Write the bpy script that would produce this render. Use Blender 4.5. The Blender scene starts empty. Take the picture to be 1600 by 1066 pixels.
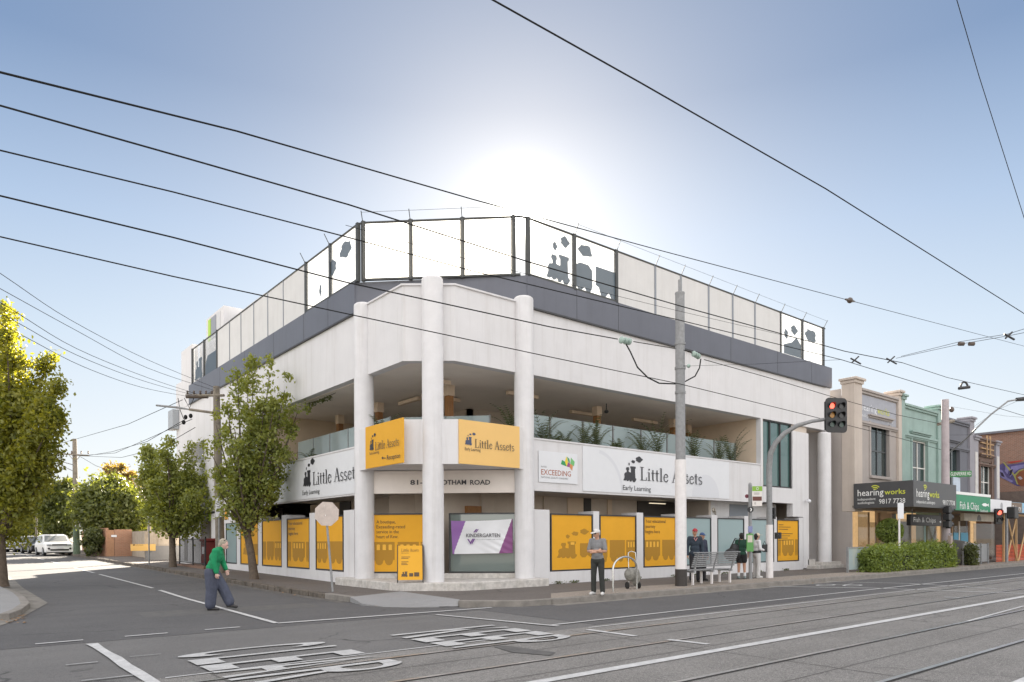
import bpy, bmesh, math, random
import numpy as np
from mathutils import Vector, Matrix
random.seed(7); RNG=np.random.default_rng(7)
R_=math.radians
# ---------------------------------------------------------------- camera, sky, sun, exposure
# world axes: x runs along the main road (right street), y runs up the side street, z is up.
SC=bpy.context.scene
F=1102.; U0=800.; V0=843.2; ROLL=R_(.25); HEAD=math.atan2(.6307,.776)
CAM=Vector((-10.53,-17.02,1.6))
RGT=Vector((.776,-.6307,0)); FWD=Vector((.6307,.776,0))
cam=bpy.data.cameras.new('camera'); co=bpy.data.objects.new('camera',cam); SC.collection.objects.link(co)
cam.sensor_width=36; cam.lens=F/1600*36; cam.clip_end=3000; cam.clip_start=.1
# the optical axis meets the picture at pixel (U0,V0)
cam.shift_x=0; cam.shift_y=(V0-533)/1600
co.location=CAM
co.matrix_world=Matrix.Translation(CAM)@Matrix.Rotation(-HEAD,4,'Z')@Matrix.Rotation(R_(90),4,'X')@Matrix.Rotation(-ROLL,4,'Z')
SC.camera=co
SUN_EL=R_(24.7); SUN_AZ=HEAD+R_(.8)           # azimuth clockwise from +Y
SUND=Vector((math.sin(SUN_AZ)*math.cos(SUN_EL),math.cos(SUN_AZ)*math.cos(SUN_EL),math.sin(SUN_EL)))
world=bpy.data.worlds.new('World'); SC.world=world; world.use_nodes=True
nt=world.node_tree; nt.nodes.clear()
wo=nt.nodes.new('ShaderNodeOutputWorld'); bg=nt.nodes.new('ShaderNodeBackground')
sk=nt.nodes.new('ShaderNodeTexSky'); sk.sky_type='NISHITA'; sk.sun_disc=False
sk.sun_elevation=SUN_EL; sk.sun_rotation=SUN_AZ; sk.altitude=50; sk.air_density=1.0; sk.dust_density=1.2; sk.ozone_density=2.0
bg.inputs[1].default_value=.05
tc=nt.nodes.new('ShaderNodeTexCoord'); GEN=tc.outputs['Generated']
def mth(op,a,b,clamp=False):
    n=nt.nodes.new('ShaderNodeMath'); n.operation=op; n.use_clamp=clamp
    for i,x in enumerate((a,b)):
        if isinstance(x,(int,float)): n.inputs[i].default_value=x
        else: nt.links.new(x,n.inputs[i])
    return n.outputs[0]
def dot(v):
    d=nt.nodes.new('ShaderNodeVectorMath'); d.operation='DOT_PRODUCT'; d.inputs[1].default_value=v; nt.links.new(GEN,d.inputs[0]); return d.outputs['Value']
def vscale(col,f):
    n=nt.nodes.new('ShaderNodeVectorMath'); n.operation='SCALE'
    if isinstance(col,tuple): n.inputs[0].default_value=col
    else: nt.links.new(col,n.inputs[0])
    if isinstance(f,(int,float)): n.inputs['Scale'].default_value=f
    else: nt.links.new(f,n.inputs['Scale'])
    return n.outputs[0]
def vadd(a,b):
    n=nt.nodes.new('ShaderNodeVectorMath'); n.operation='ADD'; nt.links.new(a,n.inputs[0]); nt.links.new(b,n.inputs[1]); return n.outputs[0]
# bright aureole of the air round the sun, part of the sky in every direction of view
d0=mth('MAXIMUM',dot(SUND),0.0)
halo=vadd(vadd(vadd(vscale((1,.95,.82),mth('MULTIPLY',mth('POWER',d0,4000.0),60.0)),vscale((1,.94,.80),mth('MULTIPLY',mth('POWER',d0,700.0),1.6))),vscale((1,.88,.66),mth('MULTIPLY',mth('POWER',d0,90.0),.75))),vscale((1,.80,.46),mth('MULTIPLY',mth('POWER',d0,12.0),.72)))
# haze: paler toward the horizon, clear blue overhead
rp=nt.nodes.new('ShaderNodeValToRGB'); nt.links.new(dot((0,0,1)),rp.inputs[0]); E_=rp.color_ramp.elements
E_[0].position=0; E_[0].color=(.80,.80,.79,1); E_[1].position=1; E_[1].color=(.06,.12,.26,1)
for p_,c_ in ((.12,(.70,.75,.79)),(.25,(.55,.65,.76)),(.38,(.36,.48,.66)),(.52,(.16,.26,.44))):
    e_=E_.new(p_); e_.color=(*c_,1)
base=vadd(vscale(rp.outputs[0],3.55),vscale(sk.outputs[0],.05))
# added sky glow behind the camera, out of view, to light shaded fronts
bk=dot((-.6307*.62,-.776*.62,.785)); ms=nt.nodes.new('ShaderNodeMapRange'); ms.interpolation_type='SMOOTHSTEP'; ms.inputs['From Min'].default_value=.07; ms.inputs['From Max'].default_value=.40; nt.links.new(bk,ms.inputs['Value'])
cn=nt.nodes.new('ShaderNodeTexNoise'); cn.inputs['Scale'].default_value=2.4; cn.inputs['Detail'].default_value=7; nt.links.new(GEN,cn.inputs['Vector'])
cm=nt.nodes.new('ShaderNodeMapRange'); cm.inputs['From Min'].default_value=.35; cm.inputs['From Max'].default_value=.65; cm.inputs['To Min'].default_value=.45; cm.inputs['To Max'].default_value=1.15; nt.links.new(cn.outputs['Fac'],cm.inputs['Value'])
fill_glow=vscale((5.7,5.2,4.6),mth('MULTIPLY',ms.outputs['Result'],cm.outputs['Result']))
nt.links.new(vadd(vadd(base,halo),fill_glow),bg.inputs[0]); nt.links.new(bg.outputs[0],wo.inputs[0])
sl=bpy.data.lights.new('sun','SUN'); sl.energy=5.0; sl.angle=R_(.5); sl.color=(1,.9,.76)
so=bpy.data.objects.new('sun',sl); SC.collection.objects.link(so); so.rotation_euler=(-SUND).to_track_quat('-Z','Y').to_euler(); so.location=(0,0,30)
SC.view_settings.view_transform='Standard'; SC.view_settings.look='None'; SC.view_settings.exposure=2.6; SC.view_settings.gamma=1
SC.cycles.max_bounces=7; SC.cycles.transparent_max_bounces=14; SC.cycles.sample_clamp_indirect=6

# ---------------------------------------------------------------- reading points of the place
def dirv(u,v):
    du=u-U0; dv=V0-v
    kx=(du*math.cos(ROLL)+dv*math.sin(ROLL))/F; kz=(-du*math.sin(ROLL)+dv*math.cos(ROLL))/F
    return RGT*kx+FWD+Vector((0,0,kz))
def onp(u,v,P,n):
    d=dirv(u,v); P=Vector(P); n=Vector(n); return CAM+d*((P-CAM).dot(n)/d.dot(n))
def pb(u,v,b=0): return onp(u,v,(0,b,0),(0,1,0))      # on a plane parallel to the main road
def pa(u,v,a=0): return onp(u,v,(a,0,0),(1,0,0))      # on a plane parallel to the side street
def yd(u,v,Y): return CAM+dirv(u,v)*Y                  # at distance Y
def gz(b): return max(0.,.0105*(b-4))
def g(u,v,dz=0.):
    d=dirv(u,v); z=dz
    for i in range(40):
        p=CAM+d*((z-1.6)/d.z); z=.5*z+.5*(gz(p.y)+dz)
    return Vector((p.x,p.y,gz(p.y)+dz))

# ---------------------------------------------------------------- materials
M={}
def mat(name,col,rough=.6,metal=0,var=.0,scale=4,bump=0,bscale=60,streak=0,spec=.5,alpha=1,emit=None,var2=None,speck=0,speckscale=300):
    if name in M: return M[name]
    m=bpy.data.materials.new(name); m.use_nodes=True; t=m.node_tree; n=t.nodes; p=n['Principled BSDF']
    c=(*col,1); p.inputs['Base Color'].default_value=c; p.inputs['Roughness'].default_value=rough; p.inputs['Metallic'].default_value=metal
    p.inputs['Specular IOR Level'].default_value=spec; p.inputs['Alpha'].default_value=alpha
    tcx=n.new('ShaderNodeTexCoord'); cur=None
    def mixc(fac,dark,prev,mult=1):
        mx=n.new('ShaderNodeMix'); mx.data_type='RGBA'; mx.blend_type='MULTIPLY'
        t.links.new(fac,mx.inputs['Factor'])
        if prev is None: mx.inputs['A'].default_value=c
        else: t.links.new(prev,mx.inputs['A'])
        mx.inputs['B'].default_value=(*dark,1); return mx.outputs['Result']
    def ramp(src,lo,hi):
        r=n.new('ShaderNodeMapRange'); r.inputs['From Min'].default_value=lo; r.inputs['From Max'].default_value=hi; t.links.new(src,r.inputs['Value']); return r.outputs['Result']
    if var:
        x=n.new('ShaderNodeTexNoise'); x.inputs['Scale'].default_value=scale; x.inputs['Detail'].default_value=6; x.inputs['Roughness'].default_value=.65
        t.links.new(tcx.outputs['Object'],x.inputs['Vector']); d=tuple(1-var for _ in range(3)) if var2 is None else var2
        cur=mixc(ramp(x.outputs['Fac'],.35,.68),d,cur)
    if streak:
        mp=n.new('ShaderNodeMapping'); mp.inputs['Scale'].default_value=(2.2,2.2,.12); t.links.new(tcx.outputs['Object'],mp.inputs['Vector'])
        x=n.new('ShaderNodeTexNoise'); x.inputs['Scale'].default_value=1.6; x.inputs['Detail'].default_value=7; x.inputs['Roughness'].default_value=.7
        t.links.new(mp.outputs[0],x.inputs['Vector']); cur=mixc(ramp(x.outputs['Fac'],.5,.78),(1-streak,1-streak*1.1,1-streak*1.25),cur)
    if speck:
        x=n.new('ShaderNodeTexNoise'); x.inputs['Scale'].default_value=speckscale; x.inputs['Detail'].default_value=2
        t.links.new(tcx.outputs['Object'],x.inputs['Vector']); cur=mixc(ramp(x.outputs['Fac'],.3,.7),(1-speck,)*3,cur)
    if cur is not None: t.links.new(cur,p.inputs['Base Color'])
    if bump:
        x=n.new('ShaderNodeTexNoise'); x.inputs['Scale'].default_value=bscale; x.inputs['Detail'].default_value=4
        t.links.new(tcx.outputs['Object'],x.inputs['Vector']); b=n.new('ShaderNodeBump'); b.inputs['Strength'].default_value=bump; b.inputs['Distance'].default_value=.02
        t.links.new(x.outputs['Fac'],b.inputs['Height']); t.links.new(b.outputs[0],p.inputs['Normal'])
    if emit: p.inputs['Emission Color'].default_value=(*emit[:3],1); p.inputs['Emission Strength'].default_value=emit[3]
    M[name]=m; return m
def leafmat(name,col,col2,trans=.45):
    m=bpy.data.materials.new(name); m.use_nodes=True; t=m.node_tree; n=t.nodes; n.clear()
    o=n.new('ShaderNodeOutputMaterial'); d=n.new('ShaderNodeBsdfPrincipled'); tr=n.new('ShaderNodeBsdfTranslucent'); mx=n.new('ShaderNodeMixShader')
    d.inputs['Roughness'].default_value=.45
    tcx=n.new('ShaderNodeTexCoord'); ns=n.new('ShaderNodeTexNoise'); ns.inputs['Scale'].default_value=2.3; ns.inputs['Detail'].default_value=8; ns.inputs['Roughness'].default_value=.8
    t.links.new(tcx.outputs['Object'],ns.inputs['Vector']); cr=n.new('ShaderNodeValToRGB'); cr.color_ramp.elements[0].position=.36; cr.color_ramp.elements[1].position=.66
    cr.color_ramp.elements[0].color=(*col,1); cr.color_ramp.elements[1].color=(*col2,1)
    t.links.new(ns.outputs['Fac'],cr.inputs[0]); t.links.new(cr.outputs[0],d.inputs['Base Color'])
    sc_=n.new('ShaderNodeMix'); sc_.data_type='RGBA'; sc_.blend_type='MULTIPLY'; sc_.inputs['Factor'].default_value=1; sc_.inputs['B'].default_value=(1.9,1.7,.5,1)
    t.links.new(cr.outputs[0],sc_.inputs['A']); t.links.new(sc_.outputs['Result'],tr.inputs['Color'])
    mx.inputs[0].default_value=trans; t.links.new(d.outputs[0],mx.inputs[1]); t.links.new(tr.outputs[0],mx.inputs[2]); t.links.new(mx.outputs[0],o.inputs[0])
    M[name]=m; return m
def glassmat(name,col,fac,rough=.03,transl=0.,tint=(1,1,1)):
    """window glass: a see-through share, a mirror-like coat and optionally a translucent (frosted) share"""
    m=bpy.data.materials.new(name); m.use_nodes=True; t=m.node_tree; n=t.nodes; n.clear()
    o=n.new('ShaderNodeOutputMaterial'); p=n.new('ShaderNodeBsdfPrincipled'); p.inputs['Base Color'].default_value=(*col,1); p.inputs['Roughness'].default_value=rough; p.inputs['IOR'].default_value=2.1 if name in('window_glass','teal_window_glass','shop_glass','corner_glass') else 1.5
    tr=n.new('ShaderNodeBsdfTransparent'); tr.inputs[0].default_value=(*tint,1); mx=n.new('ShaderNodeMixShader'); mx.inputs[0].default_value=fac
    src=p.outputs[0]
    if transl:
        tl=n.new('ShaderNodeBsdfTranslucent'); tl.inputs[0].default_value=(.9,.9,.88,1); m2=n.new('ShaderNodeMixShader'); m2.inputs[0].default_value=transl
        t.links.new(src,m2.inputs[1]); t.links.new(tl.outputs[0],m2.inputs[2]); src=m2.outputs[0]
    t.links.new(tr.outputs[0],mx.inputs[1]); t.links.new(src,mx.inputs[2]); t.links.new(mx.outputs[0],o.inputs[0]); M[name]=m; return m
def brickmat(name,c1,c2,mortar,sc=1.0,bw=.24,bh=.086,rot=0):
    m=bpy.data.materials.new(name); m.use_nodes=True; t=m.node_tree; n=t.nodes; p=n['Principled BSDF']; p.inputs['Roughness'].default_value=.85
    tcx=n.new('ShaderNodeTexCoord'); sp=n.new('ShaderNodeSeparateXYZ'); cb=n.new('ShaderNodeCombineXYZ'); ad=n.new('ShaderNodeMath'); ad.operation='ADD'
    t.links.new(tcx.outputs['Object'],sp.inputs[0]); t.links.new(sp.outputs[0],ad.inputs[0]); t.links.new(sp.outputs[1],ad.inputs[1]); t.links.new(ad.outputs[0],cb.inputs[0]); t.links.new(sp.outputs[2],cb.inputs[1])
    b=n.new('ShaderNodeTexBrick'); b.inputs['Scale'].default_value=sc; b.inputs['Brick Width'].default_value=bw; b.inputs['Row Height'].default_value=bh; b.inputs['Mortar Size'].default_value=.01
    b.inputs['Color1'].default_value=(*c1,1); b.inputs['Color2'].default_value=(*c2,1); b.inputs['Mortar'].default_value=(*mortar,1); t.links.new(cb.outputs[0],b.inputs['Vector']); t.links.new(b.outputs['Color'],p.inputs['Base Color'])
    bu=n.new('ShaderNodeBump'); bu.inputs['Strength'].default_value=.4; bu.inputs['Distance'].default_value=.01; bu.invert=True; t.links.new(b.outputs['Fac'],bu.inputs['Height']); t.links.new(bu.outputs[0],p.inputs['Normal'])
    M[name]=m; return m
def groundmat(name,col,dark,light,patch=.25,speck=.35,rough=.85,crack=.6,tar=.5):
    m=bpy.data.materials.new(name); m.use_nodes=True; t=m.node_tree; n=t.nodes; p=n['Principled BSDF']; p.inputs['Roughness'].default_value=rough
    p.inputs['Specular IOR Level'].default_value=.35
    tcx=n.new('ShaderNodeTexCoord'); O_=tcx.outputs['Object']
    def noise(s,d,r=.6,sc=None):
        x=n.new('ShaderNodeTexNoise'); x.inputs['Scale'].default_value=s; x.inputs['Detail'].default_value=d; x.inputs['Roughness'].default_value=r
        if sc: 
            mp=n.new('ShaderNodeMapping'); mp.inputs['Scale'].default_value=sc; t.links.new(O_,mp.inputs['Vector']); t.links.new(mp.outputs[0],x.inputs['Vector'])
        else: t.links.new(O_,x.inputs['Vector'])
        return x.outputs['Fac']
    def mr(src,lo,hi,a=0,b=1):
        r=n.new('ShaderNodeMapRange'); r.inputs['From Min'].default_value=lo; r.inputs['From Max'].default_value=hi; r.inputs['To Min'].default_value=a; r.inputs['To Max'].default_value=b; t.links.new(src,r.inputs['Value']); return r.outputs['Result']
    def mix(fac,A,B):
        x=n.new('ShaderNodeMix'); x.data_type='RGBA'; t.links.new(fac,x.inputs['Factor'])
        for s,v in (('A',A),('B',B)):
            if isinstance(v,tuple): x.inputs[s].default_value=(*v,1)
            else: t.links.new(v,x.inputs[s])
        return x.outputs['Result']
    c=mix(mr(noise(.35,6,.7),.35,.65,0,patch*2),col,dark)
    c=mix(mr(noise(.5,5,.7,(.12,1.6,1)),.45,.75,0,.5),c,light)
    c=mix(mr(noise(85,3,.7),.45,.62,0,speck),c,tuple(x*2.1 for x in light))
    c=mix(mr(noise(60,3,.8),.5,.7,0,speck*1.3),c,tuple(x*.35 for x in dark))
    c=mix(mr(noise(17,4,.85),.5,.66,0,speck*.8),c,tuple(x*.45 for x in dark)); c=mix(mr(noise(13,4,.85,(1,1.3,1)),.53,.7,0,speck*.6),c,tuple(x*1.5 for x in light))
    if crack:
        vo=n.new('ShaderNodeTexVoronoi'); vo.feature='DISTANCE_TO_EDGE'; vo.inputs['Scale'].default_value=.33
        ns=n.new('ShaderNodeTexNoise'); ns.inputs['Scale'].default_value=2.2; ns.inputs['Detail'].default_value=5; t.links.new(O_,ns.inputs['Vector'])
        mx=n.new('ShaderNodeMix'); mx.data_type='RGBA'; mx.inputs['Factor'].default_value=.28; t.links.new(O_,mx.inputs['A']); t.links.new(ns.outputs['Color'],mx.inputs['B']); t.links.new(mx.outputs['Result'],vo.inputs['Vector'])
        f=mr(vo.outputs['Distance'],.0,.007,crack,0); f2=mr(noise(.25,2),.5,.56,0,1)
        ml=n.new('ShaderNodeMath'); ml.operation='MULTIPLY'; t.links.new(f,ml.inputs[0]); t.links.new(f2,ml.inputs[1])
        c=mix(ml.outputs[0],c,tuple(x*.3 for x in dark))
    t.links.new(c,p.inputs['Base Color'])
    b=n.new('ShaderNodeBump'); b.inputs['Strength'].default_value=.5; b.inputs['Distance'].default_value=.006; t.links.new(noise(120,3,.7),b.inputs['Height']); t.links.new(b.outputs[0],p.inputs['Normal'])
    M[name]=m; return m

white=mat('white_render',(.69,.68,.685),.75,var=.07,scale=.9,bump=.15,bscale=90,streak=.14)
whitec=mat('white_column',(.70,.69,.695),.7,var=.09,scale=2.5,bump=.2,bscale=70,streak=.16)
plinthm=mat('plinth_concrete',(.62,.59,.55),.85,var=.35,scale=6,bump=.4,bscale=50,streak=.25)
boardw=mat('sign_board_white',(.72,.73,.75),.4,var=.03,scale=3)
boardg=mat('sign_board_pattern',(.65,.66,.69),.4)
band=mat('grey_cladding',(.125,.132,.16),.5,var=.12,scale=.6,streak=.12)
dkframe=mat('charcoal_frame',(.035,.035,.037),.45)
postm=mat('screen_post',(.055,.058,.056),.5,var=.2,scale=4)
panelb=mat('screen_panel_beige',(.66,.65,.635),.6,var=.08,scale=1.2,streak=.1)
soff=mat('soffit_paint',(.86,.78,.70),.8,var=.1,scale=.7)
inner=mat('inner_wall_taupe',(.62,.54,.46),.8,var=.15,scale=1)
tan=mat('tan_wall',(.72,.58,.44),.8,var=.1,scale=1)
black=mat('black_paint',(.018,.018,.02),.45)
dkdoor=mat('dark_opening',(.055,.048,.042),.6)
yel=mat('yellow_vinyl',(.76,.38,.03),.6,spec=.2,var=.05,scale=2)
yel2=mat('yellow_sign',(.74,.38,.03),.5,spec=.25,var=.04,scale=2)
yelp=mat('pale_yellow_sign',(.80,.50,.16),.4,var=.04,scale=2)
traindk=mat('train_vinyl',(.42,.22,.03),.6,spec=.2)
trainlt=mat('window_vinyl',(.80,.44,.06),.6,spec=.2)
ink=mat('dark_ink',(.03,.03,.036),.4)
inkb=mat('brown_ink',(.08,.045,.015),.4)
frost=glassmat('frosted_teal_glass',(.30,.40,.41),.93,.12)
cglass=glassmat('corner_glass',(.16,.20,.185),.86,.05)
screen=glassmat('screen_glass',(.75,.76,.76),.30,.15,transl=.35)
screen2=glassmat('frosted_screen_glass',(.8,.8,.78),.62,.2,transl=.7)
decal=glassmat('decal_film',(.07,.10,.13),.95,.6)
balg=glassmat('balustrade_glass',(.46,.56,.57),.62,.06)
wing=glassmat('window_glass',(.03,.05,.05),.7,.04)
tealg=glassmat('teal_window_glass',(.06,.13,.12),.95,.06)
galv=mat('galvanised_steel',(.30,.305,.31),.65,metal=.1,var=.25,scale=9,streak=.15)
steel=mat('stainless_steel',(.6,.6,.58),.25,metal=.9,var=.1)
whitep=mat('white_pole_paint',(.78,.75,.74),.5,var=.12,scale=6,streak=.15)
blackp=mat('black_pole_paint',(.045,.038,.034),.6,var=.3,scale=6)
wood=mat('weathered_pole_timber',(.27,.235,.19),.9,var=.4,scale=5,bump=.6,bscale=30,streak=.35)
bark=mat('bark',(.13,.10,.075),.95,var=.45,scale=9,bump=.9,bscale=28)
wirem=mat('wire',(.03,.03,.03),1,spec=0)
insul=mat('insulator_glass',(.32,.42,.37),.15)
brownins=mat('insulator_brown',(.10,.075,.06),.3)
rubber=mat('rubber',(.02,.02,.02),.8)
asph=groundmat('asphalt',(.090,.088,.088),(.064,.063,.064),(.125,.122,.12),.5,.35,crack=.8)
asph2=groundmat('asphalt_old',(.122,.120,.116),(.085,.083,.081),(.165,.16,.155),.5,.5,crack=.8)
trackc=groundmat('tram_bed_concrete',(.165,.158,.148),(.105,.10,.093),(.25,.24,.225),.6,.5,crack=.5)
pathm=groundmat('footpath_asphalt',(.12,.106,.096),(.09,.08,.072),(.145,.13,.118),.4,.35)
paver=groundmat('footpath_aggregate',(.25,.215,.18),(.19,.165,.14),(.31,.27,.23),.4,.5,crack=0)
concp=groundmat('concrete_ramp',(.25,.25,.25),(.21,.21,.21),(.29,.285,.28),.3,.15,crack=.2)
stone=mat('kerb_bluestone',(.16,.135,.11),.9,var=.55,scale=4,bump=.8,bscale=20)
kerbc=mat('kerb_concrete',(.26,.24,.215),.9,var=.35,scale=3,bump=.4,bscale=40)
paint=mat('road_paint',(.62,.62,.61),.7,var=.28,scale=7,speck=.2,speckscale=60)
earth=mat('earth',(.12,.10,.07),.95,var=.4,scale=.5)
skin=mat('skin',(.50,.28,.19),.5,var=.08,scale=8)
leafA=leafmat('pear_leaf',(.14,.18,.045),(.31,.33,.09),.4)
leafB=leafmat('hedge_leaf',(.075,.10,.03),(.17,.19,.055),.38)
leafC=leafmat('shrub_leaf',(.10,.155,.035),(.30,.37,.10),.35)
leafD=leafmat('palm_leaf',(.05,.07,.035),(.12,.14,.07),.3)
leafE=leafmat('dry_leaf',(.16,.12,.05),(.30,.23,.10),.5)
leafF=leafmat('dark_leaf',(.06,.075,.025),(.12,.14,.05),.35)

# ---------------------------------------------------------------- mesh helpers
class MB:
    def __init__(s): s.v=[]; s.f=[]; s.k=[]; s.mi=0
    def add(s,vs,fs):
        o=len(s.v); s.v+= [tuple(x) for x in vs]; s.f+=[[i+o for i in f] for f in fs]; s.k+=[s.mi]*len(fs); return s
    def box(s,x0,x1,y0,y1,z0,z1):
        return s.add([(x0,y0,z0),(x1,y0,z0),(x1,y1,z0),(x0,y1,z0),(x0,y0,z1),(x1,y0,z1),(x1,y1,z1),(x0,y1,z1)],
            [(0,3,2,1),(4,5,6,7),(0,1,5,4),(1,2,6,5),(2,3,7,6),(3,0,4,7)])
    def bar(s,P,Q,z0,z1,t0,t1):
        """upright slab from P to Q (xy); t0..t1 its thickness range measured to the right of P->Q"""
        P=Vector((P[0],P[1])); Q=Vector((Q[0],Q[1])); d=(Q-P).normalized(); n=Vector((d.y,-d.x))
        a,b,c,e=P+n*t0,Q+n*t0,Q+n*t1,P+n*t1
        return s.prism([a,b,c,e],z0,z1)
    def prism(s,pts,z0,z1,zf=None):
        n=len(pts); A=sum(pts[i][0]*pts[(i+1)%n][1]-pts[(i+1)%n][0]*pts[i][1] for i in range(n))
        if A<0: pts=list(pts)[::-1]
        f=zf or (lambda x,y:0)
        vs=[(p[0],p[1],z0+f(p[0],p[1])) for p in pts]+[(p[0],p[1],z1+f(p[0],p[1])) for p in pts]
        return s.add(vs,[list(range(n))[::-1],list(range(n,2*n))]+[(i,(i+1)%n,n+(i+1)%n,n+i) for i in range(n)])
    def poly(s,pts): return s.add(pts,[list(range(len(pts)))])
    def tube(s,pts,r,n=8,cap=True):
        pts=[Vector(p) for p in pts]; m=len(pts); rs=r if isinstance(r,(list,tuple)) else [r]*m
        vs=[];fs=[]; up=None
        for i,p in enumerate(pts):
            t=(pts[min(i+1,m-1)]-pts[max(i-1,0)]).normalized()
            if up is None: up=Vector((0,0,1)) if abs(t.z)<.9 else Vector((1,0,0))
            x=t.cross(up)
            if x.length<1e-4: x=t.orthogonal()
            x.normalize(); y=t.cross(x).normalized(); up=y.cross(t)*-1 if False else x.cross(t)
            for k in range(n):
                a=2*math.pi*k/n; vs.append(p+(x*math.cos(a)+y*math.sin(a))*rs[i])
        for i in range(m-1):
            for k in range(n): fs.append((i*n+k,i*n+(k+1)%n,(i+1)*n+(k+1)%n,(i+1)*n+k))
        if cap: fs.append(list(range(n))[::-1]); fs.append([(m-1)*n+k for k in range(n)])
        return s.add(vs,fs)
    def cyl(s,x,y,z0,z1,r,r2=None,n=16): return s.tube([(x,y,z0),(x,y,z1)],[r,r if r2 is None else r2],n)
    def lathe(s,x,y,prof,n=24):
        vs=[];fs=[];m=len(prof)
        for r,z in prof:
            for k in range(n): a=2*math.pi*k/n; vs.append((x+r*math.cos(a),y+r*math.sin(a),z))
        for i in range(m-1):
            for k in range(n): fs.append((i*n+k,i*n+(k+1)%n,(i+1)*n+(k+1)%n,(i+1)*n+k))
        fs.append(list(range(n))[::-1]); fs.append([(m-1)*n+k for k in range(n)]); return s.add(vs,fs)
    def ell(s,c,r,nu=12,nv=8,rot=None):
        vs=[];fs=[]
        for j in range(nv+1):
            t=math.pi*j/nv
            for i in range(nu):
                p=2*math.pi*i/nu; q=Vector((r[0]*math.sin(t)*math.cos(p),r[1]*math.sin(t)*math.sin(p),r[2]*math.cos(t)))
                if rot: q=rot@q
                vs.append(Vector(c)+q)
        for j in range(nv):
            for i in range(nu): fs.append((j*nu+i,(j+1)*nu+i,(j+1)*nu+(i+1)%nu,j*nu+(i+1)%nu))
        return s.add(vs,fs)
    def disc(s,c,n,r,k=20,th=0.0):
        n=Vector(n).normalized(); x=n.orthogonal().normalized(); y=n.cross(x); c=Vector(c)
        if th: return s.tube([c-n*th/2,c+n*th/2],r,k)
        return s.poly([c+(x*math.cos(2*math.pi*i/k)+y*math.sin(2*math.pi*i/k))*r for i in range(k)])
    def flat(s,polys,o,ux,uy,sx,sy,th=.0):
        """2-D polygons laid on a plane at origin o with axes ux,uy"""
        o=Vector(o);ux=Vector(ux);uy=Vector(uy); nn=ux.cross(uy)
        for i,P in enumerate(polys): s.poly([o+ux*(x*sx)+uy*(y*sy)+nn*(i*.0006) for x,y in P])
        return s
    def text(s,body,o,ux,uy,w,h,bold=0):
        vs,fs=textmesh(body,bold); o=Vector(o);ux=Vector(ux);uy=Vector(uy)
        if w is None: w=h*max(v[0] for v in vs)
        k=w/max(v[0] for v in vs)
        return s.add([o+ux*(x*k)+uy*(y*h) for x,y in vs],fs)
    def build(s,name,m,parent=None,smooth=False,bevel=0,loc=None):
        me=bpy.data.meshes.new(name); me.from_pydata(s.v,[],s.f); 
        for x in (m if isinstance(m,(list,tuple)) else [m]): me.materials.append(x)
        if isinstance(m,(list,tuple)): me.polygons.foreach_set('material_index',s.k)
        if smooth: me.polygons.foreach_set('use_smooth',[True]*len(me.polygons)); me.set_sharp_from_angle(angle=R_(40))
        me.update(); o=bpy.data.objects.new(name,me); SC.collection.objects.link(o)
        if parent: o.parent=parent
        if loc is not None: o.location=loc
        if bevel:
            b=o.modifiers.new('bevel','BEVEL'); b.width=bevel; b.segments=2; b.limit_method='ANGLE'
        return o
_tm={}
def textmesh(body,bold=0):
    key=(body,bold)
    if key in _tm: return _tm[key]
    def ev(b):
        c=bpy.data.curves.new('t','FONT'); c.body=b; c.size=1; c.resolution_u=2; c.offset=bold*.01
        o=bpy.data.objects.new('t',c); SC.collection.objects.link(o); dg=bpy.context.evaluated_depsgraph_get()
        me=bpy.data.meshes.new_from_object(o.evaluated_get(dg)); vs=[(v.co.x,v.co.y) for v in me.vertices]; fs=[list(p.vertices) for p in me.polygons]
        bpy.data.objects.remove(o); bpy.data.curves.remove(c); bpy.data.meshes.remove(me); return vs,fs
    if 'H' not in _tm: _tm['H']=max(y for x,y in ev('H')[0])
    H_=_tm['H']; vs,fs=ev(body); x0=min(x for x,y in vs); r=([((x-x0)/H_,y/H_) for x,y in vs],fs); _tm[key]=r; return r
def arc(cx,cy,rx,ry,a0,a1,w,n=14):
    """a curved stroke as one polygon"""
    o=[];i=[]
    for k in range(n+1):
        a=R_(a0+(a1-a0)*k/n); o.append((cx+(rx+w/2)*math.cos(a),cy+(ry+w/2)*math.sin(a))); i.append((cx+(rx-w/2)*math.cos(a),cy+(ry-w/2)*math.sin(a)))
    return o+i[::-1]
def rc(x0,y0,x1,y1): return [(x0,y0),(x1,y0),(x1,y1),(x0,y1)]
GL={'L':(.60,[rc(.1,0,.21,1),rc(0,.96,.33,1),rc(0,0,.56,.045),[(.5,.045),(.56,.045),(.585,.27),(.55,.27)]]),
 'i':(.30,[rc(.1,0,.2,.64),rc(.0,0,.3,.035),rc(.02,.6,.1,.64),[(.15+.07*math.cos(a*.628),.85+.07*math.sin(a*.628)) for a in range(10)]]),
 'l':(.30,[rc(.1,0,.2,1.02),rc(.0,0,.3,.035),rc(.02,.98,.1,1.02)]),
 't':(.34,[rc(.1,.08,.2,.84),rc(0,.58,.33,.63),arc(.22,.12,.075,.085,180,300,.07,8)]),
 'e':(.50,[arc(.26,.31,.19,.29,20,335,.075,18),rc(.1,.35,.42,.39)]),
 's':(.42,[arc(.21,.465,.14,.14,30,270,.07,12),arc(.21,.165,.15,.14,90,-150,.075,12)]),
 'A':(.74,[[(.08,.03),(.14,.03),(.40,.97),(.355,1.0)],[(.34,1.0),(.42,1.0),(.70,.03),(.57,.03)],rc(.20,.33,.56,.37),rc(0,0,.22,.035),rc(.48,0,.78,.035)]),
 ' ':(.24,[])}
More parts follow.
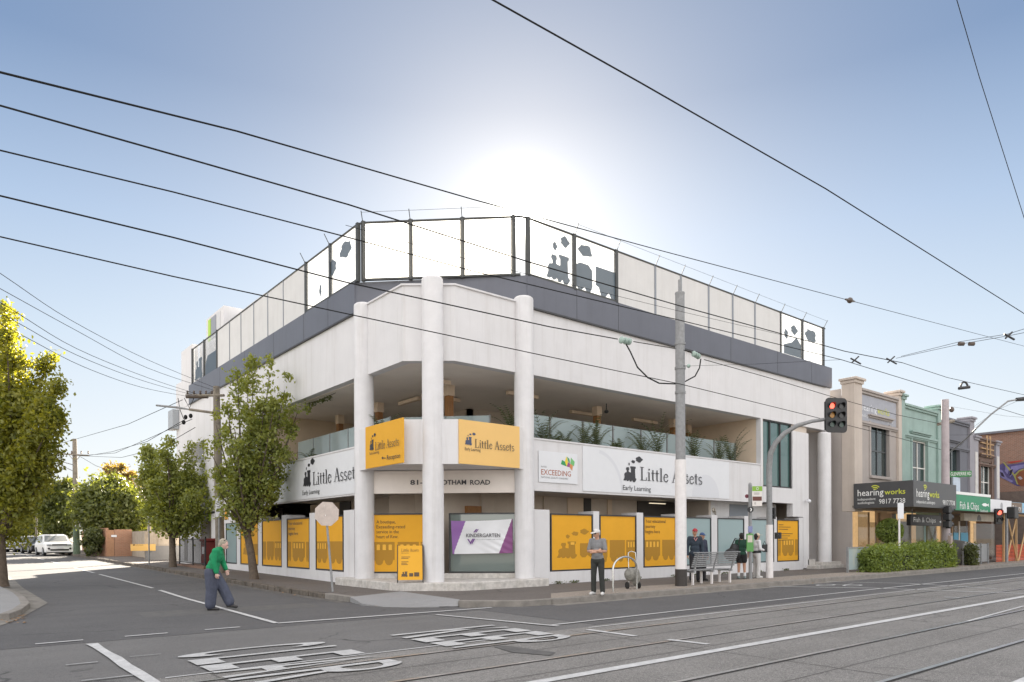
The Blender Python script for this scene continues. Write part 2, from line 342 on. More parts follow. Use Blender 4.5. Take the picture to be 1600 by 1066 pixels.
def serif(mb,body,o,ux,uy,w,h):
    x=0;P=[]
    for ch in body:
        adv,ps=GL[ch]; P+=[[(px+x,py) for px,py in q] for q in ps]; x+=adv+.035
    mb.flat(P,o,ux,uy,w/x,h)
ENGINE=[(0,.02),(.14,.0),(.2,.05),(.27,-.02),(.36,.0),(.42,.06),(.47,-.03),(.57,-.03),(.63,.06),(.70,-.05),(.83,-.05),(.92,.06),(.95,.14),(.87,.2),(.85,.72),(.90,.75),(.90,.86),(.50,.86),(.50,.76),(.55,.73),(.55,.5),(.41,.52),(.39,.6),(.43,.68),(.41,.79),(.23,.79),(.19,.68),(.25,.6),(.25,.5),(.13,.47),(.07,.36),(.09,.22),(.05,.1)]
def blob(cx,cy,rx,ry,seed=0,n=22):
    r=random.Random(seed); ph=r.random()*6
    return [(cx+rx*(1+.16*math.sin(5*a+ph)+.07*math.sin(9*a))*math.cos(a),cy+ry*(1+.16*math.sin(4*a+ph))*math.sin(a)) for a in [2*math.pi*i/n for i in range(n)]]
LOGO=[ENGINE,blob(.42,.98,.05,.08,1),blob(.72,1.14,.13,.09,2),blob(1.2,1.22,.22,.14,3)]
def wagon(x0,x1,top,hang=.0):
    """carriage silhouette with wheels and scalloped skirt"""
    w=x1-x0; P=[(x0,top),(x0,.30)]
    for c in (.25,.72):
        for k in range(9):
            a=math.pi*(1+k/8); P.append((x0+w*c+w*.19*math.cos(a),.24+.2*math.sin(a)))
        P.append((x0+w*(c+.235),.30))
    P+=[(x1,.30),(x1,top)]; return P
# ---------------------------------------------------------------- scene-graph helpers
def tag(o,label=None,cat=None,group=None,kind=None):
    if label: o['label']=label
    if cat: o['category']=cat
    if group: o['group']=group
    if kind: o['kind']=kind
    return o
def thing(name,label,cat,loc=(0,0,0),rz=0,group=None):
    o=bpy.data.objects.new(name,None); o.empty_display_size=.3; SC.collection.objects.link(o); o.location=loc; o.rotation_euler=(0,0,rz); return tag(o,label,cat,group)
def struct(name,mb,m,**k): return tag(mb.build(name,m,**k),kind='structure')
def copy_tree(o,parent=None):
    c=o.copy(); SC.collection.objects.link(c); c.parent=parent
    for ch in list(o.children): copy_tree(ch,c)
    return c
UZ=Vector((0,0,1)); UXR=Vector((1,0,0)); UXL=Vector((0,-1,0))
def lab(mb,body,plane,val,u0,v0,u1,vt,off=.0,bold=0,ser=False):
    """lettering whose baseline starts at (u0,v0) and ends at u1 on the wall plane"""
    f=pb if plane=='b' else pa; val=val-off
    p=f(u0,v0,val); q=f(u1,v0,val); t=f(u0,vt,val); ux=UXR if plane=='b' else UXL
    w=(q-p).dot(ux); h=t.z-p.z
    (serif(mb,body,p,ux,UZ,w,h) if ser else mb.text(body,p,ux,UZ,w,h,bold))
# ================================================================ GROUND
def sheet(pts,dz):
    """polygon following the rise of the side street"""
    return [(p[0],p[1],gz(p[1])+dz) for p in pts]
def strip(mb,a0,a1,b0,b1,dz,step=None):
    bs=sorted(set([b0,b1]+[x for x in (4.,) if b0<x<b1]))
    for i in range(len(bs)-1): mb.poly(sheet([(a0,bs[i]),(a1,bs[i]),(a1,bs[i+1]),(a0,bs[i+1])],dz))
def slab(mb,pts,h,dz=0):
    mb.prism(pts,dz-.05,h,lambda x,y:gz(y))
m=MB()
for b0,b1 in ((-600,4),(4,900)): strip(m,-900,900,b0,b1,-.03)
struct('ground',m,earth)
m=MB(); m.poly(sheet([(-60,-60),(150,-60),(150,-4.0),(-60,-4.0)],0)); struct('main_road',m,asph2)
# newer dark asphalt: side street mouth and kerbside lane
m=MB(); strip(m,-60,-1.0,-4.15,4,.004); strip(m,-9.6,-1.6,4,230,.004)
struct('side_street',m,asph)
m=MB(); m.poly(sheet([(-1.0,-7.75),(150,-7.75),(150,-3.6),(-1.0,-3.6)],.004)); struct('kerbside_lane',m,asph)
m=MB(); e=[g(0,1066),g(262,1049),g(430,1026.5),g(600,1015.5),g(850,981),g(1060,964)]
top=[(-60,-8.1),(-7.6,-8.1),(-5,-8.02),(-2,-7.95),(0,-7.9),(150,-8.0)]
m.poly([(x,y,.008) for x,y in [(-60,-14.6),(150,-14.6)]+top[::-1]]); struct('tram_bed',m,trackc)
m=MB()
for y in (-9.35,-10.75,-12.85):      # joints in the slab
    m.poly([(-60,y-.012,.0105),(150,y-.012,.0105),(150,y+.012,.0105),(-60,y+.012,.0105)])
for x in range(-8,60,6): m.poly([(x-.01,-14.5,.011),(x+.01,-14.5,.011),(x+.01,-8.1,.011),(x-.01,-8.1,.011)])
struct('slab_joint',m,mat('joint_seal',(.10,.095,.088),.9))
# rails: bright head with a dark groove
railm=mat('rail_steel',(.62,.60,.58),.28,metal=.8,var=.3,scale=3)
rust=mat('rail_groove',(.022,.019,.017),.9)
for y in (-8.6,-10.05,-12.1,-13.55):
    t=thing('tram_rail',None,None)
    t['kind']='structure'
    m=MB(); m.poly([(-60,y-.02,.014),(150,y-.02,.014),(150,y+.042,.014),(-60,y+.042,.014)]); m.build('rail_head',railm,t)
    m=MB(); m.poly([(-60,y-.062,.014),(150,y-.062,.014),(150,y-.02,.014),(-60,y-.02,.014)]); m.build('rail_groove',rust,t)
# footpaths
m=MB()
corner=[tuple(g(600,946)[:2]),tuple(g(680,950)[:2]),tuple(g(715,944)[:2])]
m.prism([(-2.15,4),(-2.15,-.3),(-.39,.46),(-.70,-2.9),(-.45,-3.35),(.25,-4.0),(1.2,-4.1),(150,-4.1),(150,30),(1,30),(1,4)],-.05,.146)
struct('footpath',m,pathm)
m=MB(); m.prism([(-2.15,4.0),(3,4.0),(3,230),(-2.15,230)],-.05,.146,lambda x,y:gz(y)); struct('side_footpath',m,pathm)
m=MB(); m.prism([(1.2,-4.1),(150,-4.1),(150,-2.65),(5.5,-2.75),(2.2,-3.0)],.10,.152); struct('paved_verge',m,paver)
# pale concrete pram ramp on the corner
m=MB(); Z_=lambda x,y,z:(x,y,z)
m.add([(-2.33,-.32,.148),(-2.15,-.3,.148),(-.39,.46,.149),(-.70,-2.9,.148),(-.78,-3.0,.14),(-1.35,-2.98,.022),(-1.9,-2.6,.014),(-2.3,-2.05,.014),(-2.5,-1.3,.05),(-1.5,-1.2,.10)],[(9,0,1),(9,1,2),(9,2,3),(9,3,4),(9,4,5),(9,5,6),(9,6,7),(9,7,8),(9,8,0)])
m.add([(-1.35,-2.98,.022),(-1.9,-2.6,.014),(-2.3,-2.05,.014),(-2.5,-1.3,.05),(-2.33,-.32,.148),(-1.35,-2.98,-.05),(-1.9,-2.6,-.05),(-2.3,-2.05,-.05),(-2.5,-1.3,-.05),(-2.33,-.32,-.05)],[(0,1,6,5),(1,2,7,6),(2,3,8,7),(3,4,9,8)])
m.add([(-1.35,-2.98,.022),(-.78,-3.0,.14),(-.92,-3.15,.012),(-.88,-3.12,.15)],[(0,1,2),(1,3,2)])
struct('kerb_ramp',m,concp)
m=MB(); P=[g(771,1012),g(790,1010.5),g(868,1021),g(860,1026),g(800,1021)]; m.poly([(p.x,p.y,.016) for p in P]); m.poly([(p[0],p[1],.006) for p in ((-7.2,-.8),(-3.4,-1.0),(-3.3,.2),(-7.1,.5))]); struct('road_patch',m,mat('patch_bitumen',(.13,.126,.12),.85,var=.3,scale=5,speck=.3,speckscale=90))
m=MB()   # main-road concrete kerb with channel
m.prism([(1.0,-4.12),(1.1,-4.28),(150,-4.28),(150,-4.1),(1.2,-4.1)],-.05,.15); struct('kerb',m,kerbc,bevel=.02)
m=MB(); m.poly([(1.0,-4.6,.009),(150,-4.6,.009),(150,-4.27,.009),(1.0,-4.27,.009)]); struct('gutter',m,kerbc)
m=MB(); m.prism([(-2.15,1.2),(-2.34,1.2),(-2.34,-.3),(-2.15,-.28)],-.05,.149); m.prism([(-.78,-3.02),(-.9,-3.12),(-.62,-3.5),(.2,-4.17),(1.05,-4.29),(1.15,-4.11),(.25,-4.01),(-.45,-3.36)],-.05,.149); struct('corner_kerb',m,kerbc,bevel=.015)
m=MB()   # pitched bluestone kerb of the side street: individual stones in one mesh
y=1.2; rr=random.Random(3)
while y<90:
    l=rr.uniform(.22,.42); j=rr.uniform(-.02,.02); h=rr.uniform(-.025,.012)
    m.prism([(-2.36+j,y),(-2.16,y),(-2.16,y+l-.02),(-2.36+j,y+l-.02)],-.05,.155+h,lambda X,Y:gz(Y)); y+=l
struct('stone_kerb',m,stone,bevel=.015)
m=MB(); strip(m,-2.62,-2.33,-.3,90,.008); struct('stone_gutter',m,mat('gutter_stone',(.15,.14,.125),.9,var=.5,scale=5,bump=.5,bscale=15))
# island corner across the side street
K=[g(0,960,.13),g(20,953,.13),g(34,943,.13),g(29,934,.13),g(20,926,.13),g(0,916,.13)]
K2=[(p.x,p.y) for p in K]; far=[(-9.3,40),(-9.3,200),(-60,200),(-60,5)]
m=MB(); m.prism(K2[::-1][::-1]+[(-9.15,16),(-9.15,200),(-40,200),(-40,K2[0][1])],-.05,.13,lambda x,y:gz(y)); struct('far_footpath',m,concp)
G=[g(0,979),g(30,968),g(60,951),g(75,943),g(52,929),g(37,920),g(20,905),g(2,893)]
m=MB(); m.poly([(p.x,p.y,p.z+.012) for p in G]+[(-10.5,G[-1].y,gz(G[-1].y)+.012),(-11.5,G[0].y,.012)]); struct('far_gutter',m,mat('gutter_concrete',(.23,.215,.19),.9,var=.45,scale=2.5,bump=.5,bscale=20))
m=MB(); K3=[(p.x,p.y) for p in K]
kk=[(x+.12*0,y) for x,y in K3]
for i in range(len(kk)-1):
    m.bar(kk[i+1],kk[i],-.05,.145,-.16,.02)
struct('far_kerb',m,kerbc,bevel=.02)
# dead leaves caught in the gutter
m=MB(); rr=random.Random(5)
for i in range(160):
    if i<90: p=g(rr.uniform(0,40),rr.uniform(955,975)); 
    elif i<130: p=Vector((-2.5+rr.gauss(0,.12),rr.uniform(-2,20),0)); p.z=gz(p.y)
    else: p=Vector((rr.uniform(1,20),-4.45+rr.gauss(0,.08),0))
    s=rr.uniform(.02,.05); an=rr.uniform(0,6); m.poly([(p.x+s*math.cos(an+k*1.57),p.y+s*math.sin(an+k*1.57)*.7,p.z+.018+rr.uniform(0,.015)) for k in range(4)])
tag(m.build('leaf_litter',mat('litter',(.28,.16,.07),.8)),'dry brown leaves lying in the gutters by the kerbs','leaves',kind='stuff')

# ---------------------------------------------------------------- painted markings
PZ=.018
def stripe(mb,P,Q,w,w2=None):
    P=Vector((P[0],P[1]));Q=Vector((Q[0],Q[1])); d=(Q-P).normalized(); n=Vector((-d.y,d.x))*w/2; n2=n if w2 is None else Vector((-d.y,d.x))*w2/2
    L=(Q-P).length; k=max(1,int(L/1.2)); rr=random.Random(int(L*100)); pts=[]
    for i in range(k+1): c=P+(Q-P)*(i/k); nn=n.lerp(n2,i/k); pts.append((c-nn*rr.uniform(.9,1.04),c+nn*rr.uniform(.9,1.04)))
    for i in range(k):
        a,b=pts[i];c,e=pts[i+1]; mb.poly([(q.x,q.y,gz(q.y)+PZ) for q in (a,c,e,b)])
def gl(u,v): p=g(u,v); return (p.x,p.y)
m=MB()
stripe(m,(-5.50,-3.65),(-5.12,7.3),.12); stripe(m,(-5.10,8.3),(-5.10,18.2),.11); stripe(m,(-5.1,19.6),(-5.1,25.6),.11)
for k in range(8): stripe(m,(-5.1,31+k*8),(-5.1,35+k*8),.11)
struct('centre_line',m,paint)
m=MB(); stripe(m,(-5.5,-3.68),gl(768,950.5),.14,.12); struct('give_way_line',m,paint)
m=MB()
for A,B in (((55,1008),(130,1001.5)),((195,996),(262,990.5)),((320,985.5),(375,981))): stripe(m,gl(*A),gl(*B),.085)
struct('turn_dash',m,paint)
m=MB(); q=[(134,1008),(145,1013.5),(152,1018),(170,1030),(186,1043),(207,1056),(225,1067),(262,1092),(282,1092),(248,1066),(228,1053),(205,1040),(191,1029),(176,1022),(164,1015),(153,1006.5)]
m.poly([(*gl(*p),PZ) for p in q]); struct('stop_bar',m,paint)
m=MB()
for A,B,w in (((103,1041),(153,1036),.05),((127,1066),(208,1057),.05),((203,1028),(252,1023.5),.03)): stripe(m,gl(*A),gl(*B),w)
struct('worn_dash',m,mat('worn_paint',(.40,.40,.395),.8,var=.5,scale=9))
m=MB()
stripe(m,gl(682,961.5),(-1.75,-7.55),.09); stripe(m,(-1.7,-8.25),(-1.70,-9.35),.12); stripe(m,(-1.62,-9.95),(-1.56,-10.65),.12)
struct('stop_line',m,paint)
m=MB(); stripe(m,(-1.75,-7.35),(9.5,-7.15),.085); stripe(m,(9.5,-7.15),(60,-7.25),.10); struct('lane_line',m,paint)
m=MB(); stripe(m,(-1.5,-8.08),(60,-8.08),.06); stripe(m,(-8.5,-8.15),(-3.5,-8.1),.045); struct('tram_lane_line',m,paint)
m=MB(); stripe(m,(-7,-11.12),(14,-11.0),.17); stripe(m,(14,-11.0),(60,-10.9),.15); struct('track_centre_line',m,paint)
m=MB(); stripe(m,(-6,-14.55),(2.2,-14.5),.10); struct('edge_line',m,paint)
m=MB(); stripe(m,gl(1200,917),gl(1370,920),.14); stripe(m,gl(1370,920),gl(1600,928.5),.14); stripe(m,gl(1290,909.5),gl(1420,912.5),.10); stripe(m,gl(1420,912.5),gl(1556,921),.12)
stripe(m,gl(1475,934),gl(1500,935),.12); stripe(m,gl(1512,972),gl(1600,948),.06)
struct('junction_line',m,paint)
m=MB()   # bicycle stencil far down the kerbside lane
for (u,v) in ((1290,915),(1332,915.5)):
    p=g(u,v); n=16
    for k in range(n):
        a0=2*math.pi*k/n;a1=2*math.pi*(k+1)/n; R0,R1=.42,.30
        m.poly([(p.x+R*math.cos(a)*1.2,p.y+R*math.sin(a)*.6,PZ) for R,a in ((R0,a0),(R0,a1),(R1,a1),(R1,a0))])
stripe(m,gl(1292,913.5),gl(1318,915),.06); stripe(m,gl(1318,915),gl(1332,913),.06); struct('bicycle_stencil',m,paint)
# KEEP / CLEAR, drawn for traffic coming from the left: letters' up = +x, letters' right = -y
def road_letters(name,word,x0,x1,tops,w):
    """blocky stencil letters as polygons; y of each letter's left edge in tops"""
    m=MB(); z=[0]
    S=lambda pts:m.poly([(x0+(x1-x0)*v,ty-w_*u,PZ+.0007*len(m.f)) for u,v in pts])
    for ch,(ty,w_,) in zip(word,tops):
        t=.22
        if ch in 'EKPRL': S(rc(0,0,t,1))
        if ch=='E': S(rc(t,0,1,.17)); S(rc(t,.42,.85,.58)); S(rc(t,.84,1,1))
        if ch=='L': S(rc(t,0,1,.17))
        if ch=='K': S([(t,.38),(.82,1),(1.05,1),(t,.54)]); S([(.38,.60),(.78,0),(1.08,0),(.52,.72)])
        if ch in 'PR': S(arc(.45,.76,.44,.19,-90,90,.13,10)); S(rc(t,.51,.45,.63)); S(rc(t,.89,.45,1.0))
        if ch=='R': S([(.45,.51),(.62,.51),(1.0,0),(.76,0)])
        if ch=='C': S(arc(.5,.5,.40,.43,42,318,.17,18))
        if ch=='A': S([(0,0),(.22,0),(.56,.86),(.5,1)]); S([(.5,1),(.56,.80),(.78,0),(1,0)]); S(rc(.26,.26,.72,.38))
    struct(name,m,mat('letter_paint',(.55,.55,.54),.7,var=.25,scale=4,speck=.2,speckscale=40))
k0=g(625,994);k1=g(770,975); 
road_letters('keep_letters','KEEP',-4.7,-2.55,[(-6.60,.50),(-7.27,.46),(-7.84,.46),(-8.42,.46)],.5)
road_letters('clear_letters','CLEAR',-7.98,-5.9,[(-6.42,.50),(-7.06,.46),(-7.62,.44),(-8.12,.52),(-8.74,.52)],.5)
for n in ('keep','clear'): pass
# ================================================================ THE CORNER BUILDING
B=thing('childcare_building','white three level corner building with round columns and glass screened roof terrace','building')
def pt(name,mb,m,parent=B,**k): return mb.build(name,m,parent,**k)
C1=(.01,3.4); C2=(.62,.32); C3=(3.78,-.04); CR=(22.9,.02); RAD=.31
def round_col(c,z0,z1,r=RAD):
    m=MB(); m.lathe(c[0],c[1],[(r,z0),(r,z1-.10),(r*.97,z1-.05),(r*.85,z1-.015),(r*.6,z1)],32); return m
for c,z0,z1 in ((C1,.38,9.13),(C2,.38,9.22),(C3,.38,9.22)): pt('column',round_col(c,z0,z1),whitec,smooth=True)
pt('column',round_col(CR,.4,6.75,.32),whitec,smooth=True)
# --- upper fascia (z 6.85..8.95) along both streets, taller round the corner
T=.3
m=MB(); m.bar((3.78,0),(23.5,0),6.85,8.95,0,-T)
m.bar((0,26.2),(0,3.4),6.88,8.95,0,-T)
pt('wall',m,white)
e1=(0,.967); e2=(1.19,0)
m=MB(); m.prism([(0,3.4),e1,e2,(3.78,0),(3.78,T),(1.31,T),(T,1.09),(T,3.4)],6.83,9.02); pt('corner_fascia',m,white)
m=MB(); o=.05; m.prism([(-o,3.4),(-o,.945),(1.17,-o),(3.78,-o),(3.78,T+o),(1.33,T+o),(T+o,1.11),(T+o,3.4)],9.02,9.08); pt('coping',m,white,bevel=.012)
# fine shadow line under the cladding
# --- grey cladding band and chamfer
PL=(0,3.9); PR=(3.93,0); bo=.06
m=MB(); b0,b1=8.97,9.96
m.bar(PR,(23.57,0),b0,b1,bo,-.25); m.bar((0,23.4),PL,b0,b1,bo,-.25); m.bar((-.04,3.95),(3.95,-.04),b0-.02,b1,0,-.25)
pt('cladding_band',m,band)
m=MB()
for x in (6.1,8.15,11.7,15.0,18.6,21.6): m.box(x-.008,x+.008,-bo-.004,-bo+.01,b0,b1)
for y in (5.9,8,11,14.5,18,21): m.box(-bo-.004,-bo+.01,y-.008,y+.008,b0,b1)
m.bar((3.93,0),(23.0,0),8.925,8.972,bo+.03,-.1); m.bar((0,23.4),(0,3.9),8.925,8.972,bo+.03,-.1)  # these dark bars draw the shadow line under the band
pt('cladding_joint_and_shade',m,dkframe)
# roof deck
m=MB(); m.prism([(.3,3.9),(3.9,.3),(23.2,.3),(23.2,25.9),(.3,25.9)],9.0,9.2); pt('roof_deck',m,mat('deck',(.25,.24,.23),.9))
# --- roof screens
Z0,Z1=9.98,11.8
def post(P,z1=Z1,w=.06): m=MB(); m.box(P[0]-w,P[0]+w,P[1]-w,P[1]+w,b1-.02,z1+.03); pt('screen_post',m,postm)
ax=[4.0,6.03,8.09,10.22,11.75,13.54,15.21,16.87,18.95,20.83,22.8]
by=[3.75,5.79,7.86,10.07,11.75,13.41,15.06,16.65,18.54,20.67,22.83]
for i in range(10):
    glassx=i in (0,1,8,9); m=MB(); m.box(ax[i]+.05,ax[i+1]-.05,-.012,.012,Z0,Z1-.05)
    pt('glass_screen' if glassx else 'solid_screen',m,(screen if glassx else panelb))
    m=MB(); m.box(.012*-1,.012,by[i]+.05,by[i+1]-.05,Z0,Z1-.05)
    pt('glass_screen' if glassx else 'solid_screen',m,(screen if glassx else panelb))
for i in (3,4,5,6,7):
    pt('screen_joint',MB().box(ax[i]-.05,ax[i]+.05,-.03,.03,Z0,Z1),mat('joint_grey',(.24,.26,.29),.5)); pt('screen_joint',MB().box(-.03,.03,by[i]-.02,by[i]+.02,Z0,Z1),M['joint_grey'])
for i in (0,1,2,8,9,10): post((ax[i],0),w=.045 if i in(8,) else .06); post((0,by[i]),w=.06)
lp=Vector((.12,3.62)); rp=Vector((3.80,.12))
chp=[lp.lerp(rp,t) for t in (0,.305,.635,.955)]
for p in chp: post(p,Z1+.05,.055)
for i in range(3):
    a_,b_=chp[i],chp[i+1]; m=MB(); m.bar(a_,b_,Z0,Z1-.02,-.012,.012); pt('glass_screen',m,screen2)
m=MB(); m.tube([(23.0,0,Z1+.0),(4.0,0,Z1+.0),(rp.x,rp.y,Z1+.03),(lp.x,lp.y,Z1+.03),(0,3.75,Z1),(0,22.83,Z1)],.035,6); pt('screen_top_rail',m,postm)
m=MB(); m.box(4,8.1,-.05,.05,Z0-.02,Z0+.05); m.box(-.05,.05,3.75,7.86,Z0-.02,Z0+.05); m.bar(lp,rp,Z0-.02,Z0+.04,-.05,.05); pt('screen_sill',m,postm)
# raked rods with tension wire
m=MB(); rods=[(x,-.02,0,-1) for x in ax[1:]]+[(x,y,-.7,-.7) for x,y in [tuple(p) for p in chp]]+[(-.02,y,-1,0) for y in by[1:3]]
tips=[]
for x,y,dx,dy in rods:
    tp=(x+dx*.22,y+dy*.22,Z1+.32); m.tube([(x,y,Z1-.05),tp],.014,5); tips.append(tp)
m.tube([(t[0],t[1],t[2]-.05) for t in tips[:10]],.006,4); m.tube([(t[0],t[1],t[2]-.05) for t in tips[10:14]],.006,4)
pt('raked_rod',m,postm)
# silhouettes stuck on the screens (train pictures)
def decals(polys,o,ux,sx,sy,name='train_decal'):
    for P in polys: m=MB(); m.flat([P],o,ux,UZ,sx,sy); pt(name,m,decal)
decals([ENGINE],(4.75,-.02,Z0+.12),UXR,1.15,1.02); decals([blob(5.15,11.2,.10,.13,3),blob(5.6,11.45,.2,.17,4)],(0,-.02,0),UXR,1,1,'cloud_decal')
decals([blob(6.55,11.4,.32,.20,5)],(0,-.02,0),UXR,1,1,'cloud_decal')
decals([[(6.1,10.15),(6.2,10.05),(6.35,10.0),(6.5,10.15),(6.62,10.02),(6.8,10.05),(6.9,10.25),(6.88,10.8),(6.7,10.95),(6.3,10.95),(6.12,10.85)]],(0,-.02,0),UXR,1,1,'wagon_decal')
decals([[(7.05,11.0),(8.02,11.0),(8.02,10.05),(7.85,9.99),(7.7,10.2),(7.5,10.0),(7.3,10.05),(7.2,10.3),(7.05,10.35)]],(0,-.02,0),UXR,1,1,'wagon_decal')
decals([blob(5.6,10.95,.3,.24,8),blob(4.6,11.25,.42,.26,9),blob(6.6,10.45,.10,.2,7)],(-.02,0,0),Vector((0,1,0)),1,1,'cloud_decal')
decals([blob(19.4,10.9,.16,.22,2),blob(20.1,11.2,.30,.2,3),blob(21.6,11.2,.5,.3,6)],(0,-.02,0),UXR,1,1,'cloud_decal')
decals([[(19.2,9.99),(20.7,9.99),(20.7,10.6),(20.3,10.9),(19.9,10.6),(19.2,10.4)]],(0,-.02,0),UXR,1,1,'train_decal')
decals([ENGINE],(-.02,22.4,Z0+.05),UXL,1.5,1.2); decals([[(18.65,9.99),(20.5,9.99),(20.5,10.5),(20.1,10.9),(18.65,10.9)]],(-.02,0,0),Vector((0,1,0)),1,1,'wagon_decal')
# --- roof blocks
m=MB(); m.box(.35,3.2,18.7,21.6,9.2,13.15); pt('stair_tower',m,white)
for y0,y1,mm in ((20.8,21.2,mat('lime_panel',(.42,.62,.06),.5)),(19.9,20.7,mat('grey_panel',(.28,.29,.32),.5)),(19.2,19.75,mat('pale_panel',(.6,.6,.6),.5))):
    m=MB(); m.box(.32,.352,y0,y1,11.9,13.0); pt('cladding_stripe',m,mm)
m=MB(); m.box(.9,6,14.6,18.6,9.2,12.75); pt('plant_room',m,white)
m=MB(); m.box(18.6,20.2,1.4,2.4,11.4,12.35); pt('rooftop_unit',m,panelb,bevel=.04)
m=MB(); m.box(0,.3,22.9,25.1,8.97,12.12); m.box(0,.3,25.1,26.25,8.97,10.5); m.box(.35,.6,21.7,22.85,9.2,12.1); pt('end_wall',m,white)
m=MB(); m.box(-.35,-.01,25.6,26.6,7.9,9.0); pt('meter_box',m,mat('box_grey',(.35,.37,.39),.5),bevel=.02)
m=MB(); m.box(1.0,12,26.2,29.4,0,6.2); pt('shadow_block',m,white)  # unseen block added to set the shadow edge across the side street
# --- body of the building (far ends and back)
m=MB(); m.box(23.2,23.5,.3,26.2,.2,8.95); m.box(.3,23.2,25.9,26.2,.2,8.95); m.box(0,.3,14.45,26.2,3.05,6.88); m.box(0,.3,12.33,13.25,3.05,6.88); m.box(0,.3,13.25,14.45,3.05,4.55); m.box(.0,.3,21.6,25.6,.2,3.05)
pt('wall',m,white)
m=MB(); m.box(.12,.14,13.25,14.45,4.55,6.88); pt('window',m,tealg)
m=MB(); m.box(.08,.13,13.22,13.3,4.55,6.88); m.box(.08,.13,14.38,14.46,4.55,6.88); pt('window_frame',m,dkframe)
m=MB(); m.box(-.01,.02,20.9,23.2,5.7,6.75); pt('window',m,mat('brown_glass',(.14,.1,.06),.2))
# ceilings / slabs
m=MB(); m.prism([(.28,3.45),(.28,1.1),(1.33,.28),(3.45,.28),(23.2,.28),(23.2,25.9),(.28,25.9)],6.86,7.05); pt('balcony_ceiling',m,soff)
m=MB(); m.prism([(.28,3.6),(3.95,.28),(17.2,.28),(17.2,6),(6,6),(6,12.3),(.28,12.3)],3.2,3.88); pt('balcony_floor',m,mat('balcony_floor_tile',(.75,.70,.64),.7))
m=MB(); m.prism([(.05,3.45),(.05,1.0),(1.23,.06),(3.7,.06),(3.95,.4),(.35,3.7)],3.82,3.98); pt('corner_soffit',m,white)
# --- balcony parapets
m=MB(); m.bar((3.95,0),(17.28,0),3.16,4.80,.0,-.2); m.box(3.95,17.28,-.03,.23,4.80,4.85); m.bar((0,12.33),(0,3.6),3.07,4.60,0,-.2); m.box(-.03,.23,3.6,12.33,4.60,4.65); pt('balcony_parapet',m,white)
m=MB(); m.prism([(-.25,3.35),(-.25,.848),(1.10,-.25),(3.62,-.25),(3.62,-.05),(1.2,-.05),(-.05,.95),(-.05,3.35)],3.79,5.08); pt('corner_balcony_parapet',m,white)
# glazed balustrades
def balus(P,Q,z0,z1,n,par=B):
    P=Vector(P);Q=Vector(Q)
    for i in range(n):
        a_=P.lerp(Q,i/n+.004);b_=P.lerp(Q,(i+1)/n-.004); m=MB(); m.bar(a_,b_,z0,z1,-.008,.008); pt('glass_balustrade',m,balg)
        q=P.lerp(Q,(i+1)/n); m=MB(); m.box(q.x-.02,q.x+.02,q.y-.02,q.y+.02,z0-.1,z1+.02); pt('balustrade_post',m,galv)
balus((4.4,1.2),(17.2,1.2),4.0,5.87,8); balus((1.3,11.9),(1.3,4.0),4.0,5.75,5); balus((1.5,3.6),(3.6,1.5),4.0,5.7,2)
# interior back walls of the balconies
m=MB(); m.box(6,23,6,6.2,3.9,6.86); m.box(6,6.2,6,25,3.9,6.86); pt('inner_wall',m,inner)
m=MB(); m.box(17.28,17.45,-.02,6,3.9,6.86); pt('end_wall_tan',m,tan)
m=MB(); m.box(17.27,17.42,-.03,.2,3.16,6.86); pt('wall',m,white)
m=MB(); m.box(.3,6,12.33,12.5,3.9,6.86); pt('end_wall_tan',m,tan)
m=MB()
for x in (7.2,9.8,12.6,15.2): m.box(x,x+1.5,5.95,5.99,4.0,6.1)
for y in (7.2,9.6): m.box(5.95,5.99,y,y+1.6,4.0,6.1)
pt('sliding_door',m,tealg)
# timber posts, strip lights, heaters under the ceiling
tim=mat('orange_timber',(.36,.17,.06),.6,var=.25,scale=5)
for x,y in ((9.8,2.6),(14.6,2.6),(16.4,3.2),(3.0,3.0),(2.6,7.2),(2.6,10.6)):
    m=MB(); m.box(x-.11,x+.11,y-.11,y+.11,3.9,6.6); pt('timber_post',m,tim); m=MB(); m.box(x-.14,x+.14,y-.14,y+.14,6.5,6.86); pt('post_cap',m,tan)
for x,y,w,l in ((5.6,2.2,.7,.07),(9.9,3.5,.7,.07),(13.4,3.2,.8,.07),(3.6,4.4,.8,.07),(2.0,2.2,.5,.06)):
    m=MB(); m.box(x-w,x+w,y-l,y+l,6.68,6.80); pt('ceiling_light',m,tan)
for x,y in ((3.0,5.6),(3.0,9.0)): m=MB(); m.box(x-.08,x+.08,y-.7,y+.7,6.68,6.8); pt('ceiling_light',m,tan)
for x,y in ((9.6,1.9),(.9,4.6)): m=MB(); m.tube([(x,y,6.86),(x,y,6.6)],.02,6); m.ell((x,y,6.55),(.09,.09,.07)); pt('ceiling_fan_motor',m,dkframe,smooth=True)
# --- right-hand stair windows, piers and entry recess
m=MB(); m.box(17.42,19.92,.12,.15,3.9,6.85); pt('window',m,tealg)
m=MB()
for x in (17.42,18.15,19.0,19.9): m.box(x-.035,x+.035,.05,.13,3.9,6.85)
m.box(17.42,19.92,.05,.13,3.88,3.95); m.box(17.42,19.92,.05,.13,6.79,6.85); pt('window_frame',m,dkframe)
m=MB(); m.box(20.87,21.39,0,.3,.2,2.6); m.box(19.95,21.39,0,.3,2.6,6.55); m.box(17.3,19.95,0,.3,3.2,3.88); pt('wall',m,white)
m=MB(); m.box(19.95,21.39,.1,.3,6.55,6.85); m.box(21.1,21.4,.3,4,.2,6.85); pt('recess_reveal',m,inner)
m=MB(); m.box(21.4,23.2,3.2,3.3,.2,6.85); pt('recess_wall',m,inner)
m=MB(); m.box(21.2,24.2,-.45,1.6,.15,.32); m.box(21.3,22.0,.0,1.6,.32,.6); m.box(22.1,24.0,-.3,1.6,.32,.46); pt('entry_step',m,plinthm,bevel=.01)
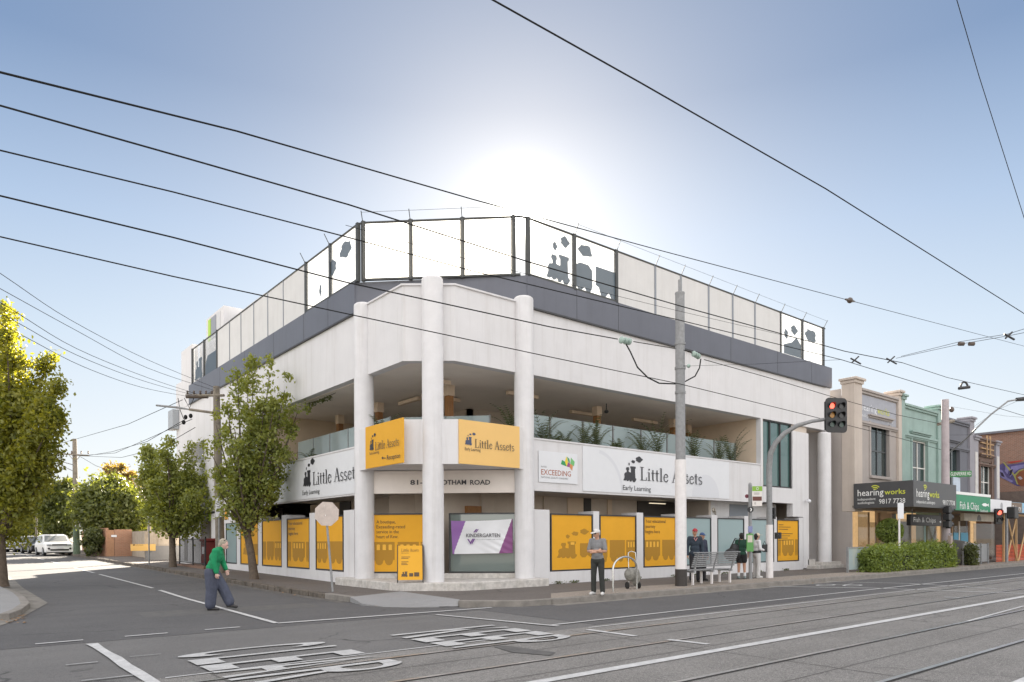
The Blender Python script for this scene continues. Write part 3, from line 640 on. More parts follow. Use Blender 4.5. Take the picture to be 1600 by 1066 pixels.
m=MB(); m.box(21.05,21.12,-.22,-.05,3.35,3.42); m.ell((21.05,-.2,3.33),(.09,.09,.08)); pt('security_camera',m,boardw,smooth=True)
# ground-level wall behind glass panels
m=MB(); m.box(14.85,19.97,.85,1.0,.2,3.2); pt('wall',m,white); m=MB(); m.box(16.2,17.6,.82,.845,2.3,3.1); pt('wall_panel',m,mat('slate_panel',(.22,.24,.27),.5))
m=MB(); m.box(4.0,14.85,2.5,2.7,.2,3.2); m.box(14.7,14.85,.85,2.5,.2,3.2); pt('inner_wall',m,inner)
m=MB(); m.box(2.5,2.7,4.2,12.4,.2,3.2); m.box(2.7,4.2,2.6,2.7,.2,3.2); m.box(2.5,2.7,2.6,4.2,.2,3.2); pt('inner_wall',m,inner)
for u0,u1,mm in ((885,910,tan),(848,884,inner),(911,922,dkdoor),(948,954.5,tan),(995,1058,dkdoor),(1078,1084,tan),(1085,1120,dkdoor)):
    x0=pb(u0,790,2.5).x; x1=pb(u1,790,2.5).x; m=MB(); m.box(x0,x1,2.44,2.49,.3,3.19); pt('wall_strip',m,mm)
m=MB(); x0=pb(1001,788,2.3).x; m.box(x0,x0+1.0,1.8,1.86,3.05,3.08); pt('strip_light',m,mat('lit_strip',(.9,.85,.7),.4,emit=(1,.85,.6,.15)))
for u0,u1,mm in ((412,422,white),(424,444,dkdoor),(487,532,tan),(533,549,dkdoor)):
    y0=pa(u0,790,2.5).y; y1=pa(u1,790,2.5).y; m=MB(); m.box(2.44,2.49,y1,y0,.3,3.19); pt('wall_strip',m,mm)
m=MB(); m.bar((.6,3.75),(3.9,.65),.2,3.85,-2.0,-1.8); pt('inner_wall',m,inner)
m=MB(); m.box(3.35,3.95,2.45,2.6,.3,2.75); pt('timber_batten_screen',m,tim)
# --- low street wall: fins, base, panels
fin=lambda x0,x1,z1=2.56:MB().box(x0,x1,-.005,.75,.14,z1)
for x0,x1 in ((4.22,4.88),(6.90,7.19),(9.14,9.50),(11.44,11.79),(13.69,14.08),(16.03,16.40),(18.36,18.58),(20.50,20.85)):
    pt('wall_pier',fin(x0,x1),white,bevel=.008)
m=MB(); m.box(4.3,20.8,.0,.2,.12,.545); pt('wall_base',m,plinthm if False else white,bevel=.008)
for y0,y1 in ((4.10,4.87),(7.16,7.68),(9.88,10.37),(12.6,13.03),(15.33,15.80),(17.4,17.8)):
    m=MB(); m.box(-.005,.75,y0,y1,.14,2.6); pt('wall_pier',m,white,bevel=.008)
m=MB(); m.box(0,.2,4.2,17.7,.12,.535); pt('wall_base',m,white,bevel=.008)
def panel(kind,plane,s0,s1,name,art=None,z0=.55,z1=2.45):
    """framed street window; s runs to the reader's right"""
    if plane=='b': O_=Vector((s0,.045,0)); ux=UXR; w=s1-s0
    elif plane=='a': O_=Vector((.045,s1,0)); ux=UXL; w=s1-s0
    else: O_=Vector((plane[0][0],plane[0][1],0)); q=Vector((plane[1][0]-plane[0][0],plane[1][1]-plane[0][1],0)); w=q.length; ux=q.normalized()
    nn=Vector((ux.y,-ux.x,0))     # towards the street
    fr=MB(); f=.045
    for a_,b_,c_,d_ in ((0,f,z0,z1),(w-f,w,z0,z1),(f,w-f,z0,z0+f),(f,w-f,z1-f,z1)):
        P=O_+ux*a_;Q=O_+ux*b_; fr.bar(P,Q,c_,d_,.0,.05)
    p=MB(); p.bar(O_+ux*f,O_+ux*(w-f),z0+f,z1-f,.0,.022)
    r=pt(name,p,kind); fr.build('panel_frame',dkframe,r)
    if art:
        for nm,mm,polys in art(w): a=MB(); a.flat([[(x,.22+y*.68) for x,y in q] for q in polys],O_+nn*(.026 if mm is not trainlt else .034)+UZ*z0,ux,UZ,1,1); a.build(nm,mm,r)
    return r,O_,ux,nn
def wins(x0,x1,n,y0=.78,y1=1.06):
    w=(x1-x0)/n; return [[(x0+w*i+w*.22,y0),(x0+w*i+w*.78,y0),(x0+w*i+w*.78,y1),(x0+w*i+w*.5,y1+.02),(x0+w*i+w*.22,y1)] for i in range(n)]
def eng(w): return [('train_graphic',traindk,[[(.28+x*.98,.32+y*.92) for x,y in ENGINE],[(x,y+.02) for x,y in [(1.35,1.0),(1.35,.42),(1.45,.3),(1.6,.3),(1.7,.42),(1.85,.3),(w-.05,.3),(w-.05,1.0)]],blob(.78,1.36,.09,.09,1),blob(1.12,1.5,.15,.1,2),blob(1.55,1.6,.2,.13,3)]),('graphic_window',trainlt,[rc(.90,.95,1.08,1.08)])]
def wag(w): return [('train_graphic',traindk,[wagon(.05,.40,1.17),wagon(.52,1.30,1.17),wagon(1.38,w-.05,1.17)]),('graphic_window',trainlt,wins(1.42,w-.06,3))]
def wag2(w): return [('train_graphic',traindk,[wagon(.05,.95,1.17),wagon(1.08,w-.05,1.17)]),('graphic_window',trainlt,wins(.1,.9,4))]
def wag3(w): return [('train_graphic',traindk,[wagon(.05,.18*w,1.15),wagon(.24*w,.78*w,1.15),wagon(.84*w,w-.05,1.15)]),('graphic_window',trainlt,wins(.27*w,.76*w,4))]
def addtext(r,O_,ux,nn,lines,x,z,h,lw=None,nm='lettering',mm=inkb,gap=1.75):
    m=MB()
    for i,s in enumerate(lines):
        if s: m.text(s,O_+ux*x+UZ*(z-i*h*gap)+nn*.03,ux,UZ,lw[i] if lw else None,h)
    m.build(nm,mm,r)
panel(yel,'b',4.93,6.88,'graphic_panel',eng)
panel(yel,'b',7.22,9.12,'graphic_panel',wag)
r=panel(yel,'b',9.53,11.42,'graphic_panel',wag2); addtext(*r,['Your educational','journey','begins here'],.12,2.20,.125,[1.15,.55,.82],gap=1.55)
panel(frost,'b',11.82,13.67,'frosted_window'); panel(frost,'b',14.1,16.01,'frosted_window'); panel(frost,'b',16.42,18.34,'frosted_window')
r=panel(yel,'b',18.61,20.47,'graphic_panel',wag3)
ln=MB()
for i in range(8):
    if i in (3,): continue
    w_=.4+(i*37%50)/60; ln.poly([r[1]+r[2]*x+UZ*z+r[3]*.03 for x,z in ((.15,2.2-i*.1),(.15+w_,2.2-i*.1),(.15+w_,2.225-i*.1),(.15,2.225-i*.1))])
ln.build('small_print',inkb,r[0])
panel(yel,'a',4.92,7.15,'graphic_panel',wag2)
r=panel(yel,'a',7.69,9.86,'graphic_panel',wag3); addtext(*r,['Your educational','journey','begins here'],.12,2.20,.125,[1.35,.65,.95],gap=1.55)
panel(yel,'a',10.38,12.58,'graphic_panel',wag)
panel(yel,'a',13.04,15.31,'graphic_panel',eng)
panel(frost,'a',15.82,17.38,'frosted_window')
# corner infill between the three columns
cA=Vector((.20,3.28)); cB=Vector((3.66,.12)); d_=(cB-cA).normalized(); nO=Vector((d_.y,-d_.x))
cA2=cA+nO*.0; 
m=MB(); m.bar(cA,cB,.38,.54,.06,-.14); pt('wall_base',m,plinthm)
Lw=(cB-cA).length
P0=cA+d_*.02; P1=cA+d_*(Lw*.47); P2=cA+d_*(Lw*.53); P3=cB-d_*.03
def bou(w): return [('train_graphic',traindk,[wagon(.06,.72,1.13),wagon(.82,1.5,1.13),wagon(1.56,w-.05,1.13)]),('graphic_window',trainlt,wins(.1,.68,3,.75,1.0)+wins(.86,1.46,3,.75,1.0))]
r=panel(yel,(P0,P1),0,0,'graphic_panel',bou); addtext(*r,['A boutique,','Exceeding-rated','service in the','heart of Kew.'],.14,2.13,.105,[.62,.92,.72,.70],gap=1.5)
panel(cglass,(P2,P3),0,0,'corner_window')
m=MB(); m.bar(cA+nO*.05,cB+nO*.05,3.08,3.80,0,-.1); pt('number_fascia',m,mat('fascia_cream',(.82,.75,.69),.6,var=.05))
m=MB(); nP=(cA+nO*.05); nn3=Vector((nO.x,nO.y,0))
def onch(u,v,off=.075): return onp(u,v,(cA.x+nO.x*off,cA.y+nO.y*off,0),nn3)
for s,u0,u1 in (('81-',641,661),('COTHAM',683,728.5),('ROAD',734.5,766)):
    p=onch(u0,757.5);q=onch(u1,757.5);t=onch(u0,750.3); m.text(s,p,Vector((d_.x,d_.y,0)),UZ,(q-p).length,t.z-p.z,1.6)
pt('street_number_lettering',m,ink)
# plinth
m=MB(); m.prism([(-.45,4.6),(-.45,1.0),(-.2,.45),(.95,-.55),(1.5,-.62),(4.3,-.62),(4.3,.3),(3.9,.9),(.9,3.9),(.2,4.6)],.05,.385); pt('plinth',m,plinthm,bevel=.03)
# entrance area, side street
m=MB(); m.box(.9,1.1,17.8,21.6,.2,3.1); m.box(.0,.9,21.45,21.6,.2,3.1); m.box(-.02,.3,18.8,19.6,.3,3.05); pt('entrance_wall',m,white)
for y0,y1,mm in ((17.0,17.5,mat('orange_panel',(.72,.33,.04),.5)),(19.7,20.1,M['lime_panel']),(20.3,20.7,M['grey_panel'])):
    m=MB(); m.box(-.02,-.003,y0,y1,2.6,3.2); pt('colour_panel',m,mm)
m=MB(); m.box(-.02,.3,17.4,21.5,2.95,3.05); m.box(-.012,.3,15.8,17.9,2.42,3.06); pt('entrance_lintel',m,white)
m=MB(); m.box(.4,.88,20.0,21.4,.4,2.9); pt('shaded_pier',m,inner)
m=MB(); m.box(-.015,-.002,24.0,24.6,.5,2.4); pt('service_door',m,mat('door_grey',(.33,.32,.31),.6))
m=MB(); m.box(-1.0,.0,17.4,22.3,.05,.42); pt('entrance_landing',m,mat('landing_brick',(.22,.13,.09),.9,var=.3,scale=5))
# ================================================================ SIGNS ON THE BUILDING
def sign(name,label,cat='sign',group=None): return thing(name,label,cat,(0,0,0),0,group)
s=sign('fascia_sign','long white fascia sign with black locomotive over the main road windows')
x0=pb(910.5,700,-.02).x; x1=pb(1139,780,-.02).x
m=MB(); m.box(x0,x1,-.03,-.004,3.24,4.76); m.build('board',boardw,s)
for cx,R0 in ((x0+.55,1.45),(x1-1.6,.9)):
    m=MB()
    m.poly([(cx+R*math.cos(a),-.0325,3.26+R*math.sin(a)) for R,a in [(R0,R_(180-6*k)) for k in range(31)] if x0<cx+R*math.cos(a)<x1 and 3.26+R*math.sin(a)<4.7]) if R0<1 else m.poly([(cx+R*math.cos(R_(t)),-.0325,3.26+R*math.sin(R_(t))) for R,t in [(R0,80-5*k) for k in range(17)]+[(R0-.12,5*k) for k in range(17)]])
    m.build('cloud_pattern',boardg,s)
m=MB(); m.flat(LOGO[:3]+[blob(1.15,1.3,.25,.16,3)],pb(974,751,-.04),UXR,UZ,.74,.62); m.build('locomotive_logo',ink,s)
m=MB(); lab(m,'Little Assets','b',0,1000.5,750.6,1097.5,729.5,.045,ser=True); lab(m,'Early Learning','b',0,973.5,765.5,1017,758,.045); m.build('lettering',ink,s)
s=sign('fascia_sign','long white fascia sign with black locomotive over the side street windows')
y0=pa(412.9,740,-.02).y; y1=3.75
m=MB(); m.box(-.03,-.004,y1,y0,3.13,4.56); m.build('board',boardw,s)
m=MB(); m.flat(LOGO[:3]+[blob(1.15,1.3,.25,.16,3)],pa(473.5,760.5,-.04),UXL,UZ,.74,.66); m.build('locomotive_logo',ink,s)
m=MB(); lab(m,'Little Assets','a',0,488.5,758.5,562,738,.045,ser=True); lab(m,'Early Learning','a',0,472.5,774,499,767,.045); m.build('lettering',ink,s)
# "exceeding" award signs: star of coloured shards
shards=[((.02,.42),(.42,.30),(.30,.62),(.10,.72)),((.30,.62),(.42,.30),(.52,.62),(.40,1.0)),((.42,.30),(.62,.26),(.66,.50),(.53,.60)),((.66,.50),(.62,.26),(.80,.02),(.86,.42)),((.72,.94),(.68,.52),(.92,.34),(.98,.66)),((.53,.64),(.66,.54),(.60,.84),(.44,.98))]
shc=[(.02,.28,.09),(.78,.60,.04),(.30,.06,.22),(.62,.25,.08),(.16,.48,.16),(.05,.33,.12)]
for plane,(u0,v0,u1,vt,vb),label in (('b',(841.5,753,902,704,0),'white award sign with coloured star beside the right corner column'),('a',(412.5,779,437,744,0),'white award sign with coloured star at the far end of the side street parapet')):
    s=sign('award_sign',label); f=pb if plane=='b' else pa; ux=UXR if plane=='b' else UXL; nn=Vector((0,-1,0)) if plane=='b' else Vector((-1,0,0))
    P=f(u0,v0,-.02); Q=f(u1,v0,-.02); w=(Q-P).dot(ux); h=f(u0,vt,-.02).z-P.z
    off=.0 if plane=='b' else .02
    P=P-nn*0+nn*off
    m=MB(); m.bar(P,P+ux*w,P.z,P.z+h,0,.012); m.build('board',boardw,s)
    for i,(q,c) in enumerate(zip(shards,shc)):
        m=MB(); m.poly([P+nn*(.016+.0005*i)+ux*(w*(.55+.38*x))+UZ*(h*(.42+.48*y)) for x,y in q]); m.build('star_shard',mat('shard_%d'%i,c,.4),s)
    m=MB(); m.text('EXCEEDING',P+nn*.017+ux*w*.06+UZ*h*.24,ux,UZ,w*.76,h*.17,.3); m.build('award_lettering',mat('rust_ink',(.36,.09,.03),.4),s)
    m=MB(); m.text('NATIONAL QUALITY STANDARD',P+nn*.017+ux*w*.06+UZ*h*.13,ux,UZ,w*.68,h*.055); m.text('RATED',P+nn*.017+ux*w*.06+UZ*h*.47,ux,UZ,w*.14,h*.05); m.build('small_lettering',mat('grey_ink',(.2,.2,.2),.4),s)
# yellow corner signs
s=sign('corner_sign','deep yellow sign with reception arrow wrapped round the left corner balcony')
m=MB(); yA=pa(572.4,700,-.27).y; yB=pa(631,700,-.27).y; m.box(-.30,-.255,yB,yA,3.80,5.08); m.build('board',yel2,s)
m=MB(); m.flat(LOGO,pa(577.3,704,-.31),UXL,UZ,.28,.36); m.build('locomotive_logo',ink,s)
m=MB(); lab(m,'Little Assets','a',-.29,586,704,624.5,691,.025,ser=True); lab(m,'Early Learning','a',-.29,577.5,711,592,706.5,.025); lab(m,'Reception','a',-.29,604.5,719,625,711.5,.025,0)
p=pa(596,716,-.315); q=pa(602.5,716,-.315); m.poly([p,p+Vector((0,-.08,.05)),p+Vector((0,-.08,-.05))]); m.poly([p+Vector((0,-.06,.012)),q+UZ*.012,q-UZ*.012,p+Vector((0,-.06,-.012))]); m.build('lettering',ink,s)
s=sign('corner_sign','pale yellow sign with blue locomotive on the right corner balcony')
m=MB(); xA=pb(717,700,-.27).x; xB=pb(811,700,-.27).x; m.box(xA,xB,-.30,-.255,3.80,5.08); m.build('board',yelp,s)
m=MB(); m.flat(LOGO,pb(726.5,694.5,-.31),UXR,UZ,.27,.27); m.build('locomotive_logo',mat('blue_ink',(.05,.07,.13),.4),s)
m=MB(); lab(m,'Little Assets','b',-.29,742,699.5,803.5,686,.025,ser=True); lab(m,'Early Learning','b',-.29,726.5,703.5,751,698.6,.025); m.build('lettering',ink,s)
# kindergarten banner hung on the corner window
s=sign('banner','wrinkled white and purple kindergarten banner hung on the corner window','banner')
bA=onch(705,865,.10); dv=Vector((d_.x,d_.y,0)); nn3=Vector((nO.x,nO.y,0))
W_=(onch(801,862,.10)-bA).dot(dv); z0=onch(705,866,.1).z; z1=onch(705,814,.1).z
nx,nz=150,40
def ban(i,j):
    x=i/nx;y=j/nz; w=.012*math.sin(9*x+5*y)+.010*math.sin(17*x-7*y)*(y)+.035*math.exp(-((x-.12)**2+(y-.8)**2)*30)+.012*math.sin(30*(x+y))*math.exp(-((x-.95)**2+(y-.2)**2)*8)
    return bA+dv*(W_*x+ (.05*(1-y) if x<.05 else 0))+UZ*((z0-bA.z)+(z1-z0)*y+.05*x*y-.03*x*(1-y)*-1-.04*(1-y)*0-.03*math.sin(math.pi*x)*y)+nn3*(.03+w)
m=MB(); m.v=[tuple(ban(i,j)) for j in range(nz+1) for i in range(nx+1)]
for j in range(nz):
    for i in range(nx):
        m.f.append([j*(nx+1)+i,j*(nx+1)+i+1,(j+1)*(nx+1)+i+1,(j+1)*(nx+1)+i]); x=(i+.5)/nx;y=(j+.5)/nz
        m.k.append(1 if (x<.04+.2*y) else (2 if x>.78+.21*y else 0))
pur=mat('purple_cloth',(.26,.12,.36),.6); pur2=mat('plum_cloth',(.22,.07,.20),.6)
m.build('cloth',[boardw,pur,pur2],s,smooth=True)
m=MB(); p=lambda u,v:onch(u,v,.165)
a_=p(728.5,839.5);b_=p(781.5,839.5); m.text('KINDERGARTEN',a_,dv,UZ,(b_-a_).length,p(728.5,834).z-a_.z,.8); a_=p(742,843.6);b_=p(782,843.6); m.text('Funded program available in this service',a_,dv,UZ,(b_-a_).length,.02); m.build('lettering',ink,s)
m=MB()
for q in (((739.5,832),(742,832),(746,827),(743.5,827)),((742.8,832),(744.5,832),(748,827),(746.7,827)),((730,842.5),(732.5,842.5),(735,847),(738,842),(739.8,842),(735.5,851)),((740,842),(742.4,842),(737.5,850.5),(736.8,849))): m.poly([p(*x) for x in q])
m.build('tick_logo',mat('tick_purple',(.16,.06,.24),.5),s)
# ================================================================ SHOPS ALONG THE MAIN ROAD
FB=-.85
def shop(label,x0,x1,zt,colm,pil,winm,bandm=None,pilw=(.8,.8),pz=None,winx=None,first=False,glassc=None,wz=(4.9,7.3),under=3.0):
    s=thing('shop_building',label,'shop')
    w1,w2=pilw; pz=pz or zt+.4
    m=MB(); 
    wx0,wx1=winx; z0,z1=wz
    m.box(x0,wx0,FB,FB+.3,under,zt); m.box(wx1,x1,FB,FB+.3,under,zt); m.box(wx0,wx1,FB,FB+.3,under,z0); m.box(wx0,wx1,FB,FB+.3,z1,zt)
    m.box(x0,x1,FB+.3,12,zt-1.2,zt-1.0)
    m.box(x0,x0+.25,FB+.3,12,.1,zt-.3); m.box(x1-.25,x1,FB+.3,12,.1,zt-.3); m.build('wall',colm,s)
    if w1: q=MB().box(x0-.02,x0+w1,FB-.12,FB+.5,2.9,pz).build('pilaster',pil,s); MB().box(x0-.15,x0+w1+.12,FB-.28,FB+.6,pz,pz+.12).box(x0-.08,x0+w1+.05,FB-.2,FB+.55,pz-.15,pz).build('pilaster_cap',pil,q,bevel=.02)
    if w2: q=MB().box(x1-w2,x1-.003,FB-.12,FB+.5,2.9,pz).build('pilaster',pil,s); MB().box(x1-w2-.12,x1+.05,FB-.28,FB+.6,pz,pz+.12).box(x1-w2-.05,x1-.01,FB-.2,FB+.55,pz-.15,pz).build('pilaster_cap',pil,q,bevel=.02)
    m=MB(); m.box(x0+w1,x1-w2,FB-.16,FB+.4,zt-.02,zt+.10); m.box(x0+w1,x1-w2,FB-.09,FB+.001,zt-.14,zt-.02); m.box(x0+w1,x1-w2,FB-.12,FB+.001,zt-1.62,zt-1.5); m.box(x0+w1,x1-w2,FB-.07,FB+.001,zt-1.7,zt-1.62); m.build('cornice',colm,s,bevel=.015)
    m=MB(); m.box(wx0-.3,wx1+.3,FB-.18,FB+.001,z1+.38,z1+.46); m.box(wx0-.25,wx1+.25,FB-.1,FB+.001,z1+.3,z1+.38); m.box(wx0-.15,wx1+.15,FB-.14,FB+.1,z0-.14,z0); m.box(wx0-.16,wx0-.001,FB-.05,FB+.001,z0,z1+.14); m.box(wx1+.001,wx1+.16,FB-.05,FB+.001,z0,z1+.14); m.build('window_surround',colm,s,bevel=.01)
    fr=MB(); f=.07; xm=(wx0+wx1)/2; zm=(z0+z1)/2
    for q in ((wx0,wx0+f,z0,z1),(wx1-f,wx1,z0,z1),(xm-f/2,xm+f/2,z0,z1),(wx0+f,wx1-f,z1-f,z1),(wx0+f,wx1-f,z0,z0+f),(wx0+f,xm-f/2,zm-.03,zm+.03),(xm+f/2,wx1-f,zm-.03,zm+.03)): fr.box(q[0],q[1],FB+.12,FB+.18,q[2],q[3])
    w=MB(); w.box(wx0+f,wx1-f,FB+.16,FB+.165,z0+f,z1-f); wo_=w.build('window',wing,s); fr.build('window_frame',winm,wo_)
    m=MB(); m.box(wx0+f,wx1-f,FB+.35,FB+.38,z0,z1); m.build('curtain',mat('curtain',(.5,.47,.42),.9,var=.3,scale=3),s)
    return s
beige=mat('shop_beige',(.40,.36,.335),.8,var=.10,scale=.8,bump=.2,bscale=40,streak=.14)
cream=mat('shop_cream_pilaster',(.55,.48,.42),.8,var=.1,scale=1,bump=.2,bscale=40,streak=.14)
mint=mat('shop_mint',(.30,.41,.375),.8,var=.16,scale=1.2,bump=.2,bscale=40,streak=.16)
slate=mat('shop_slate',(.15,.155,.18),.8,var=.12,scale=1,bump=.2,bscale=40,streak=.12)
slate2=mat('shop_slate_pilaster',(.30,.29,.32),.8,var=.12,scale=1,streak=.12)
brownb=brickmat('shop_brown_brick',(.17,.10,.075),(.13,.08,.06),(.12,.10,.09))
redb=brickmat('red_brick',(.24,.13,.09),(.18,.10,.07),(.25,.2,.17))
SX=[23.96,29.35,34.75,40.0,44.65]
winw=mat('white_timber',(.7,.68,.64),.5); wind=mat('dark_window_frame',(.07,.075,.08),.4)
s1=shop('beige two storey shop nearest the white corner building, with dark framed window',SX[0],SX[1],8.9,beige,cream,wind,winx=(25.9,28.0),pilw=(.8,.42),wz=(4.75,7.35))
m=MB(); m.box(24.8,28.9,FB-.012,FB-.002,7.45,8.72); m.build('painted_panel',mat('blue_grey_panel',(.36,.37,.41),.7,var=.1),s1)
m=MB(); p=(24.85,FB-.02,7.95); m.text('hearing',p,UXR,UZ,1.75,.38,.4); m.text('independent audiologists',(24.9,FB-.02,7.62),UXR,UZ,3.6,.16); m.build('wall_lettering',boardw,s1)
m=MB(); m.text('works',(26.65,FB-.02,7.95),UXR,UZ,1.4,.36,.4); m.build('wall_lettering',mat('lime_paint',(.55,.58,.08),.5),s1)
s2=shop('mint green two storey shop with white sash window and satellite dish behind',SX[1],SX[2],8.75,mint,mint,winw,winx=(30.9,33.0),pilw=(.4,.5),wz=(4.0,7.0))
s3=shop('slate grey two storey shop behind the green street name sign',SX[2],SX[3],8.6,slate,slate2,wind,winx=(36.0,37.8),pilw=(.45,.75),wz=(4.2,7.0))
s4=shop('brown brick shop with tall pale sash windows beside the graffiti wall',SX[3],SX[4],7.9,brownb,slate2,winw,winx=(41.4,43.4),pilw=(.7,.65),pz=7.9,wz=(3.9,6.5))
m=MB()   # white painted strips on its pilasters
for x in (40.1,44.1): m.box(x,x+.45,FB-.14,FB-.121,4.2,7.0)
m.build('painted_strip',mat('strip_white',(.6,.58,.56),.7,var=.2),s4)
m=MB()
for z in (6.95,7.3,7.65): m.box(41.3,43.6,FB-.12,FB-.04,z,z+.08)
m.box(42.1,42.22,FB-.18,FB-.121,6.8,8.2); m.box(42.7,42.82,FB-.18,FB-.121,6.8,8.2)
tag(m.build('timber_trellis',mat('pale_timber',(.42,.27,.14),.7,var=.2,scale=4)),'pale timber trellis rack fixed high on the brown brick shop','rack')
# side wall of the first shop seen past the corner building
m=MB(); m.box(SX[0]-.015,SX[0]-.003,FB+.52,6,.1,8.95); m.box(SX[0]-.015,SX[0]-.003,FB,FB+.52,.1,2.88); m.build('side_wall',beige,s1)
m=MB(); m.box(SX[0]-.16,SX[0]+.5,2.2,2.9,8.6,9.4); m.build('chimney',redb,s1)
# shop fronts under the awnings
def front(s,x0,x1,items,glassm=wing):
    """items: (kind,x0,x1,z0,z1,material)"""
    m=MB(); m.box(x0,x1,FB+1.2,FB+1.3,.15,3.05); m.build('shop_interior',mat('shop_interior',(.50,.36,.22),.8,var=.6,scale=1.5,emit=(.6,.38,.18,.16)),s)  # back panel glows to stand in for lamplight inside the shop
    for nm,a,b,z0,z1,mm,y in items: q=MB(); q.box(a,b,FB+y,FB+y+.04,z0,z1); q.build(nm,mm,s)
sg=glassmat('shop_glass',(.05,.05,.045),.35,.03)
cyan=mat('cyan_poster',(.07,.36,.55),.5); warmw=mat('warm_board',(.60,.46,.28),.6,var=.1); redp=mat('red_poster',(.5,.06,.05),.5); crm=mat('cream_board',(.65,.6,.5),.6,var=.15)
timf=mat('shopfront_timber',(.38,.24,.12),.6,var=.2)
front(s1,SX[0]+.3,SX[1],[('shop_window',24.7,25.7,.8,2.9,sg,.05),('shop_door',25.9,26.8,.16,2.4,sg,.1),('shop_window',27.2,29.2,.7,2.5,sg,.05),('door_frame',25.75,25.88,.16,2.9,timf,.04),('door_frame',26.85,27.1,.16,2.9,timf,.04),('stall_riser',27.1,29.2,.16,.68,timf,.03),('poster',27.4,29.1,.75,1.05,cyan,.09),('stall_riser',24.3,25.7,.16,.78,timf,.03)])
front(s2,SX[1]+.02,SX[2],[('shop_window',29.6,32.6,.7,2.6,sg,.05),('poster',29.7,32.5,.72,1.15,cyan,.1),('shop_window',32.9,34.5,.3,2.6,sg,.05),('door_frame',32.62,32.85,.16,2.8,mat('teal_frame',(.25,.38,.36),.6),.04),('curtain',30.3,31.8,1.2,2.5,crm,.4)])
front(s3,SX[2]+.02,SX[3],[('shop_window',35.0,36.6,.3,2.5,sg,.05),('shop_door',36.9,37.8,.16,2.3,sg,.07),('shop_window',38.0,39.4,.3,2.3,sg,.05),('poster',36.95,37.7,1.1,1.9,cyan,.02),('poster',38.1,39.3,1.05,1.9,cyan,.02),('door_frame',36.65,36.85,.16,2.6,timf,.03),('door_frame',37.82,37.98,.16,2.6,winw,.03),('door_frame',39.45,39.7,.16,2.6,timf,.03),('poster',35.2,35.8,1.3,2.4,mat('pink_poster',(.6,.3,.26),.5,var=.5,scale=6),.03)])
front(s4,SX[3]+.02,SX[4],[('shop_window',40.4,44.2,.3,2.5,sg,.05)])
# satellite dish
t=thing('satellite_dish','pale round satellite dish standing on the roof of the mint green shop','satellite dish',(31.6,3.2,7.7))
m=MB(); m.cyl(0,0,0,2.05,.03); m.build('mast',galv,t); m=MB(); m.disc((0,-.05,2.35),(.2,-1,.15),.42,24,.05); m.build('dish',panelb,t,smooth=True)
# awnings
def awning(label,x0,x1,zb,zt,y,mm,side=False,name='awning_sign'):
    t=thing(name,label,'awning sign'); m=MB(); m.box(x0,x1,y,y+.12,zb,zt)
    if side: m.box(x0,x0+.12,y+.12,FB-.13,zb,zt)
    m.build('fascia_board',mm,t)
    m=MB(); m.box(x0+(.13 if side else .01),x1-.01,y+.125,FB-.005,zb+.05,zb+.15); m.build('canopy',mat('canopy_lining',(.22,.19,.16),.8),t); return t
AY=-3.68; dkg=mat('dark_grey_sign',(.065,.065,.068),.4,var=.1); lime=mat('lime_letter',(.62,.66,.06),.5); whl=mat('white_letter',(.8,.8,.78),.5)
t=awning('charcoal awning sign lettered hearingworks wrapped round the shop corner',23.8,28.93,3.02,4.22,AY,dkg,True)
def wifi(mb,o,ux,s,nn):
    for r in (.3,.62,.95): 
        P=arc(0,0,r,r,38,128,.16,8); mb.poly([o+ux*(x*s)+UZ*(y*s) for x,y in P])
X=23.79; ln=lambda u,v:pa(u,v,X)
m=MB(); a_=ln(1340,775.5); m.text('hearing',a_,UXL,UZ,(ln(1380.5,775)-a_).length,a_.z*0+.30,.5); a_=ln(1340,788); m.text('audiologists',a_,UXL,UZ,(ln(1366,788)-a_).length,.11,.3); a_=ln(1340,782.5); m.text('independent',a_,UXL,UZ,(ln(1368,782)-a_).length,.11,.3)
a_=ln(1373.5,787.5); m.text('9817 7738',a_,UXL,UZ,(ln(1414.5,786)-a_).length,.22,.3); m.build('lettering',whl,t)
m=MB(); a_=ln(1382,773); m.text('works',a_,UXL,UZ,(ln(1414.5,771.5)-a_).length,.24,.5); wifi(m,ln(1367,767),UXL,.26,0); m.build('lettering',lime,t)
fn=lambda u,v:pb(u,v,AY-.01)
m=MB(); a_=fn(1432,776); m.text('hearing',a_,UXR,UZ,(fn(1452,776)-a_).length,.36,.5); a_=fn(1432,786); m.text('independent audiologists',a_,UXR,UZ,(fn(1461,786)-a_).length,.14,.3); a_=fn(1473,788.5); m.text('9817 7738',a_,UXR,UZ,(fn(1492,789)-a_).length,.22,.3); m.build('lettering',whl,t)
m=MB(); a_=fn(1452.3,777); m.text('works',a_,UXR,UZ,(fn(1467.5,778)-a_).length,.30,.5); wifi(m,fn(1445.5,767),UXR,.28,0); m.build('lettering',lime,t)
grn=mat('green_sign',(.03,.26,.13),.5,var=.15)
t=awning('green awning sign lettered Fish and Chips with white top edge',28.95,33.99,2.98,3.78,AY+.05,grn)
m=MB(); m.box(28.95,33.99,AY+.03,AY+.2,3.78,3.92); m.build('edge_trim',whl,t)
fn=lambda u,v:pb(u,v,AY+.04)
m=MB(); a_=fn(1500,795); m.text('Fish & Chips',a_,UXR,UZ,(fn(1529.5,797)-a_).length,.36); a_=fn(1532,800); m.text('Seafood',a_,UXR,UZ,1.1,.14); m.flat([[(0,.5),(.25,.75),(.6,.8),(.85,.6),(1.1,.8),(1.05,.5),(1.1,.2),(.85,.4),(.6,.2),(.25,.25)]],fn(1534,793),UXR,UZ,1.0,.3); m.build('lettering',whl,t)
t=awning('white awning sign with small grey emblem right of the green one',34.0,37.6,3.0,3.7,AY+.08,boardw)
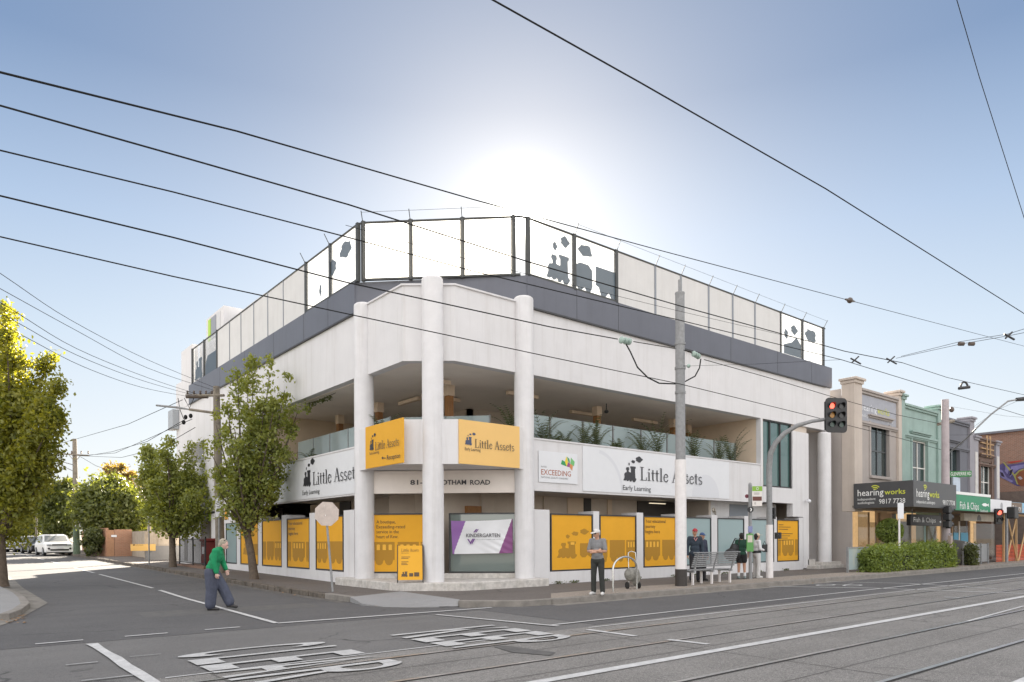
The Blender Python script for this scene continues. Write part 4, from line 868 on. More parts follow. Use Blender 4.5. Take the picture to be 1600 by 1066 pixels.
m=MB(); m.disc((35.9,AY+.075,3.36),(0,-1,0),.2); m.build('emblem',mat('grey_letter',(.35,.36,.38),.5),t)
t=awning('pale blue and brown awning sign at the far end of the shops',37.62,42.5,3.05,3.65,AY+.1,mat('blue_sign',(.25,.47,.62),.5,var=.2))
m=MB(); m.box(37.64,39.5,AY+.085,AY+.099,3.07,3.63); m.build('brown_panel',mat('brown_sign',(.20,.14,.10),.6,var=.3,scale=8),t)
m=MB(); m.text('Bakery',(37.8,AY+.08,3.2),UXR,UZ,1.5,.26); m.text('cafe',(39.8,AY+.09,3.2),UXR,UZ,1.3,.26); m.build('lettering',whl,t)
t=thing('hanging_sign','black box sign with white fish hanging under the awnings','sign',(30.2,-2.6,2.2)); x0=pb(1429,810,-2.9).x
m=MB(); m.box(-4.2,.95,-.1,.1,0,.55); m.build('box',black,t,bevel=.01)
m=MB(); m.text('Fish & Chips',(-3.9,-.11,.17),UXR,UZ,2.7,.24); m.flat([[(0,.3),(.3,.5),(.55,.9),(.6,.55),(1.0,.5),(1.3,.8),(1.22,.4),(1.3,.1),(1.0,.3),(.6,.15),(.3,.12)]],(-.75,-.11,.12),UXR,UZ,1.0,.32); m.build('lettering',whl,t)
m=MB(); m.box(-3.8,-3.76,-.02,.02,.55,.95); m.box(.2,.24,-.02,.02,.55,.95); m.build('bracket',galv,t)
t=thing('hanging_sign','cream box sign with dark half round emblem above the glass shop doors','sign',(36.6,-2.2,2.55)); m=MB(); m.box(-2.4,2.4,-.1,.1,0,.42); m.build('box',crm,t)
m=MB(); m.poly([( -.1+.34*math.cos(R_(9*k)),-.105,.03+.34*math.sin(R_(9*k))) for k in range(21)]); m.build('emblem',dkg,t)
t=thing('notice_board','pale blue notice board standing on top of the green awning','sign',(29.4,-3.4,3.93)); m=MB(); m.box(0,.9,0,.04,.0,.75); m.build('board',mat('pale_blue',(.5,.58,.68),.5,var=.2,scale=3),t)
# timber hoarding with orange mesh, far right
t=thing('timber_scaffold','raw timber bracing frame with orange mesh at the far shops','scaffold',(38.6,-2.9,.15))
pal=mat('raw_pine',(.58,.38,.19),.7,var=.2,scale=4)
m=MB()
for x in (0,2.3,4.6): m.box(x,x+.1,-.05,.05,0,2.75)
m.box(0,4.7,-.05,.05,2.75,2.87); m.build('post',pal,t)
m=MB(); m.tube([(.3,-.06,.0),(2.2,-.06,2.7)],.05,4); m.tube([(2.1,-.12,.0),(.3,-.12,2.7)],.05,4); m.tube([(2.5,-.06,.0),(4.5,-.06,2.7)],.05,4); m.build('brace',pal,t)
m=MB(); 
orr=mat('orange_mesh',(.75,.11,.03),.6)
for k in range(12): m.box(-1.0,4.6,.07,.075,.03+k*.085,.06+k*.085)
for k in range(50): m.box(-1.0+k*.115,-.98+k*.115,.076,.08,.03,1.0)
m.build('mesh_panel',orr,t)
# graffiti building past the gap
t=thing('graffiti_building','red brick building with purple and orange graffiti at the far right edge','building',(0,0,0))
m=MB(); m.box(49.5,49.8,-1.2,14,.1,9.2); m.box(49.8,58,-1.2,-.9,.1,9.2); m.build('wall',redb,t)
m=MB(); m.box(49.3,58,-1.3,14,9.2,9.35); m.build('parapet',slate,t)
m=MB(); m.box(49.4,49.49,-1.2,6,.1,4.9); m.build('rendered_base',mat('brown_render',(.14,.11,.095),.9,var=.3),t)
gr=[((.10,.085,.24),[(1558,727),(1563,726),(1569,723),(1574,726),(1587,725),(1600,722),(1606,722),(1606,760),(1598,760),(1589,759.5),(1575,752),(1559,744)]),
 ((.30,.10,.04),[(1587,745),(1593,737),(1606,732),(1606,758),(1596,760),(1590,757)]),((.26,.24,.5),[(1560,733),(1566,735),(1573,746),(1583,752),(1580,754),(1566,747),(1560,742)]),
 ((.26,.24,.5),[(1571,728),(1578,731),(1574,741),(1570,736)]),((.26,.24,.5),[(1580,729),(1592,727),(1604,725),(1604,730),(1592,733),(1583,740),(1578,746),(1577,740)]),
 ((.42,.40,.12),[(1567,723),(1569,722),(1586,742),(1591,757),(1589,757),(1584,744)]),((.42,.40,.12),[(1584,743),(1592,735),(1606,730),(1606,731.5),(1593,737),(1586,745)]),
 ((.5,.45,.5),[(1590,746),(1594,744),(1598,748),(1594,750)]),((.5,.06,.04),[(1573,722),(1590,720),(1600,718.5),(1594,721.5),(1580,724)]),((.03,.02,.05),[(1562,737),(1567,739),(1570,746),(1565,744)]),((.03,.02,.05),[(1578,735),(1583,733),(1580,742),(1577,744)])]
for i,(c,P) in enumerate(gr): m=MB(); m.poly([pa(u,v,49.48-.004*i) for u,v in P]); m.build('graffiti_patch',mat('spray_%d'%i,tuple(x*.75 for x in c),.8,var=.4,scale=2),t)
# ================================================================ POLES, SIGNALS, STREET FURNITURE
t=thing('tram_pole','tall galvanised tram pole painted white below with black base','pole',(7.2,-3.45,.15))
m=MB(); m.cyl(0,0,3.85,9.0,.15,.14,20); m.build('upper_shaft',galv,t,smooth=True); m=MB(); m.cyl(0,0,.5,3.88,.175,.168,20); m.build('lower_shaft',whitep,t,smooth=True)
m=MB(); m.cyl(0,0,0,.52,.185,.18,20); m.build('base',blackp,t,smooth=True); m=MB(); m.cyl(0,0,9.0,9.42,.05,n=12); m.lathe(0,0,[(.145,8.97),(.15,9.0),(.145,9.03),(.05,9.05)],20); m.build('top_pipe',galv,t,smooth=True)
m=MB()
for z in (6.7,5.95,7.45): m.lathe(0,0,[(.145,z-.04),(.165,z-.035),(.165,z+.035),(.145,z+.04)],20)
m.build('clamp_band',galv,t)
m=MB(); m.text('2',(.06,-.172,3.3),UXR,UZ,.09,.13); m.build('pole_number',ink,t)
# main signal pole with curved mast arm
SP=Vector((13.2,-2.85,.15)); hd=yd(1307,649,25.2)
t=thing('traffic_signal','curved mast arm traffic signal showing a red light over the kerb','traffic light',SP)
m=MB(); m.cyl(0,0,1.9,4.2,.105,.10,16); m.build('shaft',galv,t,smooth=True); m=MB(); m.cyl(0,0,0,1.95,.13,.128,16); m.build('lower_shaft',whitep,t,smooth=True)
pts=[(1202,728),(1204,708),(1212,692),(1226,677),(1246,665),(1268,658.5),(1292,655)]
H2=hd-SP; A=[Vector((0,0,4.0))]
for i,(u,v) in enumerate(pts): A.append(yd(u,v,25.96+(25.3-25.96)*i/6)-SP)
m=MB(); m.tube(A,[.10]*3+[.09,.085,.075,.065,.06],12); m.build('mast_arm',galv,t,smooth=True)
def head(parent,c,rz,cols,lit,board=True,s=1.0,visors=True):
    e=bpy.data.objects.new('signal_head',None); SC.collection.objects.link(e); e.parent=parent; e.location=c; e.rotation_euler=(0,0,rz); e.empty_display_size=.2
    n=len(cols[0]); 
    if board:
        m=MB(); w=.43*s;h=.62*s;r=.14*s; P=[]
        for cx,cz,a0 in ((w-r,h-r,0),(-w+r,h-r,90),(-w+r,-h+r,180),(w-r,-h+r,270)):
            for k in range(5): a=R_(a0+22.5*k); P.append((cx+r*math.cos(a),cz+r*math.sin(a)))
        m.add([(x,-.0,z) for x,z in P]+[(x,.03,z) for x,z in P],[list(range(20)),list(range(20,40))[::-1]]+[(i,20+i,20+(i+1)%20,(i+1)%20) for i in range(20)])
        m.build('target_board',black,e)
    for ci,col in enumerate(cols):
        x=(ci-(len(cols)-1)/2)*.38*s
        m=MB(); m.box(x-.15*s,x+.15*s,.03,.2,-.17*s*n,.17*s*n) if not board else m.box(x-.15*s,x+.15*s,.03,.22,-.17*s*n,.17*s*n); m.build('signal_housing',black,e,bevel=.01)
        for i,c_ in enumerate(col):
            z=((n-1)/2-i)*.33*s
            m=MB(); m.disc((x,-.01 if board else .02,z),(0,-1,0),.10*s,20,.02); m.build('signal_lens',c_,e)
            if visors:
                m=MB(); n_=14; 
                for k in range(n_):
                    a0=R_(-35+250*k/n_);a1=R_(-35+250*(k+1)/n_); r=.118*s; d=.2*s
                    m.poly([(x+r*math.cos(a0),0,z+r*math.sin(a0)),(x+r*math.cos(a1),0,z+r*math.sin(a1)),(x+r*math.cos(a1),-d*(.35+.4*math.sin(a1)) ,z+r*math.sin(a1)),(x+r*math.cos(a0),-d*(.35+.4*math.sin(a0)),z+r*math.sin(a0))])
                m.build('visor',black,e)
    return e
redl=mat('red_light',(.8,.05,.03),.4,emit=(1,.10,.06,.55)); redl2=mat('red_light_ring',(.4,.01,.01),.4,emit=(1,.03,.02,1.2)); amb=mat('amber_lens',(.35,.17,.03),.3); grl=mat('green_lens',(.03,.06,.05),.25); offl=mat('dark_lens',(.02,.02,.02),.2)
rzc=-HEAD+R_(12)
e=head(t,H2,rzc,[[redl,amb,grl],[offl,offl,grl]],None)
e2=head(t,Vector((.25,.05,2.38)),R_(-75),[[offl,offl]],None,board=False,s=.62)
head(t,Vector((.22,-.18,1.55)),R_(-75),[[offl]],None,board=False,s=.7)
# tram stop pole
t=thing('tram_stop_sign','grey tram stop pole with green number plate and timetable case','tram stop sign',(11.98,-2.83,.15))
m=MB(); m.cyl(0,0,0,3.35,.065,.06,14); m.build('post',galv,t,smooth=True); m=MB(); m.lathe(0,0,[(.066,3.35),(.05,3.42),(.01,3.45)],14); m.build('post_cap',galv,t)
cy=Matrix.Rotation(-HEAD*.75,3,'Z')
def plate(nm,u0,v0,u1,v1,mm,dy=-.07,th=.02):
    Y=25.1; P=yd(u0,v1,Y)-t.location; Q=yd(u1,v1,Y)-t.location; h=(yd(u0,v0,Y)-yd(u0,v1,Y)).length
    m=MB(); m.bar(P,Q,P.z,P.z+h,-th/2,th/2); o=m.build(nm,mm,t); return P,Q,h
P,Q,h=plate('number_plate',1175.5,760,1191,767.5,mat('lime_green',(.22,.42,.04),.5))
d=(Q-P).normalized(); nv=Vector((d.y,-d.x,0)); m=MB(); m.text('O',P+d*.13+nv*.02+UZ*.04,d,UZ,.09,.1,.5); m.build('plate_lettering',whl,t)
P,Q,h=plate('timetable_plate',1175.5,768,1190.5,791,mat('plate_white',(.72,.68,.64),.5)); m=MB(); m.bar(P+d*.01,P+d*.33,P.z+.19,P.z+.34,.011,.016); m.build('printed_photo',mat('photo_dark',(.13,.04,.03),.5),t)
m=MB(); 
for z in (.42,.46): m.bar(P+d*.06,P+d*.25,P.z+z,P.z+z+.015,.011,.016)
m.text('E',P+d*.08+UZ*.06+nv*.015,d,UZ,.05,.08); m.build('plate_lettering',mat('grey_ink',(.2,.2,.2),.5),t)
P=yd(1172.5,796.5,25.0)-t.location; m=MB(); m.disc(P,-FWD,.105,20,.04); m.build('symbol_disc',black,t); m=MB(); m.flat([arc(-.02,0,.045,.05,-80,80,.035,8)],P-FWD*.03,RGT,UZ,1,1); m.build('crescent_symbol',whl,t)
P=yd(1167,775.5,25.3)-t.location; m=MB(); m.disc(P,-FWD,.07,18,.02); m.box(-.02,.02,-.02,.02,3.0,3.05); m.build('round_plate',mat('maroon',(.2,.05,.07),.5),t)
t2=plate('timetable_case',1166.5,834,1177,862,mat('case_green',(.10,.30,.08),.45),th=.06); P,Q,h=t2; m=MB(); m.bar(P+d*.03,P+d*.2,P.z+.33,P.z+.58,.031,.035); m.build('timetable_paper',crm,t)
m=MB(); m.bar(P+d*.05,P+d*.2,P.z+.68,P.z+.9,.02,.05); m.build('small_notice',mat('notice_blue',(.25,.28,.5),.5,var=.4,scale=30),t)
# pedestrian call box shape beside it is part of the signal pole above
# bench
t=thing('bench','slatted steel bench with grey backrest by the tram pole','bench',(8.75,-3.35,.15))
m=MB()
for k in range(7): z=.56+k*.062; m.box(-1.15,1.15,-.20-k*.022,-.175-k*.022,z,z+.045)
m.build('backrest',galv,t,bevel=.004); m=MB(); m.box(-1.2,1.2,-.40,-.30,1.0,1.03); m.build('top_rail',galv,t,bevel=.005)
m=MB()
for k in range(6): m.box(-1.15,1.15,-.1+k*.085,-.035+k*.085,.44,.465)
m.build('seat',galv,t,bevel=.004)
for x in (-1.0,0,1.0):
    m=MB(); m.box(x-.035,x+.035,-.2,.35,.39,.435); m.tube([(x,-.17,.43),(x,-.34,1.0)],.028,6); m.build('seat_frame',galv,t)
    for y in (-.12,.28): m=MB(); m.box(x-.03,x+.03,y-.03,y+.03,0,.39); m.build('leg',whitep,t)
# bike hoop
P=g(958,925,.15); Q=g(995,921,.15); t=thing('bike_hoop','polished steel bike hoop beside the man with folded arms','bike rack',(P+Q)/2)
hv_=(Q-P)/2; m=MB(); A=[-hv_]+[ -hv_*math.cos(R_(k*12))+UZ*(.62+.33*math.sin(R_(k*12))) for k in range(16)]+[hv_]; m.tube(A,.028,10); m.build('hoop',steel,t,smooth=True)
# shopping trolley
P=g(994,921,.15)+Vector((.15,.25,0)); t=thing('shopping_trolley','two wheeled folding shopping cart with bundled grey bag behind the bike hoop','trolley',P,R_(-20))
m=MB()
for x in (-.13,.13): m.tube([(x,0,.08),(x,.02,.7),(x*.9,.06,1.05)],.012,6)
m.tube([(-.12,.06,1.05),(0,.1,1.09),(.12,.06,1.05)],.012,6); m.tube([(-.13,0,.3),(.13,0,.3)],.01,6); m.tube([(-.13,0,.55),(.13,0,.55)],.01,6); m.tube([(-.17,0,.09),(.17,0,.09)],.012,6); m.build('frame',steel,t,smooth=True)
for x in (-.19,.19): m=MB(); m.tube([(x-.02,0,.1),(x+.02,0,.1)],.1,16); m.build('wheel',rubber,t)
m=MB(); m.ell((-.12,-.08,.42),(.2,.14,.2)); m.ell((.05,-.06,.36),(.14,.13,.26)); o=m.build('bag',mat('bag_grey',(.3,.29,.26),.9,var=.5,scale=7,bump=.8,bscale=8),t,smooth=True)
# stop sign seen from behind
P=g(520,925,.15); tp=yd(508,786,19.9)-P
t=thing('stop_sign','leaning stop sign seen from behind on a grey post at the corner','road sign',P)
m=MB(); m.tube([(0,0,0),tp],.032,10); m.build('post',galv,t,smooth=True)
c=yd(510,803,19.8)-P+FWD*.04; m=MB(); ta=R_(-3); 
vs=[c+(RGT*math.cos(R_(22.5+45*k)+ta)+UZ*math.sin(R_(22.5+45*k)+ta))*.36 for k in range(8)]; m.add([v for v in vs]+[v+FWD*.015 for v in vs],[list(range(8)),list(range(8,16))[::-1]]+[(i,8+i,8+(i+1)%8,(i+1)%8) for i in range(8)]); m.build('octagon_plate',mat('alu_back',(.56,.48,.43),.5,metal=.1,var=.2,scale=5),t)
m=MB(); 
for f in (.86,.96): q=tp*f; m.box(q.x-.05,q.x+.05,q.y-.04,q.y+.04,q.z-.02,q.z+.02)
m.build('clamp',steel,t)
# A-frame board
P=g(632,908,.385); t=thing('a_frame_sign','yellow A-frame footpath board standing on the plinth by the centre column','A-frame sign',Vector((-.02,.55,.385)),-HEAD+R_(8))
bw=.36; m=MB()
m.add([(-bw,-.26,.08),(bw,-.26,.08),(bw*.97,-.04,1.05),(-bw*.97,-.04,1.05),(-bw,-.24,.08),(bw,-.24,.08),(bw*.97,-.02,1.05),(-bw*.97,-.02,1.05)],[(0,1,2,3),(7,6,5,4),(0,4,5,1),(1,5,6,2),(2,6,7,3),(3,7,4,0)]); m.build('front_panel',yel2,t)
m=MB(); m.add([(-bw,.26,.08),(bw,.26,.08),(bw*.97,.02,1.05),(-bw*.97,.02,1.05),(-bw,.24,.08),(bw,.24,.08),(bw*.97,.0,1.05),(-bw*.97,.0,1.05)],[(0,1,2,3),(7,6,5,4),(0,4,5,1),(1,5,6,2),(2,6,7,3),(3,7,4,0)]); m.build('rear_panel',M['grey_panel'],t)
m=MB()
for x in (-bw,bw):
    m.tube([(x,-.28,0),(x*.98,-.03,1.08)],.014,5); m.tube([(x,.28,0),(x*.98,.01,1.08)],.014,5)
m.tube([(bw,-.24,.12),(bw,.24,.12)],.012,5); m.build('frame',black,t)
dy=Vector((0,.22,.97)).normalized(); m=MB(); oo=lambda x,z:Vector((x,-.266,.08))+dy*z
serif(m,'Little Assets',oo(-.25,.82),UXR,dy,.5,.09); m.text('Early Learning',oo(-.25,.77),UXR,dy,.2,.025)
for k,(z,w_) in enumerate(((.66,.25),(.62,.2),(.52,.2),(.48,.15),(.44,.18))): m.poly([oo(-.25,z),oo(-.25+w_,z),oo(-.25+w_,z+.015),oo(-.25,z+.015)])
m.build('lettering',inkb,t); m=MB(); m.flat([[(x*.26-.28,y*.2+.12) for x,y in ENGINE]]+[[(x-.26,y+.12) for x,y in wagon(.26,.37,.19)],[(x-.26,y+.12) for x,y in wagon(.40,.54,.19)]],oo(0,0),UXR,dy,1,1) if False else m.flat([[(x*.2-.26,y*.17+.1) for x,y in ENGINE],rc(-.03,.1,.08,.2),rc(.11,.1,.25,.22)],oo(0,0),UXR,dy,1,1); m.build('train_graphic',inkb,t)
# ---------------- timber power poles
P=g(345,895,.15); t=thing('power_pole','thick weathered power pole between the two street trees, notice tacked on','power pole',P)
tp=yd(338,604,29.79)-P; m=MB(); m.tube([(0,0,-.1),tp*.5,tp],[.19,.17,.13],14); m.build('shaft',wood,t,smooth=True)
m=MB(); m.tube([(-.1,-.16,0),(-.1,-.15,4.5)],.045,8); m.build('cable_guard',galv,t)
m=MB(); q=yd(342,793,29.5)-P; m.bar(q-RGT*.15,q+RGT*.15,q.z-.4,q.z+.4,-.01,.01); o=m.build('notice',boardw,t); 
m=MB()
for k in range(5): m.bar(q-RGT*.08-FWD*.03,q+RGT*(.02+.015*k)-FWD*.03,q.z+.22-k*.1,q.z+.25-k*.1,-.005,.005)
m.build('notice_print',M['grey_ink'],t)
armc=yd(338,618,29.7)-P
m=MB(); ta_=yd(291,618,30.2)-P; m.tube([ta_,armc+ (armc-ta_)*.25],.06,6); m.build('crossarm',wood,t)
m=MB(); ab_=yd(333,645,29.7)-P; m.tube([yd(296,640,29.9)-P,ab_],.06,6); m.build('lamp_arm',wood,t)
m=MB(); m.tube([yd(296,640,29.9)-P,yd(278,637,29.9)-P,yd(244,633.5,29.9)-P],[.03,.05,.04],8); m.build('street_lamp_head',galv,t,smooth=True)
m=MB()
for u in (293,303,313,322,331): q=yd(u,616,29.9)-P; m.lathe(q.x,q.y,[(.03,q.z),(.055,q.z+.03),(.03,q.z+.07),(.055,q.z+.1),(.02,q.z+.15)],10)
m.tube([yd(291,620,30)-P,yd(325,620,30)-P],.075,8); m.build('insulator',brownins,t)
m=MB()
for (u,v) in ((290,652),(298,650),(287,660)): q=yd(u,v,29.9)-P; m.ell(q,(.08,.08,.1))
m.tube([yd(278,622,30)-P,yd(281,640,30)-P,yd(287,655,30)-P],.015,5); m.tube([yd(288,622,30)-P,yd(296,638,30)-P,yd(303,622,30)-P],.015,5); m.build('cable_loop',wirem,t)
P=g(120,866,.15); t=thing('power_pole','tall slim power pole with crossarm and speed sign beyond the driveway','power pole',P); tp=yd(116.5,686,55.3)-P
m=MB(); m.tube([(0,0,-.1),tp],[.24,.15],12); m.build('shaft',wood,t,smooth=True); m=MB(); m.tube([(0,0,0),tp*.26],[.25,.235],12); m.build('painted_base',mat('green_tint',(.14,.19,.13),.9,var=.4,scale=4),t,smooth=True)
m=MB(); m.tube([yd(91,709,55)-P,yd(139,712,55)-P],.06,6); m.tube([yd(108,711,55)-P,yd(117,722,55)-P,yd(126,712,55)-P],.025,5); m.build('crossarm',wood,t)
m=MB()
for u in (92,112,127,138): q=yd(u,709,55)-P; m.lathe(q.x,q.y,[(.04,q.z-.02),(.07,q.z+.04),(.04,q.z+.1),(.06,q.z+.15),(.03,q.z+.22)],8)
m.build('insulator',brownins,t)
m=MB(); m.tube([yd(116,727,55)-P,yd(95,721,54)-P,yd(70,717,53)-P,yd(52,716,52.5)-P],.035,6); m.tube([yd(116,737,55)-P,yd(95,727,54)-P,yd(78,721,53.5)-P],.025,6); m.build('lamp_arm',galv,t)
q=yd(120,816,55)-P; m=MB(); m.bar(q-RGT*.28,q+RGT*.28,q.z-.33,q.z+.31,-.012,.012); so_=m.build('speed_sign',boardw,t)
m=MB(); P3=arc(0,0,.2,.2,0,359.9,.06,24); m.flat([P3],q-FWD*.03,RGT,UZ,1,1); m.build('red_ring',mat('sign_red',(.55,.05,.04),.5),so_); m=MB(); m.text('50',q-FWD*.035-RGT*.11-UZ*.08,RGT,UZ,.22,.17,.6); m.build('speed_number',ink,so_)
# no-parking post
P=g(233,883,.15); t=thing('parking_sign','thin grey post with narrow parking plate before the grey wall','road sign',P); m=MB(); m.cyl(0,0,0,3.3,.035,n=8); m.build('post',galv,t); q=yd(233,797,36.6)-P
m=MB(); m.bar(q-RGT*.12,q+RGT*.12,q.z-.55,q.z+.4,-.01,.01); m.build('plate',mat('faded_plate',(.45,.44,.42),.6,var=.3,scale=5),t)
# post box and railing at the side entrance
P=Vector((-.35,18.95,.42)); t=thing('post_box','red pillar post box with white label behind the black railing','post box',P)
rd=mat('post_red',(.16,.018,.014),.45); m=MB(); m.box(-.25,.25,-.3,.3,.05,1.15); m.build('body',rd,t,bevel=.03); m=MB(); m.box(-.32,.32,-.37,.37,1.15,1.3); m.build('cap',rd,t,bevel=.04); m=MB(); m.box(-.262,-.252,-.22,.1,.55,.9); m.build('label_plate',boardw,t); m=MB(); m.box(-.262,-.252,-.2,.2,1.0,1.04); m.build('slot',black,t)
m=MB(); m.box(-.22,.22,-.27,.27,0,.05); m.build('base',black,t)
t=thing('railing','low black metal railing on the side entrance landing','railing',(-.85,17.6,.42)); m=MB(); m.box(-.02,.02,0,4.6,1.25,1.29); m.box(-.02,.02,0,4.6,.08,.12); m.build('rail',black,t)
m=MB(); 
for k in range(34): m.box(-.008,.008,.07+k*.136,.09+k*.136,.1,1.25)
tag(m.build('baluster',black,t),kind=None)
for y in (0,2.1,4.55): m=MB(); m.box(-.03,.03,y,y+.06,0,1.38); m.build('post',black,t)
# bird on a pier
t=thing('bird','black and white bird preening on top of a wall pier','bird',(13.93,.05,2.56),R_(20)); m=MB(); m.ell((0,0,.2),(.17,.075,.085),rot=Matrix.Rotation(R_(28),3,'Y')); m.ell((-.14,0,.18),(.06,.05,.06)); m.tube([(-.12,0,.24),(-.02,0,.27),(.06,0,.25)],[.045,.05,.05],8); m.tube([(-.18,0,.16),(-.2,0,.07)],[.015,.003],5); m.tube([(.12,0,.15),(.24,0,.0),(.29,0,-.1)],[.05,.03,.02],8); m.tube([(0,.03,.14),(0,.03,0)],.008,5); m.tube([(.02,-.03,.14),(.02,-.03,0)],.008,5); m.build('body',mat('bird_plumage',(.55,.5,.42),.8,var=.97,scale=14,var2=(.05,.05,.05)),t,smooth=True)
# ---------------- poles on the right
P=g(1478,886,.15); t=thing('tram_pole','pale pink tram pole with crossarm in front of the slate grey shop','pole',P)
m=MB(); h=(yd(1480,634,P.dot(FWD)-CAM.dot(FWD)+0) if False else yd(1481,634,36.5)).z-.15; m.cyl(0,0,.7,h,.20,.16,16); m.build('shaft',mat('pink_grey_paint',(.46,.40,.41),.6,var=.2,scale=3,streak=.2),t,smooth=True); m=MB(); m.cyl(0,0,0,.72,.215,n=16); m.build('base',blackp,t)
m=MB(); a_=yd(1466,663,36.3)-P; b_=yd(1490,658,36.8)-P; m.tube([a_,b_],.09,6); m.build('crossarm',wood,t); m=MB(); m.ell(yd(1487,640,36.5)-P,(.12,.12,.15)); m.build('insulator',brownins,t)
t=thing('street_name_sign','green street name sign reading GLENFERRIE RD on the pink pole','street sign',P+Vector((0,0,5.0)))
a_=yd(1481,741,36.3)-t.location; b_=yd(1518,737,36.0)-t.location; m=MB(); m.bar(a_,b_,a_.z-.16,a_.z+.14,-.02,.02); m.build('blade',mat('street_green',(.03,.20,.05),.5),t)
d=(b_-a_); L_=d.length; d.z=0; d.normalize(); nv=Vector((d.y,-d.x,0)); m=MB(); m.text('GLENFERRIE RD',a_+d*.12*1+nv*.03-UZ*.085,d,UZ,L_*.86,.17,.3); m.build('lettering',whl,t)
t=thing('traffic_signal','black secondary signals seen edge on at the pink pole','traffic light',P+Vector((-.1,-.3,0)))
m=MB()
for z in (1.95,2.3,2.65): m.box(-.75,-.35,-.14,.14,z,z+.3); m.tube([(-.35,0,z+.15),(-.02,0,z+.15)],.12,10)
m.box(-.5,-.35,-.1,.1,1.9,3.0); m.build('signal_housing',black,t,bevel=.02)
m=MB(); m.box(-.5,-.2,-.12,.0,.95,1.55); m.build('call_box',mat('box_tan',(.34,.27,.23),.6),t); m=MB(); m.box(-.3,-.02,-.03,.03,1.6,1.66); m.build('bracket',galv,t)
P=g(1573,879,.15); t=thing('traffic_signal','far pedestrian traffic signal glowing red before the orange mesh','traffic light',P)
m=MB(); m.cyl(0,0,0,3.1,.08,n=10); m.build('shaft',galv,t); q=yd(1562,807,38.6)-P; head(t,q,-HEAD,[[redl,offl]],None,board=False,s=1.25)
m=MB(); q=yd(1582,805,38.6)-P; m.box(q.x-.3,q.x+.35,q.y-.2,q.y+.2,q.z-.2,q.z+.45); m.build('signal_housing',black,t,bevel=.05)
# street lamp reaching in from the right
base=g(1483,886,.15)
t=thing('street_lamp','slender grey street lamp arm reaching up from the pink pole to the right edge','street lamp',base)
q=[yd(1483,708,36.4)-base,yd(1509,686,35)-base,yd(1525,670,34)-base,yd(1548,648,34)-base,yd(1575,627,34)-base,yd(1592,624,34)-base]; m=MB(); m.tube(q,.04,8); m.tube([(0,0,0),(0,0,5.2),q[0]],.07,8) if False else None; m.build('arm',galv,t,smooth=True)
m=MB(); m.tube([yd(1588,624.5,34)-base,yd(1615,622,34)-base],[.09,.12],8); m.build('lamp_head',dkframe,t)
# glass barrier panels, bin, hedge and topiary in front of the shops
t=thing('glass_barrier','grey framed glass kerbside barrier left of the hedge','barrier',(0,0,.15)); P=g(1326,896,.15);Q=g(1346,893,.15)
x0,x1=18.9,23.2; m=MB(); m.box(x0+.05,x1,-3.02,-3.0,.12,1.02); m.build('panel',balg,t); m=MB(); m.box(x0-.03,x0+.03,-3.05,-2.97,0,1.08); m.box(x1,x1+.06,-3.05,-2.97,0,1.08); m.box(x0,x1,-3.04,-2.98,1.02,1.07); m.build('post',galv,t)
t=thing('glass_barrier','grey panelled barrier right of the pink pole','barrier',(0,0,.15)); m=MB(); m.box(30.9,34.6,-3.3,-3.27,.12,1.1); m.build('panel',mat('grey_barrier',(.24,.245,.25),.4,var=.1),t); m=MB()
for x in (30.9,32.2,33.5,34.6): m.box(x-.03,x+.03,-3.36,-3.3,0,1.15)
m.build('post',galv,t)
t=thing('cable_box','squat grey cabinet with sloping lid behind the grey barrier','cabinet',(33.6,-2.5,.15)); m=MB(); m.add([(-1.1,-.4,0),(1.1,-.4,0),(1.1,.4,0),(-1.1,.4,0),(-1.1,-.4,1.25),(1.1,-.4,1.05),(1.1,.4,1.05),(-1.1,.4,1.4)],[(0,3,2,1),(4,5,6,7),(0,1,5,4),(1,2,6,5),(2,3,7,6),(3,0,4,7)]); m.build('body',mat('cabinet_grey',(.27,.265,.26),.6,var=.25),t,bevel=.03); m=MB(); m.box(.35,.85,-.42,-.402,.3,.9); m.build('notice_sheet',boardw,t)
t=thing('sign_post','thin white post with blank plate standing in the hedge','road sign',(22.6,-3.55,.15)); m=MB(); m.cyl(0,0,0,3.0,.045,n=8); m.build('post',whitep,t); m=MB(); m.bar(Vector((-.1,.05,0)),Vector((.14,-.1,0)),2.3,3.0,.03,.06); m.build('plate',boardw,t)
# ================================================================ WIRES
def wire(name,label,pts,r=.012,sag=0,cat='overhead wire',group=None,n=14,parent=None):
    if len(pts)==2:
        a,b=pts; pts=[a.lerp(b,i/n)-UZ*(sag*4*(i/n)*(1-i/n)) for i in range(n+1)]
    m=MB(); m.tube(pts,r*.58,6); o=m.build(name,wirem,parent,smooth=True)
    if not parent: tag(o,label,cat,group)
    return o
def ext(a,b,k): return a+(a-b)*k
W=lambda l:[yd(*p) for p in l]
GW='overhead wires crossing the street'
a,b=yd(0,113,6.6),yd(1600,541,21); p1_=yd(740,312,9.7); 
def wpl(pts,planes,name,label,r=.012,**k):
    P=[pb(u,v,y) for (u,v),y in zip(pts,planes)]; P=([ext(P[0],P[1],2.5)] if pts[0][0]<=0 or pts[0][1]<=0 else [])+P+([ext(P[-1],P[-2],1.6)] if pts[-1][0]>=1600 else []); return wire(name,label,P,r,group=GW,**k)
wpl([(0,113),(370,205),(740,312),(1030,391),(1325,469),(1600,541)],[-11.4,-10.6,-9.7,-8.6,-7.3,-6.0],'span_wire','topmost long span wire at the left edge, carrying a strain insulator above the shops',.013)
